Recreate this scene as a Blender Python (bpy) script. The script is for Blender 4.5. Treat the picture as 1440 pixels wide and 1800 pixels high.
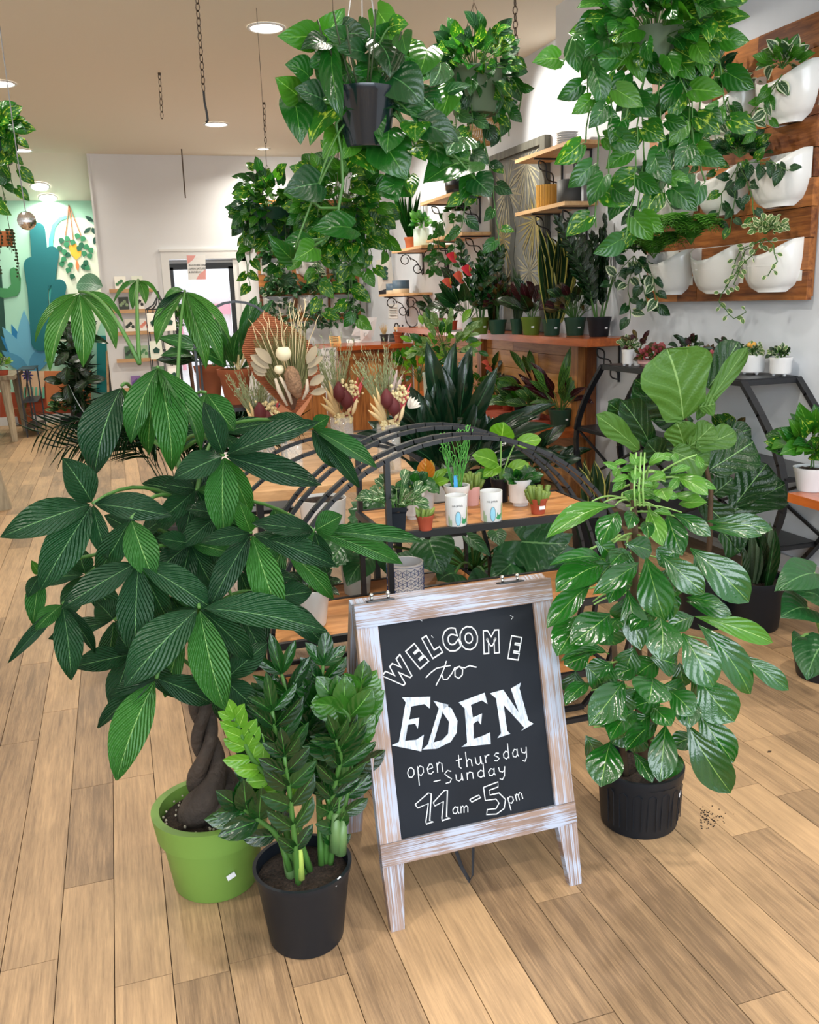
import bpy, math, random
from mathutils import Vector, Matrix, noise
S = bpy.context.scene
for o in list(bpy.data.objects): bpy.data.objects.remove(o)
rnd = random.Random(7)
PI = math.pi
R_ = math.radians
# ---------------------------------------------------------------- camera
W_, H_, FPX = 1440, 1800, 1580.0
YAW, PITCH, ROLL, EYE = R_(17.6), R_(13.3), R_(-1.9), 1.55
_f = Vector((math.sin(YAW)*math.cos(PITCH), math.cos(YAW)*math.cos(PITCH), -math.sin(PITCH)))
_r = Vector((math.cos(YAW), -math.sin(YAW), 0)); _u = _r.cross(_f)
CR = _r*math.cos(ROLL)+_u*math.sin(ROLL); CU = _u*math.cos(ROLL)-_r*math.sin(ROLL); CF = _f
CAM = Vector((0, 0, EYE))
cd = bpy.data.cameras.new('camera'); cam = bpy.data.objects.new('camera', cd); S.collection.objects.link(cam)
cam.matrix_world = Matrix(((CR.x, CU.x, -CF.x, 0), (CR.y, CU.y, -CF.y, 0), (CR.z, CU.z, -CF.z, EYE), (0, 0, 0, 1)))
cd.sensor_fit = 'HORIZONTAL'; cd.sensor_width = 36; cd.lens = FPX/W_*36; cd.clip_start = .05; cd.clip_end = 200
S.camera = cam
# ---------------------------------------------------------------- world, exposure
S.view_settings.view_transform = 'Standard'; S.view_settings.look = 'None'
S.view_settings.exposure = -0.12; S.view_settings.gamma = 1; S.view_settings.use_curve_mapping = False
wd = bpy.data.worlds.new('overcast_sky'); S.world = wd; wd.use_nodes = True
bg = wd.node_tree.nodes['Background']; bg.inputs[0].default_value = (.82, .9, 1, 1); bg.inputs[1].default_value = 1.8
# ---------------------------------------------------------------- lights
CEIL = 3.45
def area(name, loc, target, size, power, col, sy=None, spread=180, disk=False):
    l = bpy.data.lights.new(name, 'AREA'); l.energy = power; l.color = col; l.size = size; l.spread = R_(spread)
    if disk: l.shape = 'DISK'
    elif sy: l.shape = 'RECTANGLE'; l.size_y = sy
    o = bpy.data.objects.new(name, l); S.collection.objects.link(o); o.location = loc
    o.rotation_euler = (Vector(target)-Vector(loc)).to_track_quat('-Z', 'Y').to_euler(); return o
def spot(name, loc, target, power, col, ang=70, blend=.6, rad=.05):
    l = bpy.data.lights.new(name, 'SPOT'); l.energy = power; l.color = col; l.spot_size = R_(ang); l.spot_blend = blend; l.shadow_soft_size = rad
    o = bpy.data.objects.new(name, l); S.collection.objects.link(o); o.location = loc
    o.rotation_euler = (Vector(target)-Vector(loc)).to_track_quat('-Z', 'Y').to_euler(); return o
area('shopfront_daylight', (.4, -2.6, 2.0), (.6, 4, .9), 5.0, 270, (.84, .92, 1), sy=2.4)
area('back_door_daylight', (1.2, 13.3, 1.3), (1.0, 8, .6), 1.0, 40, (.95, .97, 1), sy=1.9)
WARM = (1, .93, .82)
LAMPS = [(468, 48), (380, 218), (42, 272), (0, 146), (463, 261)]        # seen from here, all on the flat ceiling
LAMP_XY = []
# ---------------------------------------------------------------- pixel -> place helpers
def ray(x, y): return CF*FPX+CR*(x-W_/2)-CU*(y-H_/2)
def onz(x, y, z=0.): d = ray(x, y); return CAM+d*((z-EYE)/d.z)
def onx(x, y, X): d = ray(x, y); return CAM+d*(X/d.x)
def at(x, y, Y): d = ray(x, y); return CAM+d*(Y/d.y)
def ppm(p): return FPX/((Vector(p)-CAM).dot(CF))
# ---------------------------------------------------------------- materials
def nt(name):
    m = bpy.data.materials.new(name); m.use_nodes = True; n = m.node_tree; return m, n, n.nodes['Principled BSDF']
def N(n, t, **k):
    x = n.nodes.new(t)
    for a, b in k.items():
        if a == 'ins':
            for i, v in b.items(): x.inputs[i].default_value = v
        else: setattr(x, a, b)
    return x
def c4(c): return (c[0], c[1], c[2], 1)
def hx(s):
    v = [int(s[i:i+2], 16)/255 for i in (0, 2, 4)]
    return tuple(a/12.92 if a <= .04045 else ((a+.055)/1.055)**2.4 for a in v)
def ramp(n, pts):
    r = n.nodes.new('ShaderNodeValToRGB'); e = r.color_ramp.elements
    while len(e) < len(pts): e.new(.5)
    for i, (p, c) in enumerate(pts): e[i].position = p; e[i].color = c4(c)
    return r
M = {}
def mat(name, col, rough=.5, metal=0, var=.0, vs=8, bump=0, bs=40, spec=.5, coat=0, em=None, trans=0, stretch=None, alpha=1):
    if name in M: return M[name]
    m, n, b = nt(name); L = n.links
    if isinstance(col, str): col = hx(col)
    b.inputs['Base Color'].default_value = c4(col); b.inputs['Roughness'].default_value = rough; b.inputs['Metallic'].default_value = metal
    b.inputs['Specular IOR Level'].default_value = spec; b.inputs['Coat Weight'].default_value = coat
    b.inputs['Transmission Weight'].default_value = trans; b.inputs['Alpha'].default_value = alpha
    if em: b.inputs['Emission Color'].default_value = c4(em[0]); b.inputs['Emission Strength'].default_value = em[1]
    if var or bump:
        tc = N(n, 'ShaderNodeTexCoord'); src = tc.outputs['Object']
        if stretch:
            mp = N(n, 'ShaderNodeMapping'); mp.inputs['Scale'].default_value = stretch; L.new(src, mp.inputs[0]); src = mp.outputs[0]
    if var:
        t = N(n, 'ShaderNodeTexNoise', ins={'Scale': vs, 'Detail': 6}); L.new(src, t.inputs['Vector'])
        r = ramp(n, [(.3, [c*(1-var) for c in col]), (.7, [min(1, c*(1+var)) for c in col])]); L.new(t.outputs[0], r.inputs[0]); L.new(r.outputs[0], b.inputs['Base Color'])
    if bump:
        t = N(n, 'ShaderNodeTexNoise', ins={'Scale': bs, 'Detail': 4}); L.new(src, t.inputs['Vector'])
        bp = N(n, 'ShaderNodeBump', ins={'Strength': bump, 'Distance': .01}); L.new(t.outputs[0], bp.inputs['Height']); L.new(bp.outputs[0], b.inputs['Normal'])
    M[name] = m; return m
def wood(name, dark, light, axis='y', scale=1, rough=.45, rnd_amt=.25, island=False, wash=None, spec=.4, coat=0, fine=0, lo=.28, hi=.72):
    """long-grained timber, every board its own tone"""
    m, n, b = nt(name); L = n.links
    tc = N(n, 'ShaderNodeTexCoord'); oi = N(n, 'ShaderNodeObjectInfo'); geo = N(n, 'ShaderNodeNewGeometry')
    rv = geo.outputs['Random Per Island'] if island else oi.outputs['Random']
    mp = N(n, 'ShaderNodeMapping'); st = {'x': (1.2, 14, 14), 'y': (14, 1.2, 14), 'z': (14, 14, 1.2), 'lean': (14, 1., 1.2)}[axis]
    mp.inputs['Scale'].default_value = [s*scale for s in st]
    cx = N(n, 'ShaderNodeCombineXYZ'); mu = N(n, 'ShaderNodeMath', operation='MULTIPLY', ins={1: 37.}); L.new(rv, mu.inputs[0]); L.new(mu.outputs[0], cx.inputs[0]); L.new(mu.outputs[0], cx.inputs[1]); L.new(mu.outputs[0], cx.inputs[2])
    L.new(cx.outputs[0], mp.inputs['Location']); L.new(tc.outputs['Object'], mp.inputs[0])
    t = N(n, 'ShaderNodeTexNoise', ins={'Scale': 1.6, 'Detail': 9, 'Roughness': .7, 'Distortion': .25}); L.new(mp.outputs[0], t.inputs['Vector'])
    t2 = N(n, 'ShaderNodeTexNoise', ins={'Scale': 2.2, 'Detail': 3}); L.new(tc.outputs['Object'], t2.inputs['Vector'])
    a = N(n, 'ShaderNodeMath', operation='MULTIPLY_ADD', ins={1: .35, 2: -.17}); L.new(t2.outputs[0], a.inputs[0])
    s = N(n, 'ShaderNodeMath', operation='ADD'); L.new(t.outputs[0], s.inputs[0]); L.new(a.outputs[0], s.inputs[1])
    rr = N(n, 'ShaderNodeMath', operation='MULTIPLY_ADD', ins={1: rnd_amt, 2: -rnd_amt/2}); L.new(rv, rr.inputs[0])
    s2 = N(n, 'ShaderNodeMath', operation='ADD'); L.new(s.outputs[0], s2.inputs[0]); L.new(rr.outputs[0], s2.inputs[1])
    if fine:
        mpf = N(n, 'ShaderNodeMapping'); mpf.inputs['Scale'].default_value = [k*scale*(5 if k > 5 else 2.2) for k in st]; L.new(tc.outputs['Object'], mpf.inputs[0]); L.new(cx.outputs[0], mpf.inputs['Location'])
        tf = N(n, 'ShaderNodeTexNoise', ins={'Scale': 2., 'Detail': 6, 'Roughness': .75}); L.new(mpf.outputs[0], tf.inputs['Vector'])
        mf = N(n, 'ShaderNodeMath', operation='MULTIPLY_ADD', ins={1: fine, 2: -fine/2}); L.new(tf.outputs[0], mf.inputs[0]); s3 = N(n, 'ShaderNodeMath', operation='ADD'); L.new(s2.outputs[0], s3.inputs[0]); L.new(mf.outputs[0], s3.inputs[1]); s2 = s3
    d, l = hx(dark), hx(light); mid = tuple((p+q)/2 for p, q in zip(d, l))
    pts = [(lo, d), (.5, mid), (hi, l)]
    r = ramp(n, pts); L.new(s2.outputs[0], r.inputs[0]); out = r.outputs[0]
    if wash:
        mp2 = N(n, 'ShaderNodeMapping'); mp2.inputs['Scale'].default_value = [k*scale*(7. if k > 5 else .7) for k in st]; L.new(tc.outputs['Object'], mp2.inputs[0]); L.new(cx.outputs[0], mp2.inputs['Location'])
        t3 = N(n, 'ShaderNodeTexNoise', ins={'Scale': 2., 'Detail': 5, 'Roughness': .7}); L.new(mp2.outputs[0], t3.inputs['Vector'])
        t4 = N(n, 'ShaderNodeTexNoise', ins={'Scale': 9., 'Detail': 2}); L.new(tc.outputs['Object'], t4.inputs['Vector'])
        ad = N(n, 'ShaderNodeMath', operation='MULTIPLY_ADD', ins={1: .5, 2: -.22}); L.new(t4.outputs[0], ad.inputs[0])
        a3 = N(n, 'ShaderNodeMath', operation='ADD'); L.new(t3.outputs[0], a3.inputs[0]); L.new(ad.outputs[0], a3.inputs[1])
        r3 = ramp(n, [(.49, (0, 0, 0)), (.59, (.85, .85, .85))]); L.new(a3.outputs[0], r3.inputs[0])
        mx = N(n, 'ShaderNodeMix', data_type='RGBA'); L.new(r3.outputs[0], mx.inputs[0]); L.new(out, mx.inputs[6]); mx.inputs[7].default_value = c4(hx(wash)); out = mx.outputs[2]
    L.new(out, b.inputs['Base Color']); b.inputs['Roughness'].default_value = rough; b.inputs['Specular IOR Level'].default_value = spec; b.inputs['Coat Weight'].default_value = coat
    bp = N(n, 'ShaderNodeBump', ins={'Strength': .25, 'Distance': .004}); L.new(t.outputs[0], bp.inputs['Height']); L.new(bp.outputs[0], b.inputs['Normal'])
    M[name] = m; return m
def leafmat(name, col, vein, col2=None, rough=.35, veins=9, vein_w=.02, side=.35, patch=None, patch_amt=.5, back=None, glow=.25, edge=None, edge_at=.34, stripe=None, spec=.5, bump=.35, varh=.35):
    """leaf: UV u across, v along. midrib, side veins, variegation, paler underside, some translucency"""
    m, n, b = nt(name); L = n.links; TN = (.95, .70, .62); col = tuple(x*k for x, k in zip(hx(col), TN)); vein = tuple(x*.85 for x in hx(vein))
    uv = N(n, 'ShaderNodeUVMap'); sp = N(n, 'ShaderNodeSeparateXYZ'); L.new(uv.outputs[0], sp.inputs[0])
    def ma(op, a, b_, c_=None):
        x = N(n, 'ShaderNodeMath', operation=op)
        for i, v in enumerate((a, b_, c_)):
            if v is None: continue
            if isinstance(v, (int, float)): x.inputs[i].default_value = v
            else: L.new(v, x.inputs[i])
        return x.outputs[0]
    du = ma('ABSOLUTE', ma('SUBTRACT', sp.outputs[0], .5), 0)
    rib = ma('LESS_THAN', du, vein_w)
    ph = ma('SUBTRACT', ma('MULTIPLY', sp.outputs[1], veins), ma('MULTIPLY', du, veins*.9))
    fr = ma('ABSOLUTE', ma('SUBTRACT', ma('FRACT', ph, 0), .5), 0)
    sv = ma('MULTIPLY', ma('LESS_THAN', fr, .045), side*.45)
    msk = ma('MAXIMUM', rib, sv)
    oi = N(n, 'ShaderNodeObjectInfo'); geo = N(n, 'ShaderNodeNewGeometry')
    rv = ma('FRACT', ma('ADD', oi.outputs['Random'], geo.outputs['Random Per Island']), 0)
    c2 = tuple(x*k for x, k in zip(hx(col2), (1., .74, .62))) if col2 else tuple(x*1.5 for x in col)
    mx = N(n, 'ShaderNodeMix', data_type='RGBA'); L.new(ma('MULTIPLY', rv, varh*2), mx.inputs[0]); mx.inputs[6].default_value = c4(col); mx.inputs[7].default_value = c4(c2); out = mx.outputs[2]
    tc = N(n, 'ShaderNodeTexCoord')
    if patch:
        mp = N(n, 'ShaderNodeMapping'); mp.inputs['Scale'].default_value = (2.6, 1.8, 1); L.new(uv.outputs[0], mp.inputs[0])
        cx = N(n, 'ShaderNodeCombineXYZ'); L.new(ma('MULTIPLY', rv, 50.), cx.inputs[0]); L.new(cx.outputs[0], mp.inputs['Location'])
        t = N(n, 'ShaderNodeTexNoise', ins={'Scale': 2.4, 'Detail': 3}); L.new(mp.outputs[0], t.inputs['Vector'])
        k = .70-.26*patch_amt
        r = ramp(n, [(k, (0, 0, 0)), (k+.12, (.8, .8, .8))]); L.new(t.outputs[0], r.inputs[0])
        m2 = N(n, 'ShaderNodeMix', data_type='RGBA'); L.new(r.outputs[0], m2.inputs[0]); L.new(out, m2.inputs[6]); m2.inputs[7].default_value = c4(hx(patch)); out = m2.outputs[2]
    if stripe:
        fr2 = ma('GREATER_THAN', fr, .28)
        inn = ma('MULTIPLY', fr2, ma('LESS_THAN', du, .40))
        m2 = N(n, 'ShaderNodeMix', data_type='RGBA'); L.new(inn, m2.inputs[0]); L.new(out, m2.inputs[6]); m2.inputs[7].default_value = c4(hx(stripe)); out = m2.outputs[2]
    if edge:
        m2 = N(n, 'ShaderNodeMix', data_type='RGBA'); L.new(ma('GREATER_THAN', du, edge_at), m2.inputs[0]); L.new(out, m2.inputs[6]); m2.inputs[7].default_value = c4(hx(edge)); out = m2.outputs[2]
    m3 = N(n, 'ShaderNodeMix', data_type='RGBA'); L.new(msk, m3.inputs[0]); L.new(out, m3.inputs[6]); m3.inputs[7].default_value = c4(vein); out = m3.outputs[2]
    m4 = N(n, 'ShaderNodeMix', data_type='RGBA'); L.new(geo.outputs['Backfacing'], m4.inputs[0]); L.new(out, m4.inputs[6])
    m4.inputs[7].default_value = c4(tuple(x*.8 for x in hx(back))) if back else c4(tuple(min(1, x*1.6+.01) for x in col)); out = m4.outputs[2]
    L.new(out, b.inputs['Base Color']); b.inputs['Roughness'].default_value = rough; b.inputs['Specular IOR Level'].default_value = spec
    tn = N(n, 'ShaderNodeTexNoise', ins={'Scale': 30, 'Detail': 2}); L.new(tc.outputs['Object'], tn.inputs['Vector'])
    hgt = ma('ADD', ma('MULTIPLY', ma('SINE', ma('MULTIPLY', ph, 2*PI), 0), .5), ma('MULTIPLY', tn.outputs[0], .7))
    bp = N(n, 'ShaderNodeBump', ins={'Strength': bump, 'Distance': .004}); L.new(hgt, bp.inputs['Height']); L.new(bp.outputs[0], b.inputs['Normal'])
    if glow:
        tr = N(n, 'ShaderNodeBsdfTranslucent'); m5 = N(n, 'ShaderNodeMix', data_type='RGBA', blend_type='MULTIPLY', ins={0: 1.}); L.new(out, m5.inputs[6]); m5.inputs[7].default_value = (1.3, 1.35, .8, 1); L.new(m5.outputs[2], tr.inputs[0])
        ms = N(n, 'ShaderNodeMixShader', ins={0: glow}); o_ = n.nodes['Material Output']; L.new(b.outputs[0], ms.inputs[1]); L.new(tr.outputs[0], ms.inputs[2]); L.new(ms.outputs[0], o_.inputs[0])
    M[name] = m; return m
# ---------------------------------------------------------------- mesh builder
class MB:
    def __init__(s): s.v = []; s.f = []; s.uv = []
    def add(s, vs, fs, uvs=None):
        k = len(s.v); s.v += [tuple(v) for v in vs]; s.f += [tuple(i+k for i in f) for f in fs]
        s.uv += (uvs if uvs else [(0, 0)]*len(vs)); return s
    def box(s, a, b, rot=None, bev=0):
        x0, y0, z0 = a; x1, y1, z1 = b
        vs = [Vector(p) for p in ((x0, y0, z0), (x1, y0, z0), (x1, y1, z0), (x0, y1, z0), (x0, y0, z1), (x1, y0, z1), (x1, y1, z1), (x0, y1, z1))]
        if rot: vs = [rot @ v for v in vs]
        return s.add(vs, [(0, 3, 2, 1), (4, 5, 6, 7), (0, 1, 5, 4), (1, 2, 6, 5), (2, 3, 7, 6), (3, 0, 4, 7)])
    def bar(s, p, q, w, h=None, up=(0, 0, 1)):
        """square bar p->q"""
        p, q = Vector(p), Vector(q); d = (q-p).normalized(); u = Vector(up)
        if abs(d.dot(u)) > .98: u = Vector((1, 0, 0))
        x = d.cross(u).normalized(); z = x.cross(d); h = h or w; x *= w/2; z *= h/2
        vs = [p-x-z, p+x-z, p+x+z, p-x+z, q-x-z, q+x-z, q+x+z, q-x+z]
        return s.add(vs, [(0, 1, 2, 3), (4, 7, 6, 5), (0, 4, 5, 1), (1, 5, 6, 2), (2, 6, 7, 3), (3, 7, 4, 0)])
    def tube(s, pts, r, n=6, caps=True, flat=1):
        pts = [Vector(p) for p in pts]; rs = r if isinstance(r, (list, tuple)) else [r]*len(pts); vs = []; fs = []
        prev = None
        for i, p in enumerate(pts):
            d = (pts[min(i+1, len(pts)-1)]-pts[max(i-1, 0)]).normalized()
            if prev is None: a = d.orthogonal().normalized()
            else: a = (prev-d*prev.dot(d)); a = a.normalized() if a.length > 1e-6 else d.orthogonal().normalized()
            prev = a; b = d.cross(a)
            for k in range(n): t = 2*PI*k/n; vs.append(p+(a*math.cos(t)+b*math.sin(t)*flat)*rs[i])
        for i in range(len(pts)-1):
            for k in range(n): k2 = (k+1) % n; fs.append((i*n+k, i*n+k2, (i+1)*n+k2, (i+1)*n+k))
        if caps: fs.append(tuple(range(n))[::-1]); fs.append(tuple((len(pts)-1)*n+k for k in range(n)))
        return s.add(vs, fs)
    def lathe(s, prof, c=(0, 0, 0), n=24, cap0=True, cap1=False, rib=0, ribn=0, sx=1, sy=1):
        vs = []; fs = []; c = Vector(c)
        for r, z in prof:
            for k in range(n):
                t = 2*PI*k/n; q = r*(1+(rib*math.cos(t*ribn) if rib else 0)); vs.append(c+Vector((q*math.cos(t)*sx, q*math.sin(t)*sy, z)))
        for i in range(len(prof)-1):
            for k in range(n): k2 = (k+1) % n; fs.append((i*n+k, i*n+k2, (i+1)*n+k2, (i+1)*n+k))
        if cap0: fs.append(tuple(range(n))[::-1])
        if cap1: fs.append(tuple((len(prof)-1)*n+k for k in range(n)))
        return s.add(vs, fs)
    def prism(s, poly, ax, ay, org, th):
        """flat outline poly (2-D) on axes ax, ay at org, thickness vector th"""
        ax, ay, org, th = Vector(ax), Vector(ay), Vector(org), Vector(th); k = len(poly)
        a = [org+ax*x+ay*y for x, y in poly]; b = [p+th for p in a]
        return s.add(a+b, [tuple(range(k))[::-1], tuple(range(k, 2*k))]+[(i, (i+1) % k, k+(i+1) % k, k+i) for i in range(k)])
    def ball(s, c, r, n=10, m=7, sz=1):
        prof = [(max(1e-4, r*math.sin(PI*i/m)), -r*sz*math.cos(PI*i/m)) for i in range(m+1)]
        return s.lathe(prof, c, n, cap0=False)
    def mesh(s, name, m, smooth=False):
        me = bpy.data.meshes.new(name); me.from_pydata(s.v, [], s.f)
        if any(u != (0, 0) for u in s.uv):
            ul = me.uv_layers.new(name='UVMap'); vi = [0]*len(me.loops); me.loops.foreach_get('vertex_index', vi)
            ul.data.foreach_set('uv', [c for i in vi for c in s.uv[i]])
        if m: me.materials.append(M[m] if isinstance(m, str) else m)
        if smooth: me.shade_smooth()
        me.update(); return me
WL = {}
def wloc(o): return WL.get(o, Vector((0, 0, 0))) if o else Vector((0, 0, 0))
def obj(name, mb, m, parent=None, smooth=False, label=None, kind=None, org=None):
    """mb holds world coordinates"""
    w = wloc(parent)
    if parent is None and org is not None: w = Vector(org)
    if parent: mb.v = [(min(v[0], 3.447), v[1], v[2]) if v[1] < 12.6 else v for v in mb.v]
    mb.v = [(v[0]-w.x, v[1]-w.y, v[2]-w.z) for v in mb.v]
    o = bpy.data.objects.new(name, mb.mesh(name, m, smooth)); S.collection.objects.link(o)
    if parent: o.parent = parent; WL[o] = w
    else: o.location = w; WL[o] = w
    if label: o['label'] = label
    if kind: o['kind'] = kind
    return o
def struct(name, mb, m, parent=None, **k): return obj(name, mb, m, parent, kind=None if parent else 'structure', **k)
def thing(name, label, cat, loc=(0, 0, 0), group=None):
    o = bpy.data.objects.new(name, None); S.collection.objects.link(o); o.empty_display_size = .05; o.location = loc; WL[o] = Vector(loc)
    o['label'] = label; o['category'] = cat
    if group: o['group'] = group
    return o
def tag(o, label, cat, group=None, kind=None):
    o['label'] = label; o['category'] = cat
    if group: o['group'] = group
    if kind: o['kind'] = kind
    return o
def inst(name, me, mw, parent, rand=None):
    """shared mesh placed with a world matrix under parent (which is only translated)"""
    o = bpy.data.objects.new(name, me); S.collection.objects.link(o)
    if parent: o.parent = parent
    o.matrix_local = Matrix.Translation(-wloc(parent)) @ mw if parent else mw
    return o
# ---------------------------------------------------------------- leaves
SH = {
 'lance': lambda t: (math.sin(PI*min(1, t**.95))**.8)*.5*(1-.1*t) if 0 < t < 1 else .012,
 'obl': lambda t: (.5*math.sin(PI*t**1.35)**.75) if 0 < t < 1 else .01,
 'heart': lambda t: .5*min(1, (.55+1.9*t))*max(0, 1-max(0, (t-.3)/.7)**1.7)+.004,
 'oval': lambda t: (.5*math.sin(PI*t)**.6) if 0 < t < 1 else .02,
 'fiddle': lambda t: .5*pl_(t, ((0, .12), (.07, .5), (.18, .6), (.33, .64), (.5, .82), (.66, 1), (.8, .97), (.91, .72), (.97, .42), (1, .06))),
 'sword': lambda t: .5*min(1, .55+t)*max(0, 1-max(0, (t-.55)/.45)**2)+.005,
 'blade': lambda t: .5*(1-t**2)*min(1, .4+2*t)+.01,
 'spear': lambda t: .5*min(1, (.4+3.2*t))*(1-t)**.75*1.15+.004,
}
def pl_(t, pts):
    for (a, x), (b, y) in zip(pts, pts[1:]):
        if t <= b: return x+(y-x)*(t-a)/(b-a)
    return pts[-1][1]
LM = {}
def leafmesh(shape, m, fold=.12, droop=.12, wave=.0, lobe=0., n=8, seed=0, twist=0., slit=0):
    key = (shape, m, fold, droop, wave, lobe, n, seed, twist, slit)
    if key in LM: return LM[key]
    r = random.Random(seed*13+5); f = SH[shape]; mb = MB(); vs = []; uv = []; fs = []
    ph = r.uniform(0, 6); side = r.uniform(-.05, .05); ss = (-1, -.55, 0, .55, 1)
    for i in range(n+1):
        t = i/n; w = f(t)
        if slit and 0 < i < n and i % 2 == 0: w *= .8
        tw = twist*t
        for s in ss:
            x = s*w+side*math.sin(PI*t); y = t-(lobe*math.sin(PI*min(1, abs(s)*1.15)/1.0*.62)*(1-t)**3 if lobe else 0)
            z = droop*4*t*(1-t)+fold*abs(s)*w*2*.5*(1 if fold > 0 else 1)+wave*math.sin(t*9+ph+s*2)*abs(s)
            vs.append((x*math.cos(tw)-z*math.sin(tw)*.3, y, z*math.cos(tw)+x*math.sin(tw))); uv.append((s*.5+.5 if s else .5, t))
    c = len(ss)
    for i in range(n):
        for k in range(c-1): a = i*c+k; fs.append((a, a+1, a+c+1, a+c))
    mb.add(vs, fs, uv); me = mb.mesh('leaf', m, True); LM[key] = me; LMB[me] = mb; return me
LMB = {}
def frame(base, tip, hint, width, roll=0):
    base, tip = Vector(base), Vector(tip); y = tip-base; ln = max(1e-4, y.length); y = y/ln; h = Vector(hint)
    z = h-y*h.dot(y); z = z.normalized() if z.length > 1e-4 else y.orthogonal().normalized()
    if roll: z = Matrix.Rotation(roll, 3, y) @ z
    x = y.cross(z)
    return Matrix(((x.x*width, y.x*ln, z.x*ln, base.x), (x.y*width, y.y*ln, z.y*ln, base.y), (x.z*width, y.z*ln, z.z*ln, base.z), (0, 0, 0, 1)))
def keep(p):
    p = Vector(p); p.x = min(p.x, 3.365); p.y = min(p.y, 12.5) if p.x > -.07 else min(p.y, 13.7); return p
def leaf(parent, me, base, tip, width, hint=(0, 0, 1), roll=0, name='leaf'):
    base, tip = keep(base), keep(tip)
    if isinstance(me, list): me = rnd.choice(me)
    return inst(name, me, frame(base, tip, hint, width, roll), parent)
def leafinto(mb, me, base, tip, width, hint=(0, 0, 1), roll=0):
    """the same leaf merged into a builder (foliage too small to pick apart)"""
    if isinstance(me, list): me = rnd.choice(me)
    base, tip = keep(base), keep(tip); fm = frame(base, tip, hint, width, roll); s = LMB[me]; mb.add([fm @ Vector(v) for v in s.v], s.f, s.uv)
def tc(p, up=.4, j=.25):
    v = (CAM-Vector(p)).normalized(); return v+Vector((rnd.uniform(-j, j), 0, up+rnd.uniform(-j, j)*.5))
def leafset(shape, m, k=4, **kw): return [leafmesh(shape, m, seed=i, **kw) for i in range(k)]
def curve(p, q, sag, k=8, side=(0, 0, 0)):
    p, q = Vector(p), Vector(q); sd = Vector(side)
    return [p.lerp(q, i/k)+Vector((0, 0, sag*4*(i/k)*(1-i/k)))+sd*4*(i/k)*(1-i/k) for i in range(k+1)]
# ---------------------------------------------------------------- base materials
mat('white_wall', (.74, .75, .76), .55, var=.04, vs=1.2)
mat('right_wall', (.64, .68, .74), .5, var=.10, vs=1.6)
mat('ceiling_paint', (.82, .77, .66), .85)
mat('trim_white', (.72, .72, .70), .4); mat('mint', hx('a9dcc4'), .7, var=.05, vs=1)
mat('black_metal', (.012, .013, .016), .38, spec=.5); mat('chrome', (.8, .8, .8), .12, 1)
mat('rust_chain', (.09, .065, .045), .5, .6)
mat('white_plastic', (.72, .73, .74), .35); mat('paper', (.8, .8, .78), .7)
mat('soil', (.03, .018, .012), .95, var=.7, vs=140, bump=1, bs=160)
mat('tag_white', (.85, .86, .88), .6)
mat('glow_lamp', (1, 1, 1), em=((1, .96, .88), 14)); mat('lamp_ring', (.75, .73, .7), .4)
wood('floor_oak', '77604a', 'c09d76', 'y', 1.2, .45, .42, fine=1.0, lo=.16, hi=.84)
wood('floor_oak_far', '77604a', 'c09d76', 'y', 1.2, .45, .42, island=True, fine=.5, lo=.16, hi=.84)
mat('floor_gap', (.16, .10, .06), .8)
wood('cedar', '5a2c12', 'c07a3e', 'y', 1.1, .42, .45)
wood('cedar_x', '5a2c12', 'c98546', 'x', 1.1, .42, .45)
wood('cedar_z', '6a3a1a', 'c8884a', 'z', 1.0, .42, .45); wood('cedar_lt', '8a5228', 'd8a060', 'y', 1.1, .42, .4)
wood('stain_top', '8a3d12', 'c8682a', 'y', 1., .28, .2, coat=.4); wood('stain_top_x', '7c340f', 'b95c24', 'x', 1., .28, .2, coat=.4)
wood('pine', 'b98a5a', 'e3bd8c', 'y', 1., .5, .2); wood('pine_x', 'b0835a', 'd9b283', 'x', 1., .5, .2)
wood('rack_wood', '9a5c2e', 'd59a62', 'x', .9, .4, .25); wood('slab_wood', 'a06b3e', 'e0b583', 'x', .8, .4, .2)
wood('washed_x', '6b564c', 'a48c7e', 'x', 1.6, .6, .2, wash='aab6cc'); wood('washed_z', '6b564c', 'a48c7e', 'lean', 1.6, .6, .2, wash='aab6cc')
wood('grey_wood', '55463a', '9c8c74', 'z', 1.2, .7, .3)
# ---------------------------------------------------------------- floor
XR, YF, YM, XL = 3.45, 12.6, 13.8, -3.2
fl = struct('floor', MB().box((XL, -3.2, -.08), (XR, YM, -.012)), 'floor_gap')
PWID = .132; x = -.15-PWID*24; rf = random.Random(3); pl = []
while x < XR-.01:
    y = .2-rf.uniform(0, 1.2)
    while y < YM:
        ln = rf.choice((.55, .8, 1.0, 1.3, 1.5, 1.7)); y2 = min(y+ln, YM); pl.append((x, y, min(x+PWID, XR), y2)); y = y2
    x += PWID
def seen(p):
    c = Vector(((p[0]+p[2])/2, max(1.5, (p[1]+p[3])/2), 0))-CAM
    z = c.dot(CF); return z > 0 and abs(c.dot(CR)/z*FPX) < 850 and -c.dot(CU)/z*FPX < 1300
pl.sort(key=lambda p: (not seen(p), p[1]+p[3]))
far = MB()
for i, (a, b, c, d) in enumerate(pl):
    h = rf.uniform(-.0006, .0006)
    if i < 300: obj('plank', MB().box((a+.0011, b+.0011, -.012), (c-.0011, d-.0011, h)), 'floor_oak', fl)
    else: far.box((a+.0011, b+.0011, -.012), (c-.0011, d-.0011, h))
obj('planking', far, 'floor_oak_far', fl, kind='stuff')
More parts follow.
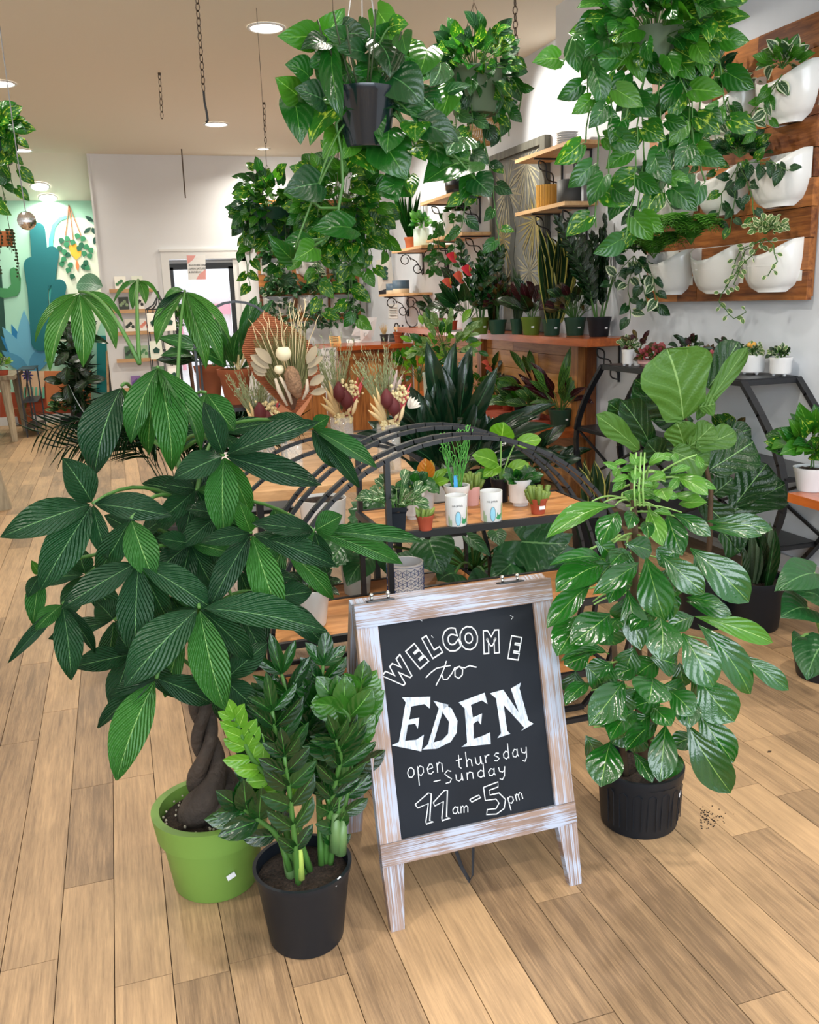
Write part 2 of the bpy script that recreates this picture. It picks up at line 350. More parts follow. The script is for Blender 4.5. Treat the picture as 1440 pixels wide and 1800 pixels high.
# ---------------------------------------------------------------- walls and ceiling
ZM = 3.02
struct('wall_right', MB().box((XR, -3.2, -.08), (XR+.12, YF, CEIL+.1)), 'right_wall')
struct('wall_left', MB().box((XL-.12, -3.2, -.08), (XL, YM+.12, CEIL+.1)), 'white_wall')
struct('ceiling', MB().box((XL-.12, -3.2, CEIL), (XR+.12, YF, CEIL+.1)).add(
    [(XL-.12, YF, CEIL), (-.07, YF, CEIL), (-.07, YM, ZM), (XL-.12, YM, ZM), (XL-.12, YF, CEIL+.1), (-.07, YF, CEIL+.1), (-.07, YM, ZM+.1), (XL-.12, YM, ZM+.1)],
    [(0, 1, 2, 3), (4, 7, 6, 5), (0, 4, 5, 1), (1, 5, 6, 2), (2, 6, 7, 3), (3, 7, 4, 0)]), 'ceiling_paint')
DX0, DX1, DZ = .80, 1.70, 2.16
wb = MB().box((-.07, YF, -.08), (DX0, YF+.14, CEIL)).box((DX1, YF, -.08), (XR+.12, YF+.14, CEIL)).box((DX0, YF, DZ), (DX1, YF+.14, CEIL)).box((-.07, YF+.14, -.08), (.05, YM+.12, CEIL))
struct('wall_back', wb, 'white_wall')
mu_wall = struct('wall_mural', MB().box((XL, YM, -.08), (-.07, YM+.12, CEIL+.1)), 'mint')
struct('baseboard_mural', MB().box((XL, YM-.02, 0), (-.07, YM, .12)), 'trim_white')
struct('baseboard_right', MB().box((XR-.02, -3, 0), (XR, 6, .10)).box((XR-.03, -3, .0), (XR-.02, 6, .03)), 'trim_white')
struct('baseboard_back', MB().box((-.07, YF-.02, 0), (DX0-.1, YF, .1)), 'trim_white')
struct('trim_1', MB().box((-.082, YF-.012, 0), (-.058, YF+.003, CEIL)), 'trim_white')
# door: casing, dark steel frame, glass
t = MB()
for a, b in (((DX0-.10, YF-.03, 0), (DX0, YF, DZ+.0)), ((DX1, YF-.03, 0), (DX1+.10, YF, DZ+.0)), ((DX0-.10, YF-.03, DZ), (DX1+.10, YF, DZ+.11)), ((DX0-.115, YF-.04, DZ+.10), (DX1+.115, YF, DZ+.13))): t.box(a, b)
struct('trim_2', t, 'trim_white')
dr = struct('door_1', MB().box((DX0, YF+.04, DZ-.13), (DX1, YF+.1, DZ-.05)).box((DX0, YF+.04, 0), (DX0+.05, YF+.1, DZ-.1)).box((DX1-.13, YF+.04, 0), (DX1-.07, YF+.1, DZ-.1)).box((DX0, YF+.04, 0), (DX1, YF+.1, .12)), 'black_metal')
mat('grey_metal', (.3, .3, .3), .4, .5)
obj('closer', MB().box((DX0, YF+.03, DZ-.05), (DX1, YF+.09, DZ-.005)), 'grey_metal', dr)
obj('jamb', MB().box((DX1-.07, YF+.01, 0), (DX1, YF+.12, DZ)), 'trim_white', dr)
obj('handle', MB().box((DX0+.055, YF+.0, 1.0), (DX0+.085, YF+.04, 1.75)), 'black_metal', dr)
mat('glass', (1, 1, 1), .03, trans=1, alpha=.25)
obj('pane', MB().box((DX0+.05, YF+.06, .12), (DX1-.13, YF+.068, DZ-.13)), mat('door_glass', (1, 1, 1), .02, alpha=.12), dr)
# outside the back door
mat('pavement', (.85, .84, .83), .9); mat('pink_paint', hx('e58aa0'), .7); mat('pale_render', (.85, .82, .82), .8)
struct('ground_outside', MB().box((-6, YM+.13, -.12), (9, 30, -.02)), 'pavement')
bl = thing('building', 'pale building with pink fascia and pink framed windows beyond the back door', 'building', (2, 22, 0))
obj('wall', MB().box((-3, 22, -.02), (9, 22.3, 2.1)), 'pale_render', bl)
obj('fascia', MB().box((1.2, 21.8, 1.35), (4.4, 22, 1.6)), 'pink_paint', bl)
for k in range(5):
    f = MB(); x0 = -1+k*1.25
    for a, b in (((x0, 21.93, .1), (x0+.08, 22, 1.6)), ((x0+.8, 21.93, .1), (x0+.88, 22, 1.6)), ((x0, 21.93, 1.52), (x0+.88, 22, 1.6)), ((x0, 21.93, .8), (x0+.88, 22, .86))): f.box(a, b)
    obj('window', f, 'pink_paint', bl)
# ---------------------------------------------------------------- mural paint on the back-left wall
def P2(pts): return [(at(px, py, YM-.004)) for px, py in pts]
def paint(name, pts, m, lift=0):
    w = P2(pts); y = YM-.004-lift*4; v = [(p.x, y, p.z) for p in w]; k = len(v)
    b = [(p[0], YM, p[2]) for p in v]
    return obj(name, MB().add(v+b, [tuple(range(k)), tuple(range(k, 2*k))[::-1]]+[(i, k+i, k+(i+1) % k, (i+1) % k) for i in range(k)]), m, mu_wall)
def caps(a, b, w, w2=None, n=9):
    a, b = Vector(a), Vector(b); d = (b-a).normalized(); s = Vector((-d.y, d.x)); w2 = w2 or w; o = []
    for i in range(n): t = PI*i/(n-1); o.append(a+s*(w/2*math.cos(t))-d*(w/2*math.sin(t)))
    for i in range(n): t = PI*i/(n-1); o.append(b-s*(w2/2*math.cos(t))+d*(w2/2*math.sin(t)))
    return [(p.x, p.y) for p in o]
def lf2(a, b, w, n=7, pw=1.):
    a, b = Vector(a), Vector(b); d = b-a; s = Vector((-d.y, d.x)).normalized(); l = []; r = []
    for i in range(n+1):
        t = i/n; k = math.sin(PI*t**pw)*w/2; l.append(a+d*t+s*k); r.append(a+d*t-s*k)
    return [(p.x, p.y) for p in l+r[::-1][1:-1]]
for nm, c in (('p_teal', '0a6a70'), ('p_teal2', '0c7a78'), ('p_dgreen', '1d4b3f'), ('p_green', '3f8a55'), ('p_leaf', '2f8058'), ('p_leaf2', '1f6248'), ('p_cyan', '4fc3b8'), ('p_cream', 'e9f2dd'), ('p_blue', '6ab0cb'), ('p_blue2', '1f7db0'), ('p_blue3', '4c93b4'), ('p_orange', 'd9834f'), ('p_terra', 'a8492a'), ('p_peach', 'f0c8a2'), ('p_yellow', 'f5b63c'), ('p_rope', 'b06a48'), ('p_mid', '6fc2a4'), ('p_dark', '123f3c')): mat(nm, hx(c), .7)
paint('painted_arch', [(100, 470), (100, 415), (108, 392), (125, 382), (150, 384), (170, 400), (176, 440), (180, 560), (165, 600), (104, 600)], 'p_cream')
paint('painted_stripe', [(86, 520), (86, 420), (92, 395), (104, 382), (120, 378), (120, 383), (106, 388), (97, 400), (93, 425), (94, 520), (102, 590), (92, 590)], 'p_cyan', .002)
for a, b, w, w2 in (((66, 405), (74, 500), 27, 30), ((91, 446), (86, 492), 26, 22), ((56, 466), (62, 505), 28, 28), ((66, 500), (72, 600), 36, 34), ((104, 504), (94, 570), 26, 22)):
    paint('painted_cactus_pad', caps(a, b, w, w2), 'p_teal', .001+a[1]*2e-5)
for a, b in (((64, 402), (70, 560)), ((88, 440), (84, 500)), ((102, 500), (94, 560))):
    paint('painted_spine_line', [(a[0]-.6, a[1]), (a[0]+.6, a[1]), (b[0]+.6, b[1]), (b[0]-.6, b[1])], 'p_dark', .006)
paint('painted_saguaro', [(-12, 470), (2, 472), (6, 520), (14, 640), (-12, 640)], 'p_dgreen', .003)
paint('painted_saguaro_arm', [(0, 506), (14, 507), (20, 500), (18, 482), (18, 473), (24, 470), (32, 473), (37, 490), (36, 510), (30, 520), (8, 524), (0, 522)], 'p_green', .004)
for k, (tp, bs, w, m) in enumerate((((20, 570), (48, 640), 20, 'p_blue2'), ((74, 575), (60, 640), 20, 'p_blue2'), ((1, 590), (40, 640), 16, 'p_blue2'), ((42, 545), (46, 645), 30, 'p_blue'), ((4, 574), (50, 650), 26, 'p_blue'), ((73, 562), (50, 650), 26, 'p_blue'), ((3, 616), (50, 652), 22, 'p_blue3'), ((86, 600), (52, 652), 24, 'p_blue3'), ((84, 636), (50, 654), 14, 'p_blue3'))):
    paint('painted_agave_leaf', lf2(bs, tp, w, pw=.8), m, .003+k*.0004)
paint('painted_planter', [(26, 652), (145, 652), (145, 742), (0, 742), (0, 690), (26, 690)], 'p_terra', .002)
paint('painted_planter_orange', [(78, 652), (160, 652), (160, 712), (83, 714)], 'p_orange', .008)
paint('painted_sun_bowl', [(30, 652), (78, 652), (79, 672), (76, 700), (44, 703), (34, 680)], 'p_peach', .009)
for k in range(6): x0 = 40+k*6.5; paint('painted_ray', [(x0+3, 680), (x0+6, 680), (x0+6.5, 700), (x0+1.5, 700)], 'p_mid', .010)
paint('painted_yellow_block', [(26, 672), (32, 672), (36, 690), (26, 690)], 'p_yellow', .009)
paint('painted_teal_block', [(170, 590), (186, 590), (190, 690), (170, 690)], 'p_teal2', .004)
paint('painted_basket', [(121, 433), (130, 425), (143, 442), (142, 450), (134, 457), (124, 446)], 'p_yellow', .004)
paint('painted_tassel', lf2((135, 457), (137, 477), 6), 'p_orange', .004)
for a, b in (((121, 360), (115, 414)), ((121, 360), (129, 424)), ((121, 360), (142, 414))):
    paint('painted_rope', [(a[0]-.7, a[1]), (a[0]+.7, a[1]), (b[0]+.7, b[1]), (b[0]-.7, b[1])], 'p_rope', .004)
r5 = random.Random(5)
for px, py in ((108, 423), (118, 420), (136, 415), (146, 420), (105, 437), (113, 443), (117, 430), (128, 426), (143, 431), (152, 434), (160, 440), (158, 450), (148, 446), (112, 456), (119, 448), (109, 464), (124, 466), (120, 475), (127, 486), (151, 462), (154, 471), (147, 469), (139, 437)):
    a = r5.uniform(.6, 2.4); paint('painted_pothos_leaf', lf2((px-5*math.cos(a), py-5*math.sin(a)), (px+6*math.cos(a), py+6*math.sin(a)), 10, pw=.7), r5.choice(('p_leaf', 'p_leaf2')), .005+r5.random()*.003)
for a, b, w in (((150, 380), (165, 390), 7), ((147, 410), (160, 400), 7), ((162, 400), (168, 412), 8), ((165, 430), (170, 414), 8)): paint('painted_sprig_leaf', lf2(a, b, w), 'p_dgreen', .004)
# ---------------------------------------------------------------- recessed lamps, then added beams without fixtures to brighten the shop
def lamp(x, y, z=CEIL, r=.105, tilt=0, power=36, label='round recessed ceiling lamp', size=.2):
    t = thing('ceiling_light', label, 'ceiling light', (x, y, z), 'recessed ceiling lamps')
    Rm = Matrix.Rotation(tilt, 4, 'X'); T = Matrix.Translation((x, y, z)) @ Rm
    a = MB().lathe([(r+.02, -.001), (r+.02, -.008), (r, -.012), (r-.004, -.004)], n=28, cap0=False); a.v = [tuple(T @ Vector(v)) for v in a.v]
    obj('frame', a, 'lamp_ring', t, smooth=True)
    b = MB().lathe([(r-.002, -.0045), (.001, -.014)], n=28, cap0=False); b.v = [tuple(T @ Vector(v)) for v in b.v]
    obj('diffuser', b, 'glow_lamp', t, smooth=True)
    area('lamp_or_added_beam', (x, y, z-.03), (x, y+.001, 0), size, power, WARM, spread=150, disk=True)
LL = ['round recessed ceiling lamp beside the giant hanging pothos', 'round recessed ceiling lamp in front of the door wall', 'round recessed ceiling lamp above the disco ball', 'recessed ceiling lamp at the edge over the variegated hanging plant', 'small recessed lamp under a short hanging chain']
for (px, py), lb in zip(LAMPS, LL):
    p = onz(px, py, CEIL); p.y = min(p.y, 12.4); lamp(p.x, p.y, label=lb, power=26 if p.y > 11 else 36, r=.07 if 'small' in lb else .115)
sl = (CEIL-ZM)/(YM-YF)
for (px, py), lb in zip(((70, 327), (84, 347)), ('round lamp on the sloped ceiling, the farther from the mural of two', 'round lamp on the sloped ceiling closest to the mural')):
    d = ray(px, py); k = (CEIL+sl*YF-EYE)/(d.z+sl*d.y); p = CAM+d*k; lamp(p.x, p.y, p.z-.004, label=lb, power=12, tilt=-math.atan(sl), r=.11)
for x, y in ((1.3, 3.4), (1.3, -.2), (-.8, 5.4), (-.9, 1.6), (2.6, 1.4), (2.7, 9.0)): area('lamp_or_added_beam', (x, y, CEIL-.03), (x, y+.001, 0), .2, 36, WARM, spread=150, disk=True)  # unseen ceiling lights added to brighten the room, no fixtures modelled
# track spots washing the right wall
for x, y, tx, ty, tz, pw in ((2.5, 7.4, 3.45, 6.6, 2.7, 150), (2.4, 9.6, 3.45, 10.0, 2.3, 110), (2.3, 4.9, 3.45, 4.6, 2.1, 60), (1.6, 10.6, 2.6, 12.6, 2.2, 90)):
    spot('wall_wash', (x, y, CEIL-.22), (tx, ty, tz), pw, WARM, 75, .8)
    if pw != 110: continue
    t = thing('track_spotlight', 'chrome track spotlight aimed at ' + ('the mustard pot shelf', 'the small palm shelf', 'the white planters', 'the back wall planters')[(150, 110, 60, 90).index(pw)], 'spotlight', (x, y, CEIL), 'track spotlights')
    d = (Vector((tx, ty, tz))-Vector((x, y, CEIL-.2))).normalized()
    obj('stem', MB().tube([(x, y, CEIL), (x, y, CEIL-.14)], .012, 8), 'chrome', t)
    obj('head', MB().tube([Vector((x, y, CEIL-.16))-d*.07, Vector((x, y, CEIL-.16))+d*.03, Vector((x, y, CEIL-.16))+d*.032], [.04, .055, .03], 14), 'chrome', t, smooth=True)
# ---------------------------------------------------------------- chains
def chain_mb(a, b, link=.045, w=.014, th=.0035):
    a, b = Vector(a), Vector(b); n = max(2, int((b-a).length/(link*.78))); mb = MB(); d = (b-a).normalized(); s1 = d.orthogonal().normalized(); s2 = d.cross(s1)
    for i in range(n):
        c = a.lerp(b, (i+.5)/n); s = s1 if i % 2 else s2; pts = []
        for k in range(9): t = 2*PI*k/8; pts.append(c+d*(link/2*math.cos(t))+s*(w*math.sin(t)))
        mb.tube(pts, th, 4, caps=False)
    return mb
for (x0, y0, x1, y1, lb) in ((280, 128, 285, 208, 'short rusty chain hanging alone in mid ceiling'), (345, -20, 358, 160, 'long rusty chain ending in a black S hook'), (464, 180, 467, 252, 'short rusty chain above the small recessed lamp'), (905, -30, 907, 112, 'thin rusty chain hanging beside the bright wall')):
    p = onz(x0, y0, CEIL) if y0 > 0 else at(x0, y0, 6.2 if x0 < 500 else 5.6)
    q = at(x1, y1, p.y); p.z = CEIL; t = thing('ceiling_chain', lb, 'chain', (p.x, p.y, CEIL))
    obj('links', chain_mb(p, q, .06 if y0 > 0 else .05), 'rust_chain', t, kind='stuff')
    obj('ceiling_hook', MB().tube([(p.x, p.y, CEIL), (p.x, p.y, CEIL-.02)], .012, 8), 'rust_chain', t)
    if 'S hook' in lb:
        obj('s_hook', MB().tube([q, q-Vector((0, 0, .06)), q-Vector((-.008, 0, .12)), q-Vector((-.012, 0, .17)), q-Vector((0, 0, .185))], .007, 6), 'black_metal', t)
p = onz(319, 262, CEIL); q = at(326, 348, p.y)
tag(obj('hanging_rod', MB().tube([p, q], .008, 6), 'rust_chain', org=p), 'thin bare rod hanging from the ceiling over the door', 'rod')
# ---------------------------------------------------------------- disco ball
p = at(47, 388, 5.2)
t = thing('disco_ball', 'mirrored disco ball hanging beside the mural cactus', 'disco ball', p); rr_ = 16/ppm(p)
mat('mirror_tile', (.95, .95, .96), .12, 1)
b = MB(); nz = 14
for i in range(nz):
    a0 = PI*i/nz; a1 = PI*(i+1)/nz; k = max(4, int(2*nz*math.sin((a0+a1)/2)))
    for j in range(k):
        b0 = 2*PI*j/k; b1 = 2*PI*(j+.94)/k; a1_ = a0+(a1-a0)*.94
        b.add([p+Vector((math.sin(a)*math.cos(c), math.sin(a)*math.sin(c), -math.cos(a)))*rr_ for a, c in ((a0, b0), (a0, b1), (a1_, b1), (a1_, b0))], [(0, 1, 2, 3)])
obj('mirror_tiles', b, 'mirror_tile', t, kind='stuff'); obj('core', MB().ball(p, rr_*.97, 20, 12), 'grey_metal', t, smooth=True)
top = Vector((p.x-.02, p.y, CEIL)); obj('cord', MB().tube([p+Vector((0, 0, rr_)), p+Vector((-.005, 0, rr_+.15)), top], .003, 5), 'grey_metal', t)
# ---------------------------------------------------------------- wall right: plank board with white planters
pb = thing('plank_panel', 'reclaimed cedar plank panel mounted on the right wall behind white planters', 'wall panel', (3.41, 4.6, 2.1))
ry = random.Random(11); z = 1.48
while z < 2.72:
    h = ry.choice((.14, .15, .16)); y = 3.87
    cuts = [3.87]+sorted(ry.sample([4.2, 4.35, 4.6, 4.8, 5.0], 1+(ry.random() > .5)))+[5.36]
    for a, b in zip(cuts, cuts[1:]): obj('plank', MB().box((3.40-ry.uniform(0, .008), a+.002, z+.002), (3.43, b-.002, z+h-.002)), 'cedar', pb)
    z += h
for y in (3.88, 4.6, 5.28): obj('batten', MB().box((3.43, y, 1.5), (3.447, y+.06, 2.7)), 'cedar_z', pb)
mat('planter_white', (.74, .74, .72), .25, var=.04, vs=3, coat=.3)
def wall_planter(c, w, h, d, m='planter_white', lab='', ax='y', grp='white half round wall planters'):
    """half-round pocket planter: front rim lower than the back; ax = along-wall axis"""
    t = thing('wall_planter', lab, 'planter', c, grp); c = Vector(c); mb = MB(); n = 14; rows = 9; vs = []; fs = []
    def P(u, out, z): return c+(Vector((-out, u, z)) if ax == 'y' else Vector((u, -out, z)))
    for r in range(rows):
        tt = r/(rows-1)
        for k in range(n):
            a = PI*k/(n-1); s = (1-(1-tt)**3)**.6 if tt > 0 else .35; s = .5+.5*s if tt else .45
            zt = h*(.70+.30*abs(math.cos(a))**2.2); z = -h*.5+zt*tt*1.0 if tt < 1 else -h*.5+zt
            vs.append(P(-math.cos(a)*w/2*s, max(0., math.sin(a))**.75*d*(.45+.55*tt**.5), z))
    for r in range(rows-1):
        for k in range(n-1): a = r*n+k; fs.append((a, a+1, a+n+1, a+n))
    k0 = len(vs)
    for k in range(n):
        a = PI*k/(n-1); zt = h*(.70+.30*abs(math.cos(a))**2.2); vs.append(P(-math.cos(a)*(w/2-.008), max(0, max(0., math.sin(a))**.75*d-.008), -h*.5+zt))
    for k in range(n-1): fs.append(((rows-1)*n+k, (rows-1)*n+k+1, k0+k+1, k0+k))
    k1 = len(vs)
    for k in range(n): a = PI*k/(n-1); vs.append(P(-math.cos(a)*(w/2-.012), max(.001, max(0., math.sin(a))**.75*d-.012), 0))
    for k in range(n-1): fs.append((k0+k, k0+k+1, k1+k+1, k1+k))
    fs.append(tuple(range(n))); mb.add(vs, fs)
    mb.add([P(-w/2, 0, -h*.3), P(w/2, 0, -h*.3), P(w/2, 0, h*.5), P(-w/2, 0, h*.5)], [(0, 1, 2, 3)])
    obj('shell', mb, m, t, smooth=True)
    s = MB(); s.add([P(-math.cos(PI*k/(n-1))*(w/2-.012), max(.001, max(0., math.sin(PI*k/(n-1)))**.75*d-.012), h*.08) for k in range(n)], [tuple(range(n))]); obj('soil', s, 'soil', t)
    return t
RW = []
rown = {0: 'top', 1: 'middle', 2: 'bottom'}
coln = ['at its near end', 'in its middle', 'at its far end']
for r, zc in enumerate((2.49, 2.09, 1.66)):
    for k, yc in enumerate((4.07, 4.53, 5.0)):
        RW.append(wall_planter((3.395, yc+(.02*r), zc), .40, .27, .15, lab='white half-round planter in the %s row of the plank panel %s' % (rown[r], coln[k])))
# ---------------------------------------------------------------- soffit box high on the right wall
sb = struct('trim_3', MB().box((3.0, 4.45, 3.08), (XR, 5.9, 3.40)), 'white_wall')
# ---------------------------------------------------------------- plank shelves on brackets
def scroll(mb, wallp, out, drop, kind):
    """bracket at wall point (X=XR), arm length out towards -X, drop down"""
    x, y, z = wallp; r = .006
    mb.bar((x-.006, y, z), (x-.006, y, z-drop), .012, .02); mb.bar((x, y, z-.006), (x-out, y, z-.006), .02, .012)
    if kind == 'scroll':
        pts = [(x-out*.92, y, z-.05)]
        def spiral(cx, cz, R, a0, turns, sg): return [(cx+R*(1-.5*i/14)*math.cos(a0+sg*turns*2*PI*i/14), y, cz+R*(1-.5*i/14)*math.sin(a0+sg*turns*2*PI*i/14)) for i in range(15)]
        mb.tube(spiral(x-out*.72, z-out*.26, out*.22, 0, 1.15, 1), r, 5)
        mb.tube([(x-out*.5, y, z-out*.2), (x-out*.3, y, z-out*.3), (x-out*.16, y, z-out*.5), (x-out*.06, y, z-out*.8), (x-.01, y, z-drop*.95)], r, 5)
        mb.tube(spiral(x-out*.25, z-drop*.72, out*.2, 0, 1.1, -1), r, 5)
    else:
        a = Vector((x-out*.85, y, z-.02)); b = Vector((x-.02, y, z-drop*.92)); d = b-a; s = Vector((-d.z, 0, d.x)).normalized()*.028
        for sg in (1, -1): mb.tube([a+d*(i/24)+s*sg*math.sin(3*PI*i/24) for i in range(25)], r, 5)
def shelf(lab, y0, y1, z, out=.24, th=.028, kind='scroll', m='pine', br=None, drop=.24):
    t = thing('wall_shelf', lab, 'shelf', (XR, (y0+y1)/2, z), 'plank shelves on iron brackets')
    obj('board', MB().box((XR-out, y0, z-th), (XR-.001, y1, z)), m, t)
    for y in (br or (y0+.12, y1-.12)): mb = MB(); scroll(mb, (XR, y, z-th), out*.9, drop, kind); obj('bracket', mb, 'black_metal', t)
    return t
shelf('light wood shelf with scrolled brackets holding navy and cream pots', 9.75, 10.75, 1.62, .34)
shelf('light wood shelf with scrolled brackets under a small palm in terracotta', 9.1, 10.15, 2.09, .34)
shelf('light wood shelf with twisted brackets beside the palm print, lower of two', 7.95, 8.95, 2.13, .34, kind='twist')
shelf('light wood shelf with twisted brackets hidden high behind trailing pothos', 8.2, 9.1, 2.50, .34, kind='twist')
shelf('light wood shelf holding the mustard fluted pot', 6.1, 6.95, 2.20, .27, kind='twist', br=(6.25, 6.7), drop=.3)
shelf('highest light wood shelf above the mustard fluted pot', 6.0, 6.95, 2.60, .27, kind='twist', br=(6.2, 6.65), drop=.27)
shelf('pale shelf with scrolled bracket just past the cash counter', 9.6, 10.3, 1.24, .3)
# ---------------------------------------------------------------- framed palm print
pp = thing('framed_print', 'large framed dark print of pale palm fronds leaning on the bench', 'picture', (3.42, 7.4, 1.26))
wood('barn_frame', '3a3a34', '6d6d62', 'z', 1, .6, .2); mat('print_dark', (.16, .17, .165), .35, var=.45, vs=3); mat('print_pale', hx('a8a388'), .6, var=.2, vs=20); mat('print_gold', hx('a89a5a'), .6); mat('print_grey', hx('4b504e'), .6)
Y0, Y1, Z0, Z1 = 6.86, 7.98, 1.255, 2.78
obj('canvas', MB().box((3.425, Y0+.05, Z0+.05), (3.435, Y1-.05, Z1-.05)), 'print_dark', pp)
f = MB().box((3.395, Y0, Z0), (3.45, Y0+.09, Z1)).box((3.395, Y1-.05, Z0), (3.45, Y1, Z1)).box((3.395, Y0+.09, Z0), (3.45, Y1-.05, Z0+.06)).box((3.395, Y0+.09, Z1-.06), (3.45, Y1-.05, Z1)); obj('frame', f, 'barn_frame', pp)
rp = random.Random(4)
for cy, cz, R, m, n in ((7.25, 2.62, .45, 'print_pale', 26), (7.1, 2.15, .36, 'print_gold', 26), (7.65, 2.45, .38, 'print_pale', 22), (7.75, 2.05, .3, 'print_gold', 18), (7.2, 1.75, .36, 'print_pale', 24), (7.7, 1.65, .3, 'print_pale', 18)):
    mb = MB()
    for k in range(n):
        a = 2*PI*k/n+rp.uniform(-.08, .08); L_ = R*rp.uniform(.7, 1); c, s_ = math.cos(a), math.sin(a)-.25
        y1 = max(Y0+.1, min(Y1-.06, cy+L_*c)); z1 = max(Z0+.07, min(Z1-.07, cz+L_*s_)); dx = 3.4235-rp.random()*.002
        w = .018; q = Vector((0, -(z1-cz), y1-cy)).normalized()*w/2
        ym, zm = (cy+y1)/2, (cz+z1)/2
        mb.add([(dx, cy, cz), (dx, ym+q.y, zm+q.z), (dx, y1, z1), (dx, ym-q.y, zm-q.z)], [(0, 1, 2, 3)])
    obj('frond', mb, m, pp)
obj('trunk', MB().prism([(0, 0), (.12, 0), (.1, .3), (.2, .55), (.15, .8), (.3, 1.1), (.2, 1.15), (.05, .8), (.1, .55), (0, .3)], (0, 1, 0), (0, 0, 1), (3.424, 7.42, 1.32), (-.002, 0, 0)), 'print_grey', pp)
# ---------------------------------------------------------------- bench unit along the right wall
bu = thing('display_bench', 'long cedar display bench with a raised top and a low shelf', 'bench', (3.3, 7.8, 0))
BY0, BY1 = 6.12, 9.95
z = .03; kk = 0
while z < 1.17:
    h = .15; cuts = [BY0]+sorted(random.Random(kk).sample([6.9, 7.4, 7.9, 8.5, 9.0], 2))+[BY1]; kk += 1
    for a, b in zip(cuts, cuts[1:]): obj('panel_board', MB().box((3.36, a+.002, z+.0015), (3.385+random.Random(kk*7).uniform(0, .006), b-.002, min(z+h, 1.19)-.0015)), 'cedar_lt', bu)
    z += h
for y in (BY0-.02, 8.0, BY1): obj('post', MB().box((3.30, y, 0), (3.36, y+.1, 1.19)), 'cedar_z', bu)
obj('post', MB().box((3.36, BY0-.05, 0), (3.44, BY0+.02, 1.19)), 'cedar_z', bu)
obj('bench_top', MB().box((3.10, 5.6, 1.19), (3.445, BY1+.05, 1.245)), 'stain_top', bu)
obj('low_shelf', MB().box((2.98, BY0-.1, .50), (3.36, 9.6, .55)), 'stain_top', bu)
for y in (6.3, 7.8, 9.2): obj('shelf_leg', MB().box((3.05, y, 0), (3.12, y+.08, .50)), 'cedar_z', bu)
mb = MB(); scroll(mb, (XR, 5.75, 1.19), .22, .27, 'twist'); obj('bracket', mb, 'black_metal', bu)
# ---------------------------------------------------------------- cash counter
cc = thing('cash_counter', 'cedar board cash counter with a red-brown top at the back of the shop', 'counter', (3.0, 10.8, 0))
CX0, CY0 = 2.55, 10.55
for k in range(8): x = CX0+k*.112; obj('board', MB().box((x, CY0, .02), (x+.109, CY0+.025+.004*(k % 2), .86)), 'cedar_z', cc)
obj('rail', MB().box((CX0-.03, CY0-.03, .86), (XR-.01, CY0, .985)), 'cedar_x', cc); obj('side_panel', MB().box((CX0, CY0+.03, .02), (CX0+.03, 11.4, .98)), 'cedar_z', cc)
obj('counter_top', MB().box((CX0-.10, CY0-.08, .985), (XR-.005, 11.45, 1.035)), 'stain_top_x', cc)
# a lower cedar block in front of it
cb = thing('cedar_block', 'pale cedar board side of a low unit next to the cash counter', 'counter', (2.3, 10.2, 0))
for k in range(4): obj('board', MB().box((1.75+k*.17, 10.9, .02), (1.75+k*.17+.165, 10.93, .62)), 'cedar_z', cb)
obj('top', MB().box((1.72, 10.87, .62), (2.44, 11.3, .66)), 'cedar_x', cb)
# ---------------------------------------------------------------- far plank panel
fp = thing('plank_panel', 'dark cedar plank panel on the back wall behind leafy planters', 'wall panel', (2.65, 12.57, 2.0))
z = 1.30; k = 0
while z < 2.9:
    cuts = [1.95]+sorted(random.Random(k+40).sample([2.3, 2.6, 2.8, 3.05], 1))+[3.36]; k += 1
    for a, b in zip(cuts, cuts[1:]): obj('plank', MB().box((a+.003, 12.55-random.Random(k).uniform(0, .01), z+.003), (b-.003, 12.58, z+.157)), 'cedar_x', fp)
    z += .16
for x in (2.1, 3.2): obj('batten', MB().box((x, 12.58, 1.32), (x+.06, 12.597, 2.85)), 'cedar_z', fp)
FW = []
for r, zc in enumerate((2.5, 2.02, 1.52)):
    for k, xc in enumerate((2.2, 2.68, 3.14)):
        FW.append(wall_planter((xc, 12.54, zc), .42, .26, .16, lab='white planter on the back wall panel, %s row, %s' % (rown[r], ('nearest the door', 'centre column', 'nearest the tote bag')[k]), ax='x', grp='planters on the back wall panel'))
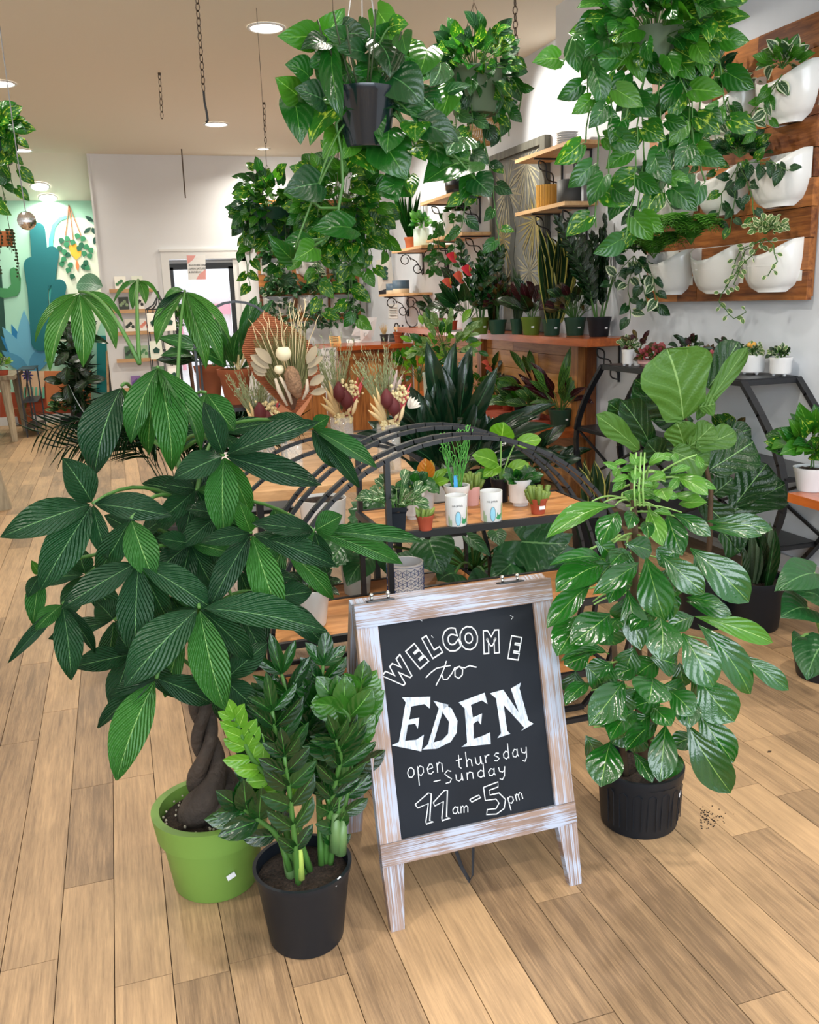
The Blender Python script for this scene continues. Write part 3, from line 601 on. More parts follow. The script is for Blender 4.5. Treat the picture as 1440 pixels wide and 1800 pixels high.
# ---------------------------------------------------------------- card ledges and cards on the back wall
cards = {0: [(212, 'e9e6da', 'white card with a green plant drawing on the top ledge'), (242, 'd8dccb', 'white card half hidden by the small leaf fan on the top ledge')],
 1: [(214, '39413a', 'dark green card on the second ledge'), (241, 'ece8de', 'white card with small black pots on the second ledge')],
 2: [(221, 'e6e2d6', 'white card with black pots on the third ledge'), (247, 'f1eee8', 'white card with a pink flower on the third ledge')],
 3: [(216, '4c7350', 'card with a dark jungle picture on the fourth ledge'), (240, 'a9c4a0', 'pale green leafy card on the fourth ledge'), (260, '2f9a78', 'teal card at the end of the fourth ledge')],
 4: [(222, '8a6aa8', 'purple landscape card on the lowest ledge'), (250, 'e8d8cc', 'pale card on the lowest ledge')]}
for r, zz in enumerate((1.79, 1.53, 1.25, .90, .52)):
    tag(obj('card_ledge', MB().box((.02, YF-.10, zz-.035), (.56, YF, zz)).box((.02, YF-.10, zz), (.56, YF-.09, zz+.012)), 'pine_x', org=(.3, YF, zz)), 'narrow oak card ledge on the back wall, %s from the top' % ('first', 'second', 'third', 'fourth', 'fifth')[r], 'shelf', 'card ledges')
    for k, (px, c, lb) in enumerate(cards[r]):
        x = at(px, 500, YF-.05).x+r*.0; w = .125 if r else .14; h = .17 if r < 4 else .16
        t = thing('greeting_card', lb, 'card', (x, YF-.07, zz), 'cards on the ledges')
        mb = MB().add([(x-w/2, YF-.075, zz+.001), (x+w/2, YF-.075, zz+.001), (x+w/2, YF-.03, zz+h), (x-w/2, YF-.03, zz+h), (x-w/2, YF-.069, zz+.001), (x+w/2, YF-.069, zz+.001), (x+w/2, YF-.024, zz+h), (x-w/2, YF-.024, zz+h)], [(0, 1, 2, 3), (5, 4, 7, 6), (0, 4, 5, 1), (1, 5, 6, 2), (2, 6, 7, 3), (3, 7, 4, 0)])
        obj('sheet', mb, mat('card_'+c, hx(c), .6), t)
        dk = {'e9e6da': '3f7a4a', 'd8dccb': '5d8f55', '39413a': '8aa07a', 'ece8de': '2c2c2c', 'e6e2d6': '2a3a30', 'f1eee8': 'e8907c', '4c7350': '1c3424', 'a9c4a0': '4f8a58', '2f9a78': '1d6a5a', '8a6aa8': '5a3d86', 'e8d8cc': 'b98a70'}[c]
        pm = MB()
        for q in range(4): u = (-.3+.2*q)*w; v = .3+.12*((q*7) % 3); pm.prism([(-.016, 0), (.016, 0), (.02, .03), (0, .045), (-.02, .03)], (1, 0, 0), Vector((0, .045, h)).normalized(), (x+u, YF-.077+.045*v, zz+h*v), (0, -.001, 0))
        obj('motif', pm, mat('card_'+dk, hx(dk), .6), t)
# ---------------------------------------------------------------- tote bag
tb = thing('tote_bag', 'white canvas tote bag with black base and handles hanging on the wall', 'bag', at(681, 500, 11.2))
mat('canvas', (.72, .70, .64), .8, bump=.3, bs=200); mat('black_cloth', (.015, .015, .018), .8)
def px3(pts, Y, dx=0): return [at(x, y, Y) for x, y in pts]
c = px3([(662, 458), (687, 452), (696, 503), (666, 512)], 11.2); b = px3([(666, 512), (696, 503), (696, 520), (688, 525), (668, 520)], 11.2)
def slab(name, v, th, m, par):
    v = [Vector(p) for p in v]; nrm = (v[1]-v[0]).cross(v[2]-v[1]).normalized()*th/2; k = len(v)
    cen = sum(v, Vector())/k; mb = MB(); mb.add([p-nrm*.35 for p in v]+[p+nrm*.35 for p in v]+[cen-nrm*1.6, cen+nrm*1.6], [((i+1) % k, i, 2*k) for i in range(k)]+[(k+i, k+(i+1) % k, 2*k+1) for i in range(k)]+[(i, (i+1) % k, k+(i+1) % k, k+i) for i in range(k)])
    return obj(name, mb, m, par)
slab('body', c, .05, 'canvas', tb); slab('base', b, .05, 'black_cloth', tb)
for a in ([(675, 456), (678, 420), (681, 408), (684, 420), (684, 454)], [(679, 455), (680, 425), (682, 407), (687, 425), (687, 452)]):
    obj('handle', MB().tube(px3(a, 11.2), .014, 6, flat=.4), 'black_cloth', tb)
for y_ in (473, 481, 489): obj('leaf_print', MB().prism([(-.03, -.02), (.03, -.02), (.04, .01), (0, .04), (-.04, .01)], (1, 0, 0), (0, 0, 1), at(677, y_, 11.15), (0, -.004, 0)), 'p_dgreen', tb)
tag(obj('wall_hook', MB().ball(at(682, 406, 11.2), .02), 'black_metal', org=at(682, 406, 11.2)), 'small black hook holding the tote bag', 'hook')
# ---------------------------------------------------------------- camera dome, notices
p = at(434, 433, YF-.03); t = thing('security_camera', 'white dome security camera with a black lens by the door', 'camera', p)
obj('body', MB().ball(p+Vector((0, -.0, 0)), .085, 16, 10), 'white_plastic', t, smooth=True); obj('lens', MB().ball(p+Vector((0, -.055, .005)), .05, 14, 8), 'black_metal', t, smooth=True)
p = at(428, 452, YF-.02); tag(obj('wall_sensor', MB().box(p-Vector((.04, .01, .05)), p+Vector((.04, .02, .05))), 'white_plastic', org=p), 'small white sensor box under the security camera', 'sensor')
def textmb(name, s, size, mw, m, parent, bold=0, font=None, align='CENTER', sp=1, ex=.0008, outline=None, label=None):
    cu = bpy.data.curves.new('txt', 'FONT'); cu.body = s; cu.size = size; cu.align_x = align; cu.extrude = ex; cu.offset = bold; cu.space_character = sp; cu.resolution_u = 3
    if outline: cu.fill_mode = 'NONE'; cu.bevel_depth = outline; cu.bevel_resolution = 0; cu.extrude = 0
    o = bpy.data.objects.new('txt', cu); S.collection.objects.link(o); dg = bpy.context.evaluated_depsgraph_get(); me = bpy.data.meshes.new_from_object(o.evaluated_get(dg)); bpy.data.objects.remove(o); me.materials.clear(); me.materials.append(M[m])
    q = inst(name, me, mw, parent)
    if label: q['label'] = label
    return q
mat('ink', (.02, .02, .025), .6); mat('pink_print', hx('e0a09a'), .7)
nt_ = thing('door_notice', 'white and pink paper notice taped over the top of the door', 'sign', at(346, 470, YF-.06))
a = px3([(328, 449), (361, 448), (362, 491), (331, 492)], YF-.06)
mb = MB(); mb.add(a+[p+Vector((0, .003, 0)) for p in a], [(0, 3, 2, 1), (4, 5, 6, 7), (0, 1, 5, 4), (1, 2, 6, 5), (2, 3, 7, 6), (3, 0, 4, 7)]); obj('sheet', mb, 'paper', nt_)
for tri in ([(328, 449), (344, 449), (340, 456), (330, 464)], [(362, 473), (362, 491), (345, 491), (350, 482)]):
    q = px3(tri, YF-.0615); mb = MB(); mb.add(q, [tuple(range(len(q)))[::-1]]); obj('pink_patch', mb, 'pink_print', nt_)
for s, py in (('IN-STORE ONLY', 467), ('OPEN SATURDAY', 473), ('& SUNDAY', 479)):
    q = at(332, py+1, YF-.063); textmb('lettering', s, .034, Matrix.Translation(q) @ Matrix.Rotation(PI/2, 4, 'X'), 'ink', nt_, align='LEFT')
# ================================================================ leaf materials
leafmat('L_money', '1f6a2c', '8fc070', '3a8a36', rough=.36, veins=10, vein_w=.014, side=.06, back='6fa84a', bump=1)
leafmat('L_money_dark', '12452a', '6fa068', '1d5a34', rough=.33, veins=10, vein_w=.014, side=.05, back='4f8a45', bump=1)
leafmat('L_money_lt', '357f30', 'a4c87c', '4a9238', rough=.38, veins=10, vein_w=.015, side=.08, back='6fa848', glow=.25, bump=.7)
leafmat('L_schef', '145a1e', '86b458', '1f7426', rough=.12, veins=5, vein_w=.011, side=.10, back='5fa03c', spec=1, bump=.3)
leafmat('L_schef_lt', '3f8a2c', 'a8cc78', '5aa03a', rough=.16, veins=5, vein_w=.014, side=.1, back='5f9a40', glow=.2, bump=.4)
leafmat('L_fig', '14401f', '7fae6c', '1f5227', rough=.2, veins=4, vein_w=.012, side=.4, back='5c9440', bump=.9)
leafmat('L_fig_lt', '458434', '8fb86c', '52903a', rough=.45, veins=4, vein_w=.014, side=.4, back='62a03e', bump=.9)
leafmat('L_zz', '0b3416', '4f8f3c', '1a5a20', rough=.16, veins=4, vein_w=.02, side=.1, back='2f7430', spec=.7, bump=.25)
leafmat('L_zz_lt', '58a62e', 'a8d668', '6cba38', rough=.2, veins=4, vein_w=.02, side=.1, back='74b848', bump=.25, glow=.3)
leafmat('L_poth', '145a1c', '5f9a40', '24702a', rough=.2, veins=5, vein_w=.012, side=.25, back='3f8a2c', glow=.3, spec=.6, bump=.3)
leafmat('L_poth_lt', '2f7f24', '7fb84c', '468f2a', rough=.25, veins=5, vein_w=.014, side=.2, back='4f962c', glow=.35, bump=.3)
leafmat('L_poth_var', '1f6a1c', 'a6cc5c', '2f8426', rough=.25, veins=5, vein_w=.014, side=.15, patch='c6dc4c', patch_amt=.55, back='4f982c', glow=.4, bump=.3)
leafmat('L_poth_dk', '0e3f1c', '4c8048', '17522a', rough=.25, veins=5, vein_w=.014, side=.2, back='2c6430', glow=.2, bump=.3)
mat('stem_green', hx('3f6a2a'), .5); mat('stem_dark', hx('2c3a1c'), .6); mat('stem_lt', hx('7fa858'), .5); mat('stem_brown', hx('4a3826'), .8, var=.3, vs=20)
mat('trunk_brown', hx('3c322b'), .8, var=.5, vs=14, bump=1, bs=45)
mat('pot_lime', hx('6f9440'), .45, var=.05, vs=4); mat('pot_black', (.009, .012, .017), .45, spec=.3); mat('pot_terra', hx('a65a36'), .75, var=.12, vs=8); mat('pot_forest', hx('1f4536'), .4); mat('pot_olive', hx('586f24'), .4)
mat('pot_sage', hx('4f6046'), .5); mat('pot_white', (.72, .74, .76), .3, coat=.3); mat('pot_navy', hx('0a161e'), .2, coat=.5); mat('perlite', (.5, .45, .35), .9)
def soil_disc(parent, c, r, m='soil', bump=.012, n=20):
    mb = MB(); c = Vector(c); rr = random.Random(int(c.x*991)); vs = [c+Vector((0, 0, bump))]; fs = []
    for k in range(1, 4):
        for i in range(n): t = 2*PI*i/n; vs.append(c+Vector((r*k/3*math.cos(t), r*k/3*math.sin(t), rr.uniform(-bump*.4, bump) if k < 3 else 0)))
    for i in range(n): fs.append((0, 1+i, 1+(i+1) % n))
    for k in range(2):
        for i in range(n): a = 1+k*n+i; b = 1+k*n+(i+1) % n; fs.append((a, a+n, b+n, b))
    mb.add(vs, fs); return obj('soil', mb, m, parent, smooth=True)
def pot(parent, c, rb, rt, h, m, rim=.0, rimh=.03, n=32, th=.005, soil=.03, square=False, foot=0, rib=0, ribn=0, name='pot', tilt=None):
    c = Vector(c); prof = [(rb*.96, 0), (rb, .006)]
    if foot: prof = [(rb*.7, 0), (rb*.72, foot*.8), (rb, foot)]
    hz = h-rimh
    if rim: prof += [(rb+(rt-rb)*(hz-.004)/h, hz-.004), (rb+(rt-rb)*hz/h+rim, hz+.003), (rt+rim, h)]
    else: prof += [(rb+(rt-rb)*.5, h*.5), (rt, h)]
    prof += [(rt-th, h), (rt-th*1.4, h-(soil or .04)-.01)]
    mb = MB(); mb.lathe(prof, c, 4 if square else n, rib=rib, ribn=ribn)
    if square:
        R4 = Matrix.Rotation(PI/4+YAW*-1, 4, 'Z'); mb.v = [tuple(c+(R4 @ ((Vector(v)-c)))) for v in mb.v]
    o = obj(name, mb, m, parent, smooth=not square); me = o.data
    if not square:
        import bmesh
        me.set_sharp_from_angle(angle=R_(40))
    if soil is not None: soil_disc(parent, c+Vector((0, 0, h-soil)), rt-th*1.5)
    return o
def sticker(parent, c, r, z, ang, w=.022, h=.012, tilt=0, m='tag_white'):
    """small price label on the pot's wall; ang 0 faces the camera side"""
    c = Vector(c); a = -PI/2+ang; d = Vector((math.cos(a), math.sin(a), 0)); s = Vector((-d.y, d.x, 0)); u = Vector((0, 0, 1)); s2 = s*math.cos(tilt)+u*math.sin(tilt); u2 = u*math.cos(tilt)-s*math.sin(tilt)
    p = c+d*(r+.0015)+u*z; q = p-d*.003
    mb = MB(); f = [p-s2*w/2-u2*h/2, p+s2*w/2-u2*h/2, p+s2*w/2+u2*h/2, p-s2*w/2+u2*h/2]; mb.add(f+[v-d*.003 for v in f], [(0, 1, 2, 3), (4, 7, 6, 5), (0, 4, 5, 1), (1, 5, 6, 2), (2, 6, 7, 3), (3, 7, 4, 0)])
    return obj('price_label', mb, m, parent)
def floor_under(px, py, r):
    p = onz(px, py); v = Vector((p.x, p.y, 0)).normalized(); return p+v*r
TOCAM = Vector((-.1, -1, .35))
# ================================================================ chalkboard sign
A = Vector((.511, 1.893, 0)); B = Vector((1.061, 1.899, 0)); SU = (B-A).normalized(); SN0 = Vector((-SU.y, SU.x, 0)); th = R_(14)
SV = Vector((0, 0, 1))*math.cos(th)+SN0*math.sin(th); SNr = SU.cross(SV)  # normal towards the viewer
SWID, SLEN, TK = .55, .83, .024
sg = thing('chalkboard_sign', 'whitewashed wooden sandwich board with a chalk welcome message', 'sign', (.8, 2.05, 0))
def spt(u, v, w=0): return A+SU*u+SV*v+SNr*w
def sbox(u0, v0, u1, v1, w0, w1, poly=None):
    mb = MB(); p = poly or [(u0, v0), (u1, v0), (u1, v1), (u0, v1)]; k = len(p)
    vs = [spt(u, v, w0) for u, v in p]+[spt(u, v, w1) for u, v in p]
    return mb.add(vs, [tuple(range(k))[::-1], tuple(range(k, 2*k))]+[(i, (i+1) % k, k+(i+1) % k, k+i) for i in range(k)])
ST = .057
obj('top_rail', sbox(0, .77, SWID, SLEN, -TK, .003), 'washed_x', sg)
obj('bottom_rail', sbox(0, .165, SWID, .222, -TK, .003), 'washed_x', sg)
obj('stile', sbox(0, 0, 0, 0, -TK, 0, [(0, .2225), (ST, .2225), (ST, .7695), (0, .7695)]), 'washed_z', sg)
obj('stile', sbox(0, 0, 0, 0, -TK, 0, [(SWID-ST, .2225), (SWID, .2225), (SWID, .7695), (SWID-ST, .7695)]), 'washed_z', sg)
obj('leg', sbox(0, 0, 0, 0, -TK, 0, [(.005, 0), (.040, 0), (ST, .1645), (0, .1645)]), 'washed_z', sg)
obj('leg', sbox(0, 0, 0, 0, -TK, 0, [(SWID-.040, 0), (SWID-.005, 0), (SWID, .1645), (SWID-ST, .1645)]), 'washed_z', sg)
mat('slate', hx('151a22'), .7, var=.2, vs=5, spec=.25)
bd = obj('chalkboard', sbox(ST-.005, .217, SWID-ST+.005, .775, -.014, -.009), 'slate', sg)
# rear frame leans the other way
SVb = Vector((0, 0, 1))*math.cos(R_(16))+SN0*-math.sin(R_(16)); top = spt(0, SLEN)-SNr*(TK+.004)
Lb = top.z/math.cos(R_(16)); At = Vector((top.x, top.y, 0))+SN0*(Lb*math.sin(R_(16))); nb = SU.cross(SVb)
def rb_(u0, v0, u1, v1, m):
    vs = [At+SU*u+SVb*v+nb*w for w in (0, -.022) for u, v in ((u0, v0), (u1, v0), (u1, v1), (u0, v1))]
    obj('rear_rail' if u1-u0 > .2 else 'rear_stile', MB().add(vs, [(0, 3, 2, 1), (4, 5, 6, 7), (0, 1, 5, 4), (1, 2, 6, 5), (2, 3, 7, 6), (3, 0, 4, 7)]), m, sg)
rb_(0, 0, ST, Lb, 'washed_z'); rb_(SWID-ST, 0, SWID, Lb, 'washed_z'); rb_(ST, Lb-.06, SWID-ST, Lb, 'washed_x'); rb_(ST, .165, SWID-ST, .22, 'washed_x')
obj('rear_panel', MB().add([At+SU*u+SVb*v+nb*w for w in (-.008, -.012) for u, v in ((ST, .22), (SWID-ST, .22), (SWID-ST, Lb-.06), (ST, Lb-.06))], [(0, 3, 2, 1), (4, 5, 6, 7)]), 'slate', sg)
for u in (.075, .44):
    h = obj('hinge', sbox(u-.035, SLEN-.0005, u+.035, SLEN+.004, -.05, -.004), 'black_metal', sg)
    for du in (-.022, .022): c = spt(u+du, SLEN+.004, -.018); obj('screw', MB().tube([c, c+SV*.010], .004, 8).ball(c+SV*.014, .006, 8, 6), 'chrome', h, smooth=True)
s0 = spt(.21, .17, -.03); s1 = At+SU*.26+SVb*.17; lo = s0.lerp(s1, .35); lo.z = .03
sp_ = [s0, at(800, 1490, 2.03), at(812, 1525, 2.0), at(826, 1549, 1.995), at(831, 1538, 1.995), at(832, 1490, 2.02), s1]
for q_ in sp_: q_.z = max(q_.z, .008)
obj('strap', MB().tube(sp_, .006, 6, flat=.35), 'black_cloth', sg)
mat('chalk', (.78, .82, .86), .9, var=.10, vs=90)
mat('chalk_fill', (.52, .58, .66), .9, var=.38, vs=55, stretch=(2.5, 1, .7))
def suv(px, py):
    d = ray(px, py); k = (A-SNr*.009-CAM).dot(SNr)/d.dot(SNr); q = CAM+d*k-A; return q.dot(SU), q.dot(SV)
def crop4(x, y): return suv(600+x/2.813, 1000+y/2.813)
CW = -.0088
def stroke(name, pts, r=.0017, conv=crop4, closed=False, parent=None):
    q = [conv(*p) for p in pts]
    if closed: q.append(q[0])
    mb = MB(); mb.tube([spt(u, v, CW) for u, v in q], r, 5); return obj(name, mb, 'chalk', parent or bd)
def fillp(name, pts):
    q = [crop4(*p) for p in pts]; k = len(q); vs = [spt(u, v, CW) for u, v in q]+[spt(u, v, CW+.0012) for u, v in q]
    if sum(q[i][0]*q[(i+1) % k][1]-q[(i+1) % k][0]*q[i][1] for i in range(k)) < 0: vs = vs[:k][::-1]+vs[k:][::-1]
    import bmesh
    bm = bmesh.new(); tv = [bm.verts.new(v) for v in vs[k:]]; e = [bm.edges.new((tv[i], tv[(i+1) % k])) for i in range(k)]
    bmesh.ops.triangle_fill(bm, edges=e, use_beauty=True); bv = [bm.verts.new(v) for v in vs[:k]]
    for i in range(k): bm.faces.new((bv[i], bv[(i+1) % k], tv[(i+1) % k], tv[i]))
    bm.normal_update()
    w = wloc(bd); bmesh.ops.translate(bm, verts=bm.verts, vec=-w); me = bpy.data.meshes.new(name); bm.to_mesh(me); bm.free(); me.materials.append(M['chalk_fill'])
    o = bpy.data.objects.new(name, me); S.collection.objects.link(o); o.parent = bd
# WELCOME in block outlines
for ch, px, py, ang, sz in (('W', 285, 512, 38, 1.), ('E', 372, 432, 30, 1.), ('L', 446, 378, 20, 1.), ('C', 540, 350, 8, 1.), ('O', 630, 340, 0, 1.), ('M', 742, 358, -8, 1.), ('E', 857, 388, -20, 1.)):
    u, v = crop4(px, py); a = R_(ang+3); X = SU*math.cos(a)+SV*math.sin(a); Y = SV*math.cos(a)-SU*math.sin(a)
    s = .056; Y = Y*1.3; c = spt(u, v, CW)-Y*s*.36
    mw = Matrix(((X.x, Y.x, SNr.x, c.x), (X.y, Y.y, SNr.y, c.y), (X.z, Y.z, SNr.z, c.z), (0, 0, 0, 1)))
    textmb('lettering', ch, s, mw, 'chalk', bd, bold=.0042, outline=.0016)
stroke('lettering', [(418, 538), (440, 515), (470, 492), (510, 482), (540, 478)]); stroke('lettering', [(520, 455), (505, 500), (490, 535), (468, 577)])
stroke('lettering', [(498, 525), (505, 548), (525, 545), (548, 515), (560, 490), (585, 482), (600, 498), (598, 525), (580, 542), (562, 530), (562, 500), (580, 484), (610, 490), (635, 478), (655, 484), (668, 486)])
fillp('lettering', [(300, 635), (440, 632), (437, 690), (410, 668), (345, 680), (335, 745), (385, 735), (378, 790), (365, 765), (330, 770), (315, 850), (370, 845), (408, 820), (395, 902), (250, 872), (285, 855), (318, 660)])
fillp('lettering', [(455, 652), (530, 672), (502, 700), (455, 860), (470, 889), (400, 893), (428, 868), (482, 690)])
fillp('lettering', [(503, 664), (545, 690), (574, 750), (570, 810), (540, 855), (471, 889), (456, 858), (500, 845), (528, 815), (532, 755), (503, 712)])
fillp('lettering', [(580, 660), (708, 612), (722, 668), (695, 650), (640, 672), (650, 735), (695, 715), (690, 770), (675, 750), (652, 765), (655, 840), (700, 825), (735, 808), (738, 866), (594, 880), (622, 860), (610, 690)])
fillp('lettering', [(735, 615), (800, 597), (878, 712), (838, 592), (888, 562), (880, 590), (925, 750), (950, 765), (890, 800), (905, 785), (802, 672), (820, 800), (835, 815), (772, 836), (790, 812), (765, 640)])
SF = {'o': [[(.5, 0), (.15, .1), (0, .5), (.2, .9), (.55, 1), (.85, .7), (.85, .3), (.5, 0)]], 'p': [[(.1, 1), (.1, -.9)], [(.1, .75), (.4, 1), (.8, .8), (.8, .3), (.45, 0), (.1, .25)]], 'e': [[(.1, .5), (.8, .6), (.7, .95), (.4, 1), (.05, .6), (.15, .1), (.5, 0), (.85, .2)]],
 'n': [[(.1, 1), (.1, 0)], [(.1, .7), (.4, 1), (.75, .85), (.8, 0)]], 't': [[(.4, 1.7), (.35, .2), (.6, 0)], [(0, 1.05), (.8, 1.15)]], 'h': [[(.1, 1.9), (.1, 0)], [(.1, .6), (.4, .95), (.75, .8), (.8, 0)]], 'u': [[(.05, 1), (.1, .2), (.4, 0), (.7, .25), (.75, 1)], [(.75, 1), (.85, 0)]],
 'r': [[(.1, 1), (.15, 0)], [(.12, .6), (.4, .95), (.7, .95)]], 's': [[(.75, .9), (.4, 1), (.1, .75), (.5, .5), (.75, .25), (.4, 0), (.05, .1)]], 'd': [[(.8, 1.9), (.8, 0)], [(.8, .75), (.45, 1), (.1, .7), (.1, .25), (.45, 0), (.8, .25)]], 'a': [[(.75, .8), (.4, 1), (.1, .6), (.15, .1), (.5, 0), (.75, .3)], [(.78, 1), (.75, .3), (.9, 0)]],
 'y': [[(.05, 1), (.15, .4), (.5, .25), (.75, .5)], [(.8, 1), (.7, -.3), (.4, -.8), (.1, -.6)]], 'm': [[(.05, 1), (.05, 0)], [(.05, .7), (.3, 1), (.45, .75), (.45, 0)], [(.45, .7), (.75, 1), (.95, .75), (.95, 0)]], '-': [[(0, .5), (.8, .55)]], 'S': [[(.8, 1.5), (.4, 1.7), (.05, 1.3), (.4, .85), (.8, .5), (.6, .05), (.1, .0)]]}
def script(txt, p0, p1, xh, r=.0014, wk=.78):
    """single-line hand lettering from crop point p0 to p1"""
    a = Vector(crop4(*p0)); b = Vector(crop4(*p1)); d = (b-a); n = len(txt); ad = d/n; dn = d.normalized(); up = Vector((-dn.y, dn.x)); mb = MB()
    for i, ch in enumerate(txt):
        if ch == ' ': continue
        for pl_ in SF[ch]:
            pts = []
            for x, y in pl_: q = a+ad*(i+x*wk)+up*(y*xh); pts.append(spt(q.x, q.y, CW))
            mb.tube(pts, r, 5)
    obj('lettering', mb, 'chalk', bd, kind='stuff')
script('open', (330, 1035), (520, 1000), .026); script('thursday', (572, 990), (935, 915), .021)
script('-Sunday', (458, 1070), (830, 1008), .019); script('am', (548, 1212), (632, 1203), .018, wk=.9); script('pm', (828, 1165), (905, 1133), .019, wk=.85)
stroke('lettering', [(365, 1165), (430, 1108), (445, 1112), (437, 1245), (455, 1250), (420, 1262), (418, 1250), (430, 1160), (378, 1182)], closed=True)
stroke('lettering', [(455, 1155), (510, 1095), (525, 1095), (520, 1225), (538, 1232), (498, 1245), (497, 1232), (505, 1150), (462, 1172)], closed=True)
stroke('lettering', [(635, 1140), (680, 1118), (690, 1130), (645, 1153)], closed=True)
stroke('lettering', [(703, 1080), (775, 1053), (775, 1078), (730, 1095), (735, 1118), (780, 1108), (812, 1140), (805, 1185), (768, 1212), (718, 1215), (722, 1190), (765, 1185), (780, 1158), (765, 1138), (712, 1145)], closed=True)
for pts in ([(380, 245), (400, 258)], [(835, 230), (850, 238), (840, 250)], [(445, 330), (455, 340)]): stroke('chalk_smudge', pts, .0006)
# ================================================================ money tree
mt = thing('money_tree', 'tall braided-trunk money tree in a lime green pot with drooping hand-shaped leaves', 'potted plant', floor_under(386, 1586, .11))
c0 = Vector(mt.location); PH = at(372, 1412, c0.y).z
p_ = pot(mt, c0, .115, .146, PH, 'pot_lime', rim=.012, rimh=.075, soil=.035, n=40, th=.010); sticker(p_, c0, .132, PH*.36, .22, .024, .014, .3)
mb = MB(); rr = random.Random(2)
for i in range(140): a = rr.uniform(0, 2*PI); q = rr.uniform(.02, .14); mb.ball(c0+Vector((q*math.cos(a), q*math.sin(a), PH-.026+rr.uniform(0, .006))), rr.uniform(.002, .004), 5, 4)
obj('perlite', mb, 'perlite', mt, kind='stuff')
zt = at(362, 1190, c0.y).z; zb = PH-.04
for k in range(3):
    pts = []; rs = []; n = 34
    for i in range(n+1):
        t = i/n; z = zb+(zt-zb)*t; a = 2*PI*k/3+8.2*t**1.15+.9; rad = .036*(1-t)**2.6+.018
        cx = at(365-6*t, 1300, c0.y).x; pts.append(Vector((cx+rad*math.cos(a), c0.y+rad*math.sin(a), z))); rs.append(.0195+.030*math.exp(-((t-.08)/.22)**2)-.004*t)
    obj('trunk_strand', MB().tube(pts, rs, 12), 'trunk_brown', mt, smooth=True)
NODES = [at(x, y, Y) for x, y, Y in ((362, 1200, c0.y), (350, 1100, c0.y+.02), (345, 1000, c0.y+.03), (340, 900, c0.y+.04), (310, 800, c0.y+.06), (262, 770, c0.y+.08), (245, 640, c0.y+.1))]
obj('stem', MB().tube(NODES[:6], [.016, .012, .010, .009, .008, .006], 8), 'stem_green', mt, smooth=True)
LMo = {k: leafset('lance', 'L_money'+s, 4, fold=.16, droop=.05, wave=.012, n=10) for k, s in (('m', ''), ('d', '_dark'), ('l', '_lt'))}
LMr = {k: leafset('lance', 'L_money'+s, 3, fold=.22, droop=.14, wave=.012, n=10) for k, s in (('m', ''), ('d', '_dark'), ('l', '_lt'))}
def cluster(cx, cy, Y, tips, kind, node=None, hint=(-.05, -.8, .6), arch=False, parent=mt, stem='stem_green'):
    c = at(cx, cy, Y)
    if node is not None:
        q = NODES[node]; obj('leaf_stalk', MB().tube(curve(q, c, .05, 8), [.0055-.0002*i for i in range(9)], 6), stem, parent, smooth=True)
    for tip in tips:
        tx, ty, w = tip[:3]; kd = tip[3] if len(tip) > 3 and isinstance(tip[3], str) else kind; dy = next((v for v in tip[3:] if not isinstance(v, str)), -.03)
        tp = at(tx, ty, Y+dy); b = c+(tp-c)*.03
        leaf(parent, (LMr if arch else LMo)[kd], b, tp, w/ppm(c)*1.08, tc(c, .45) if not arch else Vector((0, -.6, .8)), rnd.uniform(-.2, .2))
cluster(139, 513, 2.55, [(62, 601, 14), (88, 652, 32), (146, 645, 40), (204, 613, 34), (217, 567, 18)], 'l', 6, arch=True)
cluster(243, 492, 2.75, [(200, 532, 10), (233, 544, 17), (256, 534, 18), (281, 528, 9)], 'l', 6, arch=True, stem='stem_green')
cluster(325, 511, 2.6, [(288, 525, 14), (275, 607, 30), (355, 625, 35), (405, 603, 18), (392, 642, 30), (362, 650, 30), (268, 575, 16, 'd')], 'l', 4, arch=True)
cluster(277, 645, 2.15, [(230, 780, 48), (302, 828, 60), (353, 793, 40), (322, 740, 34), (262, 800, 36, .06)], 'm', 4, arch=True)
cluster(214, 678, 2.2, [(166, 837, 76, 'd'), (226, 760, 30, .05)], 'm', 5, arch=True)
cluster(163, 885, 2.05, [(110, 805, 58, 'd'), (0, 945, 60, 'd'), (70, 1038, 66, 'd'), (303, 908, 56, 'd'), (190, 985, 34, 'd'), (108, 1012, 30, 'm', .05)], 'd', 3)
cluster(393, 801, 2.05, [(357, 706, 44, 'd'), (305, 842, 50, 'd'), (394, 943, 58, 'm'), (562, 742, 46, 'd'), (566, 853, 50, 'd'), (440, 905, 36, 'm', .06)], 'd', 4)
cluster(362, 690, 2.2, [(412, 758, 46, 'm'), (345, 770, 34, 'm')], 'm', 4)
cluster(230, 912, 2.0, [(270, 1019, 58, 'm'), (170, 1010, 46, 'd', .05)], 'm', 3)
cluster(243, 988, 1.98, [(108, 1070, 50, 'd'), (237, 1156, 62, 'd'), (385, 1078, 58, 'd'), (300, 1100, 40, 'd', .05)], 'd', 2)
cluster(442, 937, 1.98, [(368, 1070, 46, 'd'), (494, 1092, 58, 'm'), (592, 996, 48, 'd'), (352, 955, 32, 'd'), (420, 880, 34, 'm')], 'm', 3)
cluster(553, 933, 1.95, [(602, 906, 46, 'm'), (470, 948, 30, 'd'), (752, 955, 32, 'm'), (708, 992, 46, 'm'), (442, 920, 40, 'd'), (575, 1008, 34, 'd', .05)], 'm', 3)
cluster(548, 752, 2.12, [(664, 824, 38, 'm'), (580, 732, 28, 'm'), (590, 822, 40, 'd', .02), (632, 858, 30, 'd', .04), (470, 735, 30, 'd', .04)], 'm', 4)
cluster(350, 1068, 1.92, [(218, 1208, 80, 'd'), (395, 1248, 68, 'm'), (575, 1110, 66, 'd'), (262, 1125, 40, 'd', .06), (445, 1160, 46, 'd', .06)], 'd', 1)
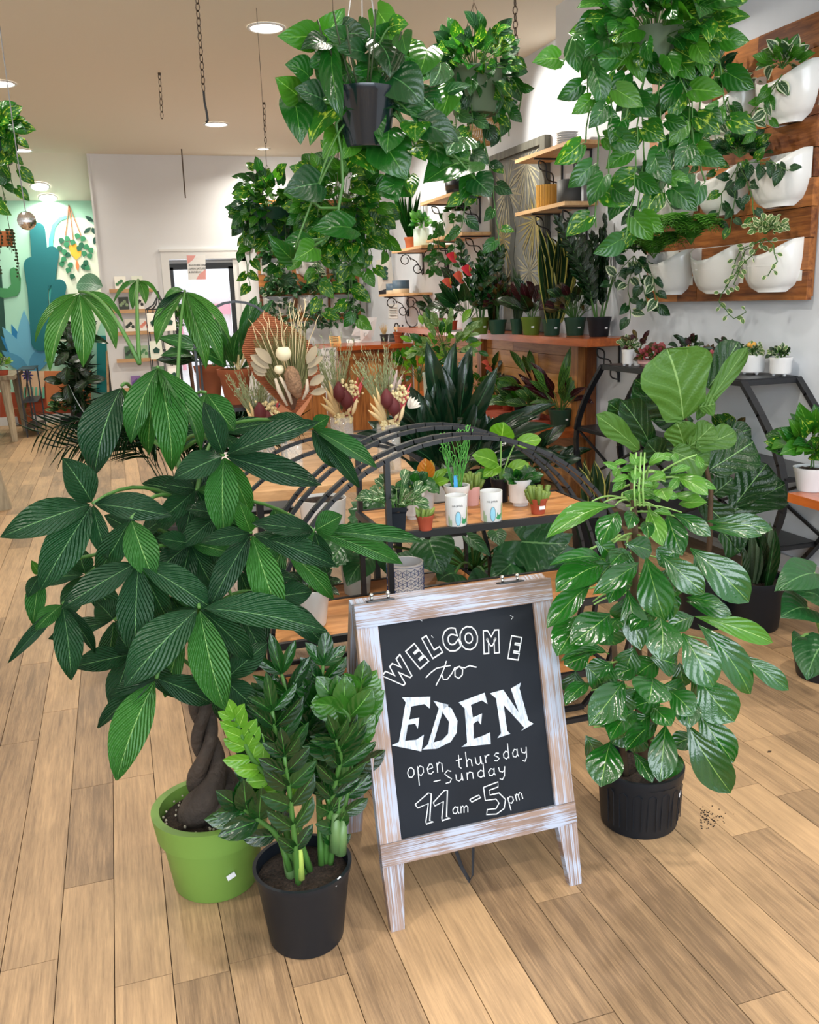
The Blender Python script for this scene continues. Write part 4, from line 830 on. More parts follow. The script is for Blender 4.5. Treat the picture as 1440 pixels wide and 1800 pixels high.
cluster(275, 1192, 1.9, [(205, 1372, 74, 'm'), (172, 1280, 36, 'd', .05), (188, 1225, 26, 'd', .05), (372, 1236, 48, 'd', .04)], 'd', 1)
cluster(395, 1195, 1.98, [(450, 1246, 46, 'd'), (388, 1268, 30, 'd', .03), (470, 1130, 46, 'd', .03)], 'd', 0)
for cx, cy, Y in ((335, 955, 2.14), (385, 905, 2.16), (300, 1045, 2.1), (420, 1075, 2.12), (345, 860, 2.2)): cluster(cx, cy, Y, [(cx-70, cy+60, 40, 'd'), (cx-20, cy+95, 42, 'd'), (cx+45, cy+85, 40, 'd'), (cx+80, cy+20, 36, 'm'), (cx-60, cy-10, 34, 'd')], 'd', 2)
cluster(110, 1062, 2.08, [(14, 1166, 22, 'd'), (125, 1196, 48, 'd'), (62, 1108, 34, 'm'), (168, 1150, 24, 'd', .04)], 'd', 2)
cluster(70, 1010, 2.12, [(48, 1050, 24, 'd'), (58, 1098, 34, 'm'), (55, 985, 16, 'l')], 'd', 2)
for cx, cy, Y in ((200, 1090, 2.25), (320, 1110, 2.25), (250, 940, 2.35), (340, 870, 2.4), (420, 1000, 2.3), (480, 1050, 2.25), (330, 980, 2.35), (150, 1010, 2.3), (500, 960, 2.3), (390, 760, 2.4), (230, 1150, 2.15)):
    a0 = rnd.uniform(0, 6); tips = []
    for k in range(5): a = a0+2*PI*k/5; L_ = rnd.uniform(75, 125); tips.append((cx+L_*math.cos(a), cy+25+L_*.8*math.sin(a), rnd.uniform(32, 46), rnd.uniform(-.05, .08)))
    cluster(cx, cy, Y, tips, 'd' if rnd.random() < .8 else 'm', min(3, max(0, int((1200-cy)/95))))
# ================================================================ ZZ plant on the floor
leafmat('L_zz_mid', '235a22', '6fa84c', '3f8a2e', rough=.15, veins=4, vein_w=.02, side=.1, back='4f8a38', spec=.7, bump=.25); LZ = leafset('oval', 'L_zz', 3, fold=.2, droop=.05, n=6); LZm = leafset('oval', 'L_zz_mid', 3, fold=.2, droop=.05, n=6); LZl = leafset('oval', 'L_zz_lt', 3, fold=.2, droop=.05, n=6)
def frond(parent, pts, n, ll, lw, lv, r=.008, face=(0, -1, .2), start=.3, name='leaflet', into=None, ang=.75, stem_m='stem_green', taper=.5, rr_=rnd):
    """pinnate stem with paired leaflets as sub-parts (or merged into one builder)"""
    P = [Vector(p) for p in pts]; K = len(P)
    def q(t):
        x = t*(K-1); i = min(int(x), K-2); return P[i].lerp(P[i+1], x-i)
    sm = [q(i/14) for i in range(15)]
    if into is None: st = obj('stem', MB().tube(sm, [r*(1-taper*i/14) for i in range(15)], 7), stem_m, parent, smooth=True)
    else: into[1].tube(sm, [r*(1-taper*i/14) for i in range(15)], 4)
    for i in range(n):
        t = start+(1-start)*i/(n-1) if n > 1 else 1; c = q(min(t, .999)); d = (q(min(1, t+.03))-q(max(0, t-.03))).normalized(); f = Vector(face); s = d.cross(f).normalized()
        sc = (.75+.35*math.sin(PI*min(1, (t-start)/(1-start)*.9+.1)))
        for sd in (1, -1):
            a = ang*rr_.uniform(.8, 1.2); dr = (d*math.cos(a)+s*sd*math.sin(a)+f.normalized()*rr_.uniform(-.1, .35)).normalized(); hint = f+d*.5
            if into is None: leaf(st, lv, c, c+dr*ll*sc, lw*sc, hint, rr_.uniform(-.3, .3)+sd*.25, name)
            else: leafinto(into[0], lv, c, c+dr*ll*sc, lw*sc, hint, rr_.uniform(-.3, .3))
    if into is None: leaf(st, lv, q(1), q(1)+(q(1)-q(.93)).normalized()*ll*.9, lw*.9, Vector(face)+Vector((0, 0, .3)), 0, name)
zz = thing('zz_plant', 'glossy zz plant with thick upright stems in a scuffed black nursery pot on the floor', 'potted plant', floor_under(543, 1686, .088))
c1 = Vector(zz.location); ZH = at(532, 1515, c1.y).z; p_ = pot(zz, c1, .092, .118, ZH, 'pot_black', rim=.004, rimh=.02, soil=.03, n=40)
sticker(p_, c1, .1, ZH*.62, -.75, .014, .026, -.35); sticker(p_, c1, .118, ZH-.006, .6, .022, .012, .25)
for a in (.35, -.2, -1.3): d = Vector((math.cos(a-PI/2), math.sin(a-PI/2), 0)); obj('drain_hole', MB().box((-.015, -.002, .004), (.015, .002, .016)), 'soil', p_).matrix_local = Matrix.Translation(d*.0925) @ Matrix.Rotation(a, 4, 'Z')
def zst(pts, n, Yt, lv=None, ll=.10, lw=.046, r=.009, **k):
    Y0 = c1.y+rnd.uniform(-.05, .05); m = len(pts); frond(zz, [at(x, y, Y0+(Yt)*(i/(m-1))) for i, (x, y) in enumerate(pts)], n, ll, lw, lv or LZ, r, **k)
zst([(515, 1555), (500, 1430), (490, 1330), (478, 1250)], 6, -.02, r=.011, ll=.115, lw=.034, start=.4)
zst([(505, 1545), (540, 1400), (525, 1290), (495, 1185)], 7, .05, ll=.12, lw=.036, start=.35)
zst([(565, 1520), (560, 1380), (560, 1280), (568, 1170)], 7, .1, ll=.10, lw=.045, start=.4)
zst([(590, 1490), (600, 1370), (615, 1260), (590, 1230)], 6, .02, ll=.085, lw=.055, lv=LZm, start=.45)
zst([(595, 1490), (602, 1380), (620, 1290), (632, 1212)], 7, .0, ll=.085, lw=.052, r=.012, lv=LZm, start=.5)
zst([(570, 1530), (580, 1420), (600, 1330), (590, 1300)], 7, -.06, ll=.10, lw=.03, start=.4)
zst([(540, 1540), (480, 1460), (440, 1430), (425, 1420)], 4, -.02, ll=.10, lw=.05)
zst([(545, 1530), (500, 1400), (440, 1330), (412, 1262)], 9, -.03, lv=LZl, ll=.062, lw=.032)
zst([(510, 1530), (470, 1400), (455, 1300), (470, 1240)], 7, .10, ll=.09)
zst([(525, 1560), (520, 1500), (510, 1400), (500, 1330)], 6, -.05, ll=.09, lw=.036, start=.35)
zst([(580, 1520), (590, 1460), (575, 1400)], 4, -.02, ll=.06, lw=.035)
zst([(600, 1500), (570, 1380), (540, 1300), (530, 1240)], 8, .08, ll=.09)
zst([(560, 1540), (605, 1420), (620, 1350), (622, 1300)], 7, .05, ll=.09)
obj('stem_sheath', MB().tube([at(530, 1545, c1.y-.05), at(527, 1500, c1.y-.05), at(525, 1465, c1.y-.05)], [.009, .008, .002], 8), mat('sheath', hx('a9c05a'), .5), zz, smooth=True)
for a, b in (((598, 1500), (604, 1440)), ((518, 1560), (502, 1500)), ((590, 1495), (590, 1430))): obj('stem_base', MB().tube([at(*a, c1.y-.01), at((a[0]+b[0])/2, (a[1]+b[1])/2, c1.y-.01), at(*b, c1.y-.01)], [.016, .014, .009], 10), mat('stem_bulb', hx('5a7a48'), .4), zz, smooth=True)
# ================================================================ glossy bushy plant
sf = thing('schefflera', 'bushy glossy schefflera with lime new growth in a ribbed black pot beside the chalkboard', 'potted plant', floor_under(1150, 1508, .115))
c2 = Vector(sf.location); HH = at(1150, 1366, c2.y).z; p_ = pot(sf, c2, .112, .125, HH, 'pot_black', rim=.004, rimh=.03, soil=.025, n=48, rib=0); sticker(p_, c2, .119, HH*.62, .72, .02, .013, .1)
for k in range(9): a = -PI/2-1.4+k*.35; d = Vector((math.cos(a), math.sin(a), 0)); s_ = Vector((-d.y, d.x, 0)); q = c2+d*.121; obj('pot_rib', MB().tube([q+Vector((0, 0, .03))-d*.004, q+Vector((0, 0, HH-.05)), q+s_*.012+Vector((0, 0, HH-.042)), q+s_*.024+Vector((0, 0, HH-.05)), q+s_*.024+Vector((0, 0, .03))-d*.004], .0014, 5), 'pot_black', p_)
SN_ = [at(x, y, c2.y) for x, y in ((1160, 1385), (1150, 1300), (1148, 1210), (1142, 1120), (1140, 1040), (1142, 960), (1140, 900), (1135, 850))]
obj('stem', MB().tube(SN_, [.016, .015, .014, .013, .012, .010, .008, .004], 8), 'stem_brown', sf, smooth=True)
for dx in (-12, 10): obj('stem', MB().tube([at(1150+dx*2, 1385, c2.y), at(1145+dx*2.5, 1250, c2.y-.02), at(1140+dx*3, 1120, c2.y)], [.012, .01, .007], 8), 'stem_brown', sf, smooth=True)
LS = leafset('obl', 'L_schef', 4, fold=.10, droop=.10, wave=.02, n=10); LSl = leafset('obl', 'L_schef_lt', 4, fold=.12, droop=.12, wave=.01, n=10)
def sleaf(x0, y0, x1, y1, w, k='d', oy=760, dz=None, st=True):
    f = lambda x, y: (960+x/3, oy+y/3); b = f(x0, y0); t = f(x1, y1); Yb = c2.y-.06+(0.03 if k == 'b' else 0)+rnd.uniform(-.04, .02); off = -.08 if dz is None else dz
    p0 = at(*b, Yb); p1 = at(*t, Yb+off)
    leaf(sf, LSl if k == 'l' else LS, p0, p1, w/3/ppm(p0)*1.22, tc(p0, .45), rnd.uniform(-.25, .25))
    if st:
        yy = min(len(SN_)-1.01, max(0, (1385-b[1]-18)/76)); i = int(yy); q = SN_[i].lerp(SN_[i+1], yy-i); obj('leaf_stalk', MB().tube(curve(q, p0, .01, 5), [.0035, .003, .003, .0028, .0025, .002], 5), 'stem_lt', sf, smooth=True)
for a in ((360, 390, 0, 560, 100, 'l'), (380, 420, 290, 600, 105), (455, 420, 430, 510, 70), (540, 400, 615, 600, 85, 'l'), (640, 430, 720, 650, 115), (670, 430, 870, 550, 80), (690, 240, 855, 330, 80, 'l'), (650, 225, 900, 300, 48, 'l'), (600, 300, 640, 365, 80, 'l'), (850, 470, 1195, 510, 95), (840, 500, 1140, 545, 55),
 (530, 660, 625, 990, 160), (760, 610, 1070, 895, 165), (600, 640, 835, 850, 125), (490, 690, 250, 855, 95), (300, 700, 50, 840, 150), (230, 810, 5, 1035, 105), (320, 680, 20, 700, 70), (740, 870, 935, 905, 65), (430, 830, 500, 1150, 115), (600, 970, 605, 1200, 165), (570, 950, 450, 1050, 100), (390, 980, 315, 1085, 100), (340, 960, 130, 1120, 150), (200, 960, 60, 1180, 150), (780, 970, 1195, 1110, 95, 'l'), (740, 890, 980, 960, 80), (800, 1010, 1075, 1380, 145), (720, 1060, 880, 1345, 165), (1000, 1170, 1280, 1360, 90), (330, 1170, 80, 1200, 62),
 (420, 640, 340, 700, 90), (700, 380, 850, 370, 60, 'l'), (640, 340, 840, 370, 55, 'l'), (520, 470, 540, 560, 60), (400, 760, 330, 900, 90), (880, 780, 1000, 850, 70)): sleaf(*a)
for a in ((410, 50, 225, 285, 145), (560, 30, 540, 170, 180), (800, 30, 995, 265, 180), (480, 210, 340, 360, 125), (340, 370, 290, 610, 160), (630, 280, 600, 585, 125), (590, 270, 420, 420, 100), (460, 430, 560, 590, 80), (740, 270, 975, 640, 160), (800, 210, 990, 480, 145), (230, 60, 100, 180, 80), (700, 440, 640, 570, 90), (650, 100, 780, 230, 120), (700, 120, 760, 300, 120), (300, 150, 420, 260, 90), (560, 190, 660, 290, 110)): sleaf(*a, **{'oy': 1180})
for i in range(60):
    x, y = rnd.uniform(180, 800), rnd.uniform(560, 1600); a = rnd.uniform(.2, 2.9); sleaf(x, y, x+150*math.cos(a), y+130*math.sin(a), rnd.uniform(90, 130), 'b', dz=.0, st=False)
for o in list(sf.children)[-60:]: o.location.y += rnd.uniform(.05, .16)
for i in range(30):   # lime new growth
    x, y = rnd.gauss(500, 90), rnd.gauss(230, 90); a = rnd.uniform(-2.6, .3) if rnd.random() < .35 else rnd.uniform(-.2, 3.3); L_ = rnd.uniform(60, 110)
    sleaf(x, y, x+L_*math.cos(a)*1.2, y+L_*math.sin(a)*.7, rnd.uniform(28, 48), 'l', dz=-.02, st=i % 2 == 0)
for x in (470, 495, 515): obj('new_shoot', MB().tube([at(960+x/3, 890, c2.y-.1), at(960+x/3-2, 860, c2.y-.1), at(960+x/3+2, 795, c2.y-.1)], [.003, .003, .002], 5), 'stem_lt', sf, smooth=True)
# ================================================================ fiddle leaf fig
fg = thing('fiddle_leaf_fig', 'fiddle leaf fig with huge leathery leaves in a black pot beside the hourglass table', 'potted plant', floor_under(1235, 1110, .12))
c3 = Vector(fg.location); FH = .25; p_ = pot(fg, c3, .11, .13, FH, 'pot_black', rim=.004, rimh=.03, soil=.03)
YG = c3.y-.15; FN = [c3+Vector((0, 0, .2))]+[at(x, y, YG+.05) for x, y in ((1248, 950), (1250, 860), (1235, 790), (1205, 735))]
obj('stem', MB().tube(FN, [.014, .013, .011, .009, .006], 8), 'stem_brown', fg, smooth=True)
LF = leafset('fiddle', 'L_fig', 4, fold=.12, droop=.05, wave=.035, n=12); LFl = leafset('fiddle', 'L_fig_lt', 3, fold=.10, droop=.04, wave=.03, n=12)
def fleaf(x0, y0, x1, y1, w, k='d', dz=-.04, hint=None):
    b = (1040+x0/3.6, 560+y0/3.6); t = (1040+x1/3.6, 560+y1/3.6); Yb = YG+rnd.uniform(-.03, .05)+(.07 if k == 'd' else -.12); p0 = at(*b, Yb); p1 = at(*t, Yb+dz)
    leaf(fg, LFl if k == 'l' else LF, p0, p1, w/3.6/ppm(p0)*1.22, hint or tc(p0, .3), rnd.uniform(-.2, .2))
for a in ((580, 640, 480, 190, 400, 'l'), (735, 440, 930, 145, 175), (665, 640, 985, 180, 95, 'l'), (560, 660, 280, 385, 250), (640, 660, 370, 640, 150), (370, 800, 190, 520, 170), (300, 830, 30, 610, 120, 'l'), (260, 640, 105, 530, 110), (590, 820, 540, 655, 165, 'l'), (620, 810, 770, 670, 140, 'l'), (660, 820, 910, 715, 135, 'l'), (740, 960, 1025, 780, 260), (510, 840, 740, 930, 190, 'l'), (350, 770, 520, 850, 130), (900, 1190, 1110, 920, 220), (870, 1230, 1225, 1050, 225), (770, 1110, 895, 1010, 150), (470, 900, 350, 780, 150), (800, 780, 1010, 700, 120), (680, 560, 785, 540, 130, 'l'), (930, 1390, 1120, 1550, 180), (860, 1290, 1000, 1400, 160), (700, 1150, 860, 1300, 170), (600, 1000, 760, 1080, 170), (560, 950, 480, 1080, 150), (820, 1340, 940, 1480, 150)): fleaf(*a)
# ================================================================ giant hanging pothos
YH = 2.9
hp = thing('hanging_pothos', 'giant pothos with palm-sized leaves in a dark blue hanging pot', 'hanging plant', at(633, 250, YH))
HP = {k: leafset('heart', m, 4, fold=.14, droop=.12, wave=.02, lobe=.16, n=10) for k, m in (('d', 'L_poth'), ('l', 'L_poth_lt'), ('v', 'L_poth_var'), ('k', 'L_poth_dk'))}
leafmat('L_poth_gloss', '1a5a2c', '9cc890', '2c6c3c', rough=.08, veins=5, side=.3, spec=1., glow=.2, bump=.5); HP['g'] = leafset('heart', 'L_poth_gloss', 3, fold=.2, droop=.15, wave=.02, lobe=.16, n=10)
pc = at(643, 262, YH); sc_ = ppm(pc); p_ = pot(hp, pc, 42/sc_, 58/sc_, 95/sc_, 'pot_navy', rim=.004, rimh=.02, soil=.02)
for dx in (-45, 0, 40):
    a = pc+Vector((dx/sc_, 0, 95/sc_)); obj('hanger_wire', MB().tube([a, at(635+dx*.25, -60, YH)], .0022, 5), 'chrome', hp)
hk = at(635, -60, YH); obj('hanger_chain', chain_mb(hk, (hk.x, hk.y, CEIL), .05), 'rust_chain', hp, kind='stuff')
HC = at(640, 165, YH)
def hl(x0, y0, x1, y1, w, k='d', dz=-.05, par=None, f=None):
    f = f or (lambda x, y: (400+x/2.571, y/2.571)); Yb = YH+rnd.uniform(-.10, .04); p0 = at(*f(x0, y0), Yb); p1 = at(*f(x1, y1), Yb+dz)
    leaf(hp, HP[k], p0, p1, w/2.571/ppm(p0)*1.32, tc(p0, .25), rnd.uniform(-.25, .25))
    if rnd.random() < .6: obj('leaf_stalk', MB().tube(curve(HC+(p0-HC)*.25, p0, .03, 6), .0035, 5), 'stem_green', hp, smooth=True)
for a in ((390, 160, 225, 165, 100, 'l'), (410, 195, 530, 35, 105, 'l'), (445, 195, 330, 225, 80, 'k'), (495, 240, 350, 300, 90), (370, 350, 260, 290, 110), (315, 430, 215, 350, 100, 'l'), (300, 445, 330, 655, 120), (430, 450, 300, 400, 110, 'k'), (470, 260, 520, 550, 90), (500, 480, 372, 655, 115, 'v'), (490, 600, 430, 720, 90, 'l'), (500, 170, 640, 160, 110, 'k'), (590, 100, 640, 215, 60), (700, 190, 650, 130, 120), (690, 200, 735, 350, 150, 'k'), (680, 50, 785, 215, 95, 'l'), (790, 160, 810, 250, 80), (900, 220, 860, 355, 120, 'l'), (960, 285, 915, 392, 100, 'g'), (985, 425, 1105, 385, 45, 'g'), (740, 345, 885, 475, 150, 'k'), (725, 450, 525, 500, 130, 'k'), (620, 340, 640, 440, 100), (870, 430, 965, 540, 100, 'g'), (1005, 410, 960, 555, 100, 'l'), (780, 490, 985, 580, 60, 'g'), (855, 555, 850, 645, 105, 'v'), (730, 585, 720, 695, 115), (870, 560, 1045, 640, 110, 'k'), (700, 640, 810, 810, 170), (590, 690, 665, 785, 110, 'v'), (850, 660, 895, 730, 80, 'v'), (1060, 620, 990, 700, 150, 'g'), (1090, 730, 885, 830, 180, 'd', -.08), (800, 820, 680, 860, 120), (740, 810, 770, 912, 110), (825, 800, 835, 895, 60, 'v'), (1120, 810, 1195, 890, 105, 'k'), (1125, 810, 1050, 905, 90),
 (410, 830, 255, 870, 130, 'k'), (560, 1030, 380, 1040, 115), (385, 1110, 240, 1115, 90, 'd'), (290, 1170, 185, 1060, 70, 'd'), (390, 1120, 300, 1175, 90, 'l'), (560, 200, 430, 140, 90), (620, 240, 480, 230, 80, 'k'), (760, 260, 860, 180, 90, 'v'), (560, 330, 470, 380, 90), (680, 300, 560, 330, 100, 'd'), (650, 520, 700, 620, 90), (760, 420, 720, 540, 110, 'k'), (560, 620, 520, 720, 80, 'l'), (940, 640, 960, 760, 110), (1000, 660, 1090, 700, 90), (830, 330, 800, 250, 90), (740, 120, 820, 110, 70, 'v'), (540, 250, 500, 140, 80), (460, 350, 390, 300, 90), (900, 560, 820, 500, 90)): hl(*a)
V_ = lambda pts, dz=0: [at(400+x/2.571, y/2.571, YH+dz) for x, y in pts]
for pts in ([(600, 400), (490, 560), (515, 690), (522, 830), (500, 950), (440, 1080), (385, 1115)], [(700, 420), (790, 560), (800, 700), (800, 820)], [(720, 400), (830, 620), (960, 690), (1090, 730)], [(640, 400), (470, 470), (330, 440)], [(500, 940), (420, 940), (370, 900)], [(440, 1080), (330, 1090), (280, 1170), (200, 1130)]):
    obj('vine', MB().tube(V_(pts, -.03), .005, 6), 'stem_green', hp, smooth=True)
for k in range(26): a = rnd.uniform(0, 6.3); q = pc+Vector((.06*math.cos(a), .06*math.sin(a), 90/sc_)); obj('leaf_stalk', MB().tube(curve(q, q+Vector((.09*math.cos(a), .09*math.sin(a), rnd.uniform(.08, .2))), .0, 4, (math.cos(a)*.01, math.sin(a)*.01, 0)), .003, 5), 'stem_dark', hp, smooth=True)
# ================================================================ generators for trailing plants
LFS = {}
def ls(shape, m, **k):
    kk = (shape, m, tuple(sorted(k.items())))
    if kk not in LFS: LFS[kk] = leafset(shape, m, 3, **k)
    return LFS[kk]
def heart(m, n=6): return ls('heart', m, fold=.16, droop=.12, wave=.02, lobe=.16, n=n)
class Pool:
    """collects leaves either as parts or, for tiny foliage, one joined part"""
    def __init__(s, par, joined, name='leaf'): s.par = par; s.j = joined; s.mb = {}; s.st = MB(); s.name = name
    def leaf(s, lv, a, b, w, hint, roll=0):
        if s.j: me = rnd.choice(lv); leafinto(s.mb.setdefault(me.materials[0].name, MB()), me, a, b, w, hint, roll)
        else: leaf(s.par, lv, a, b, w, hint, roll, s.name)
    def done(s, stem='stem_green'):
        for m, mb in s.mb.items(): obj('foliage', mb, m, s.par, True, kind='stuff')
        if s.st.v: obj('stems', s.st, stem, s.par, True, kind='stuff')
def bush(P, c, R, n, lv, ll, lw, squash=.7, up=.15, out=1., zmin=-.3):
    c = Vector(c)
    for i in range(n):
        while True:
            d = Vector((rnd.gauss(0, 1), rnd.gauss(0, 1), rnd.gauss(0, 1)))
            if d.length > .1:
                d.normalize()
                if d.z > zmin and (d.y < .45 or rnd.random() < .4): break
        r = R*rnd.uniform(.45, 1); b = c+Vector((d.x*r, d.y*r, d.z*r*squash)); t = (d*out+Vector((rnd.uniform(-.5, .5), rnd.uniform(-.5, .5), up-rnd.uniform(0, .9)))).normalized()
        s = rnd.uniform(.75, 1.15); P.leaf(lv if not isinstance(lv, dict) else lv[rnd.choice(list(lv))], b, b+t*ll*s, lw*s, tc(b, .5, .5), rnd.uniform(-.5, .5))
        if i % 2 == 0: P.st.tube(curve(c+Vector((0, 0, -R*.3*squash)), b, .02, 3), .0022, 4, caps=False)
def vine(P, pts, step, lv, ll, lw, sag=0, r=.0028):
    """hanging runner with alternate leaves; pts world"""
    pts = [Vector(p) for p in pts]; seg = []
    for a, b in zip(pts, pts[1:]):
        k = max(2, int((b-a).length/.04)); seg += [a.lerp(b, i/k)+Vector((rnd.uniform(-.006, .006), rnd.uniform(-.006, .006), 0)) for i in range(k)]
    seg.append(pts[-1]); P.st.tube(seg, r, 4, caps=False); L_ = 0; nx = step*.4; sd = 1
    for a, b in zip(seg, seg[1:]):
        L_ += (b-a).length
        if L_ > nx:
            nx += step*rnd.uniform(.7, 1.3); sd = -sd; d = (b-a).normalized(); v = tc(b, .1, .3); s = d.cross(v).normalized()*sd
            t = (s*rnd.uniform(.4, 1)+Vector((0, 0, -rnd.uniform(.3, 1)))-Vector((0, .3, 0))*rnd.random()).normalized(); b0 = b+s*.012+t*ll*.12; sc = rnd.uniform(.75, 1.15)
            P.st.tube([b, b0], .0018, 3, caps=False); l_ = lv if not isinstance(lv, dict) else lv[rnd.choice(list(lv))]; P.leaf(l_, b0, b0+t*ll*sc, lw*sc, v, rnd.uniform(-.4, .4))
def hanging(lab, px, py, Y, Rp, leafpx, n, vines, mix, potm='pot_forest', squash=.75, potpx=40, wire=None, joined=False, step=.07):
    c = at(px, py, Y); s = ppm(c); R = Rp/s; ll = leafpx/s
    t = thing('hanging_pothos', lab, 'hanging plant', c); P = Pool(t, joined); LV = {i: heart(m) for i, m in enumerate(mix)}
    pr = potpx/s; pot(t, c-Vector((0, 0, pr*1.3)), pr*.75, pr, pr*1.4, potm, rim=.004, rimh=.015, soil=.02)
    bush(P, c+Vector((0, 0, pr*.2)), R, int(n*1.15), LV, ll, ll*.8, squash, zmin=-.95)
    for vx, vy0, vx1, vy1 in vines:
        e = at(vx1, vy1, Y+rnd.uniform(-.12, .02)); m0 = at(vx, vy0, Y-rnd.uniform(.02, .14)); vine(P, [c+(m0-c)*.35+Vector((0, 0, pr*.2)), m0, m0.lerp(e, .5)+Vector((rnd.uniform(-.02, .02), 0, 0)), e], step, LV, ll*.95, ll*.74)
    top = Vector((c.x, c.y, CEIL)) if wire is None else Vector(wire)
    for k in range(3): a = 2*PI*k/3; obj('hanger_wire', MB().tube([c+Vector((pr*math.cos(a), pr*math.sin(a), 0)), c+Vector((0, 0, R*1.3)), top], .002, 4), 'rust_chain', t)
    P.done(); return t
hanging('dense green pothos hanging over the back wall planters beside the door camera', 474, 372, 6.5, 60, 25, 150, [(430, 330, 428, 420), (440, 360, 436, 480), (455, 380, 460, 440), (480, 380, 476, 470), (500, 370, 505, 455), (520, 350, 528, 440), (425, 380, 440, 500), (490, 400, 492, 490)], ['L_poth', 'L_poth_var', 'L_poth_dk', 'L_poth_lt'], step=.1, squash=1.15)
hanging('yellow-green variegated pothos hanging in front of the plank panel', 602, 370, 5.6, 84, 31, 165, [(540, 340, 530, 470), (560, 360, 565, 560), (580, 380, 580, 500), (600, 390, 600, 470), (620, 390, 625, 560), (640, 370, 655, 470), (660, 350, 680, 440), (575, 420, 560, 480), (635, 400, 640, 500), (610, 400, 612, 530)], ['L_poth_var', 'L_poth', 'L_poth_lt', 'L_poth_var'], step=.085, squash=1.1)
hanging('bushy pothos in a pale green pot hanging beside the giant pothos', 835, 130, 3.9, 88, 30, 120, [(800, 180, 812, 330), (820, 200, 838, 360), (850, 200, 856, 290), (870, 190, 880, 250), (890, 180, 895, 240), (905, 140, 912, 200), (845, 210, 880, 440), (790, 170, 760, 200), (830, 210, 812, 400)], ['L_poth', 'L_poth_dk', 'L_poth', 'L_poth_var'], potm='pot_sage', potpx=52)
cgrp = hanging('huge trailing pothos hanging nearest the right wall planters', 1150, 60, 3.0, 130, 52, 115, [(1010, 60, 985, 120), (1030, 90, 1030, 250), (1045, 120, 1048, 400), (1075, 130, 1070, 330), (1110, 130, 1100, 210), (1130, 160, 1120, 400), (1160, 160, 1168, 360), (1190, 150, 1175, 330), (1210, 160, 1220, 300), (1235, 130, 1235, 250), (1265, 100, 1275, 210), (1120, 200, 1100, 420), (1215, 180, 1240, 320)], ['L_poth', 'L_poth_var', 'L_poth_lt', 'L_poth'], potm='pot_sage', potpx=48, step=.085)
hanging('variegated pothos hanging at the picture edge above the disco ball', -16, 232, 6.0, 48, 30, 75, [(-10, 240, 10, 350), (14, 240, 24, 330), (22, 230, 34, 310), (-15, 260, -5, 370)], ['L_poth_var', 'L_poth', 'L_poth_var'], step=.08)
# hanging string of pearls pot by the mural
c = at(6, 418, 8.0); sp = thing('hanging_string_plant', 'orange hanging pot with thin beaded trailing strings against the mural', 'hanging plant', c); s_ = ppm(c)
pot(sp, c-Vector((0, 0, 14/s_)), 14/s_, 19/s_, 24/s_, mat('pot_orange', hx('c8763f'), .6), soil=.02); mb = MB(); st = MB()
for k in range(16):
    a = rnd.uniform(-PI, .3); r0 = 19/s_; q = c+Vector((r0*math.cos(a), r0*math.sin(a), 12/s_)); L_ = rnd.uniform(20, 95)/s_; e = q-Vector((rnd.uniform(-.02, .02), 0, L_)); st.tube([q, q.lerp(e, .5)+Vector((.006, 0, 0)), e], .002, 3)
    for i in range(int(L_/.025)): mb.ball(q.lerp(e, i*.025/L_)+Vector((rnd.uniform(-.012, .012), 0, 0)), .009, 5, 4)
obj('pearls', mb, 'stem_dark', sp, kind='stuff'); obj('strings', st, 'stem_dark', sp, kind='stuff')
for dx in (-12, 12): obj('cord', MB().tube([c+Vector((dx/s_, 0, 10/s_)), Vector((c.x, c.y, CEIL))], .003, 4), 'stem_brown', sp)
# ================================================================ plants in the right wall planters (separate things resting inside)
def trailer(lab, c, R, n, m, ll, lw, vines, step=.05, shape='heart', joined=False, up=.3, name='trailing_plant', cat='plant', grp=None, squash=.6, out=1.):
    c = Vector(c); t = thing(name, lab, cat, c, grp); P = Pool(t, joined)
    lv = {i: (heart(mm) if shape == 'heart' else ls(shape, mm, fold=.15, droop=.1, n=5)) for i, mm in enumerate(m)}
    bush(P, c+Vector((0, 0, R*.35)), R, n, lv, ll, lw, squash, up, out, zmin=-.1)
    for pts in vines: vine(P, [c]+pts, step, lv, ll*.9, lw*.9)
    P.done(); return t
leafmat('L_silver', '2a5a34', 'c8d8b8', '3c7048', rough=.35, veins=5, side=.5, edge='cfd8b8', glow=.2); leafmat('L_ivy', '3f7a3c', 'c0d090', '55904a', rough=.4, edge='d8dcb0', glow=.25)
leafmat('L_fern', '4fa53c', '8fc860', '6fbc50', rough=.5, glow=.4); leafmat('L_dkstripe', '11301c', '6f9a60', '1c4a28', rough=.3, stripe='20502c', glow=.15)
def wp(x, y, X=3.24): return onx(x, y, X)
trailer('leafy syngonium filling the uppermost white planter at the panel end', wp(1375, 130), .13, 45, ['L_poth_lt', 'L_silver', 'L_poth_lt'], .075, .055, [[wp(1320, 200), wp(1330, 230)], [wp(1345, 180), wp(1350, 210)]])
trailer('variegated pothos spilling from the upper middle white planter', wp(1280, 170), .11, 40, ['L_poth_var', 'L_poth', 'L_silver'], .07, .055, [[wp(1290, 230), wp(1300, 255)], [wp(1235, 240), wp(1230, 290)], [wp(1255, 230), wp(1262, 300)]])
trailer('philodendron with yellow splashes spilling from the middle row planter nearest the edge', wp(1300, 285), .13, 50, ['L_poth_var', 'L_poth_dk', 'L_dkstripe', 'L_poth_dk'], .075, .055, [[wp(1290, 350), wp(1285, 400)], [wp(1320, 340), wp(1325, 395)], [wp(1270, 340), wp(1262, 390)], [wp(1360, 285), wp(1385, 300)]])
trailer('dark satin leaved trailer in the middle row planter at the far end', wp(1165, 330), .14, 55, ['L_dkstripe', 'L_poth_dk', 'L_silver'], .08, .06, [[wp(1110, 380), wp(1105, 420)], [wp(1180, 370), wp(1190, 410)]])
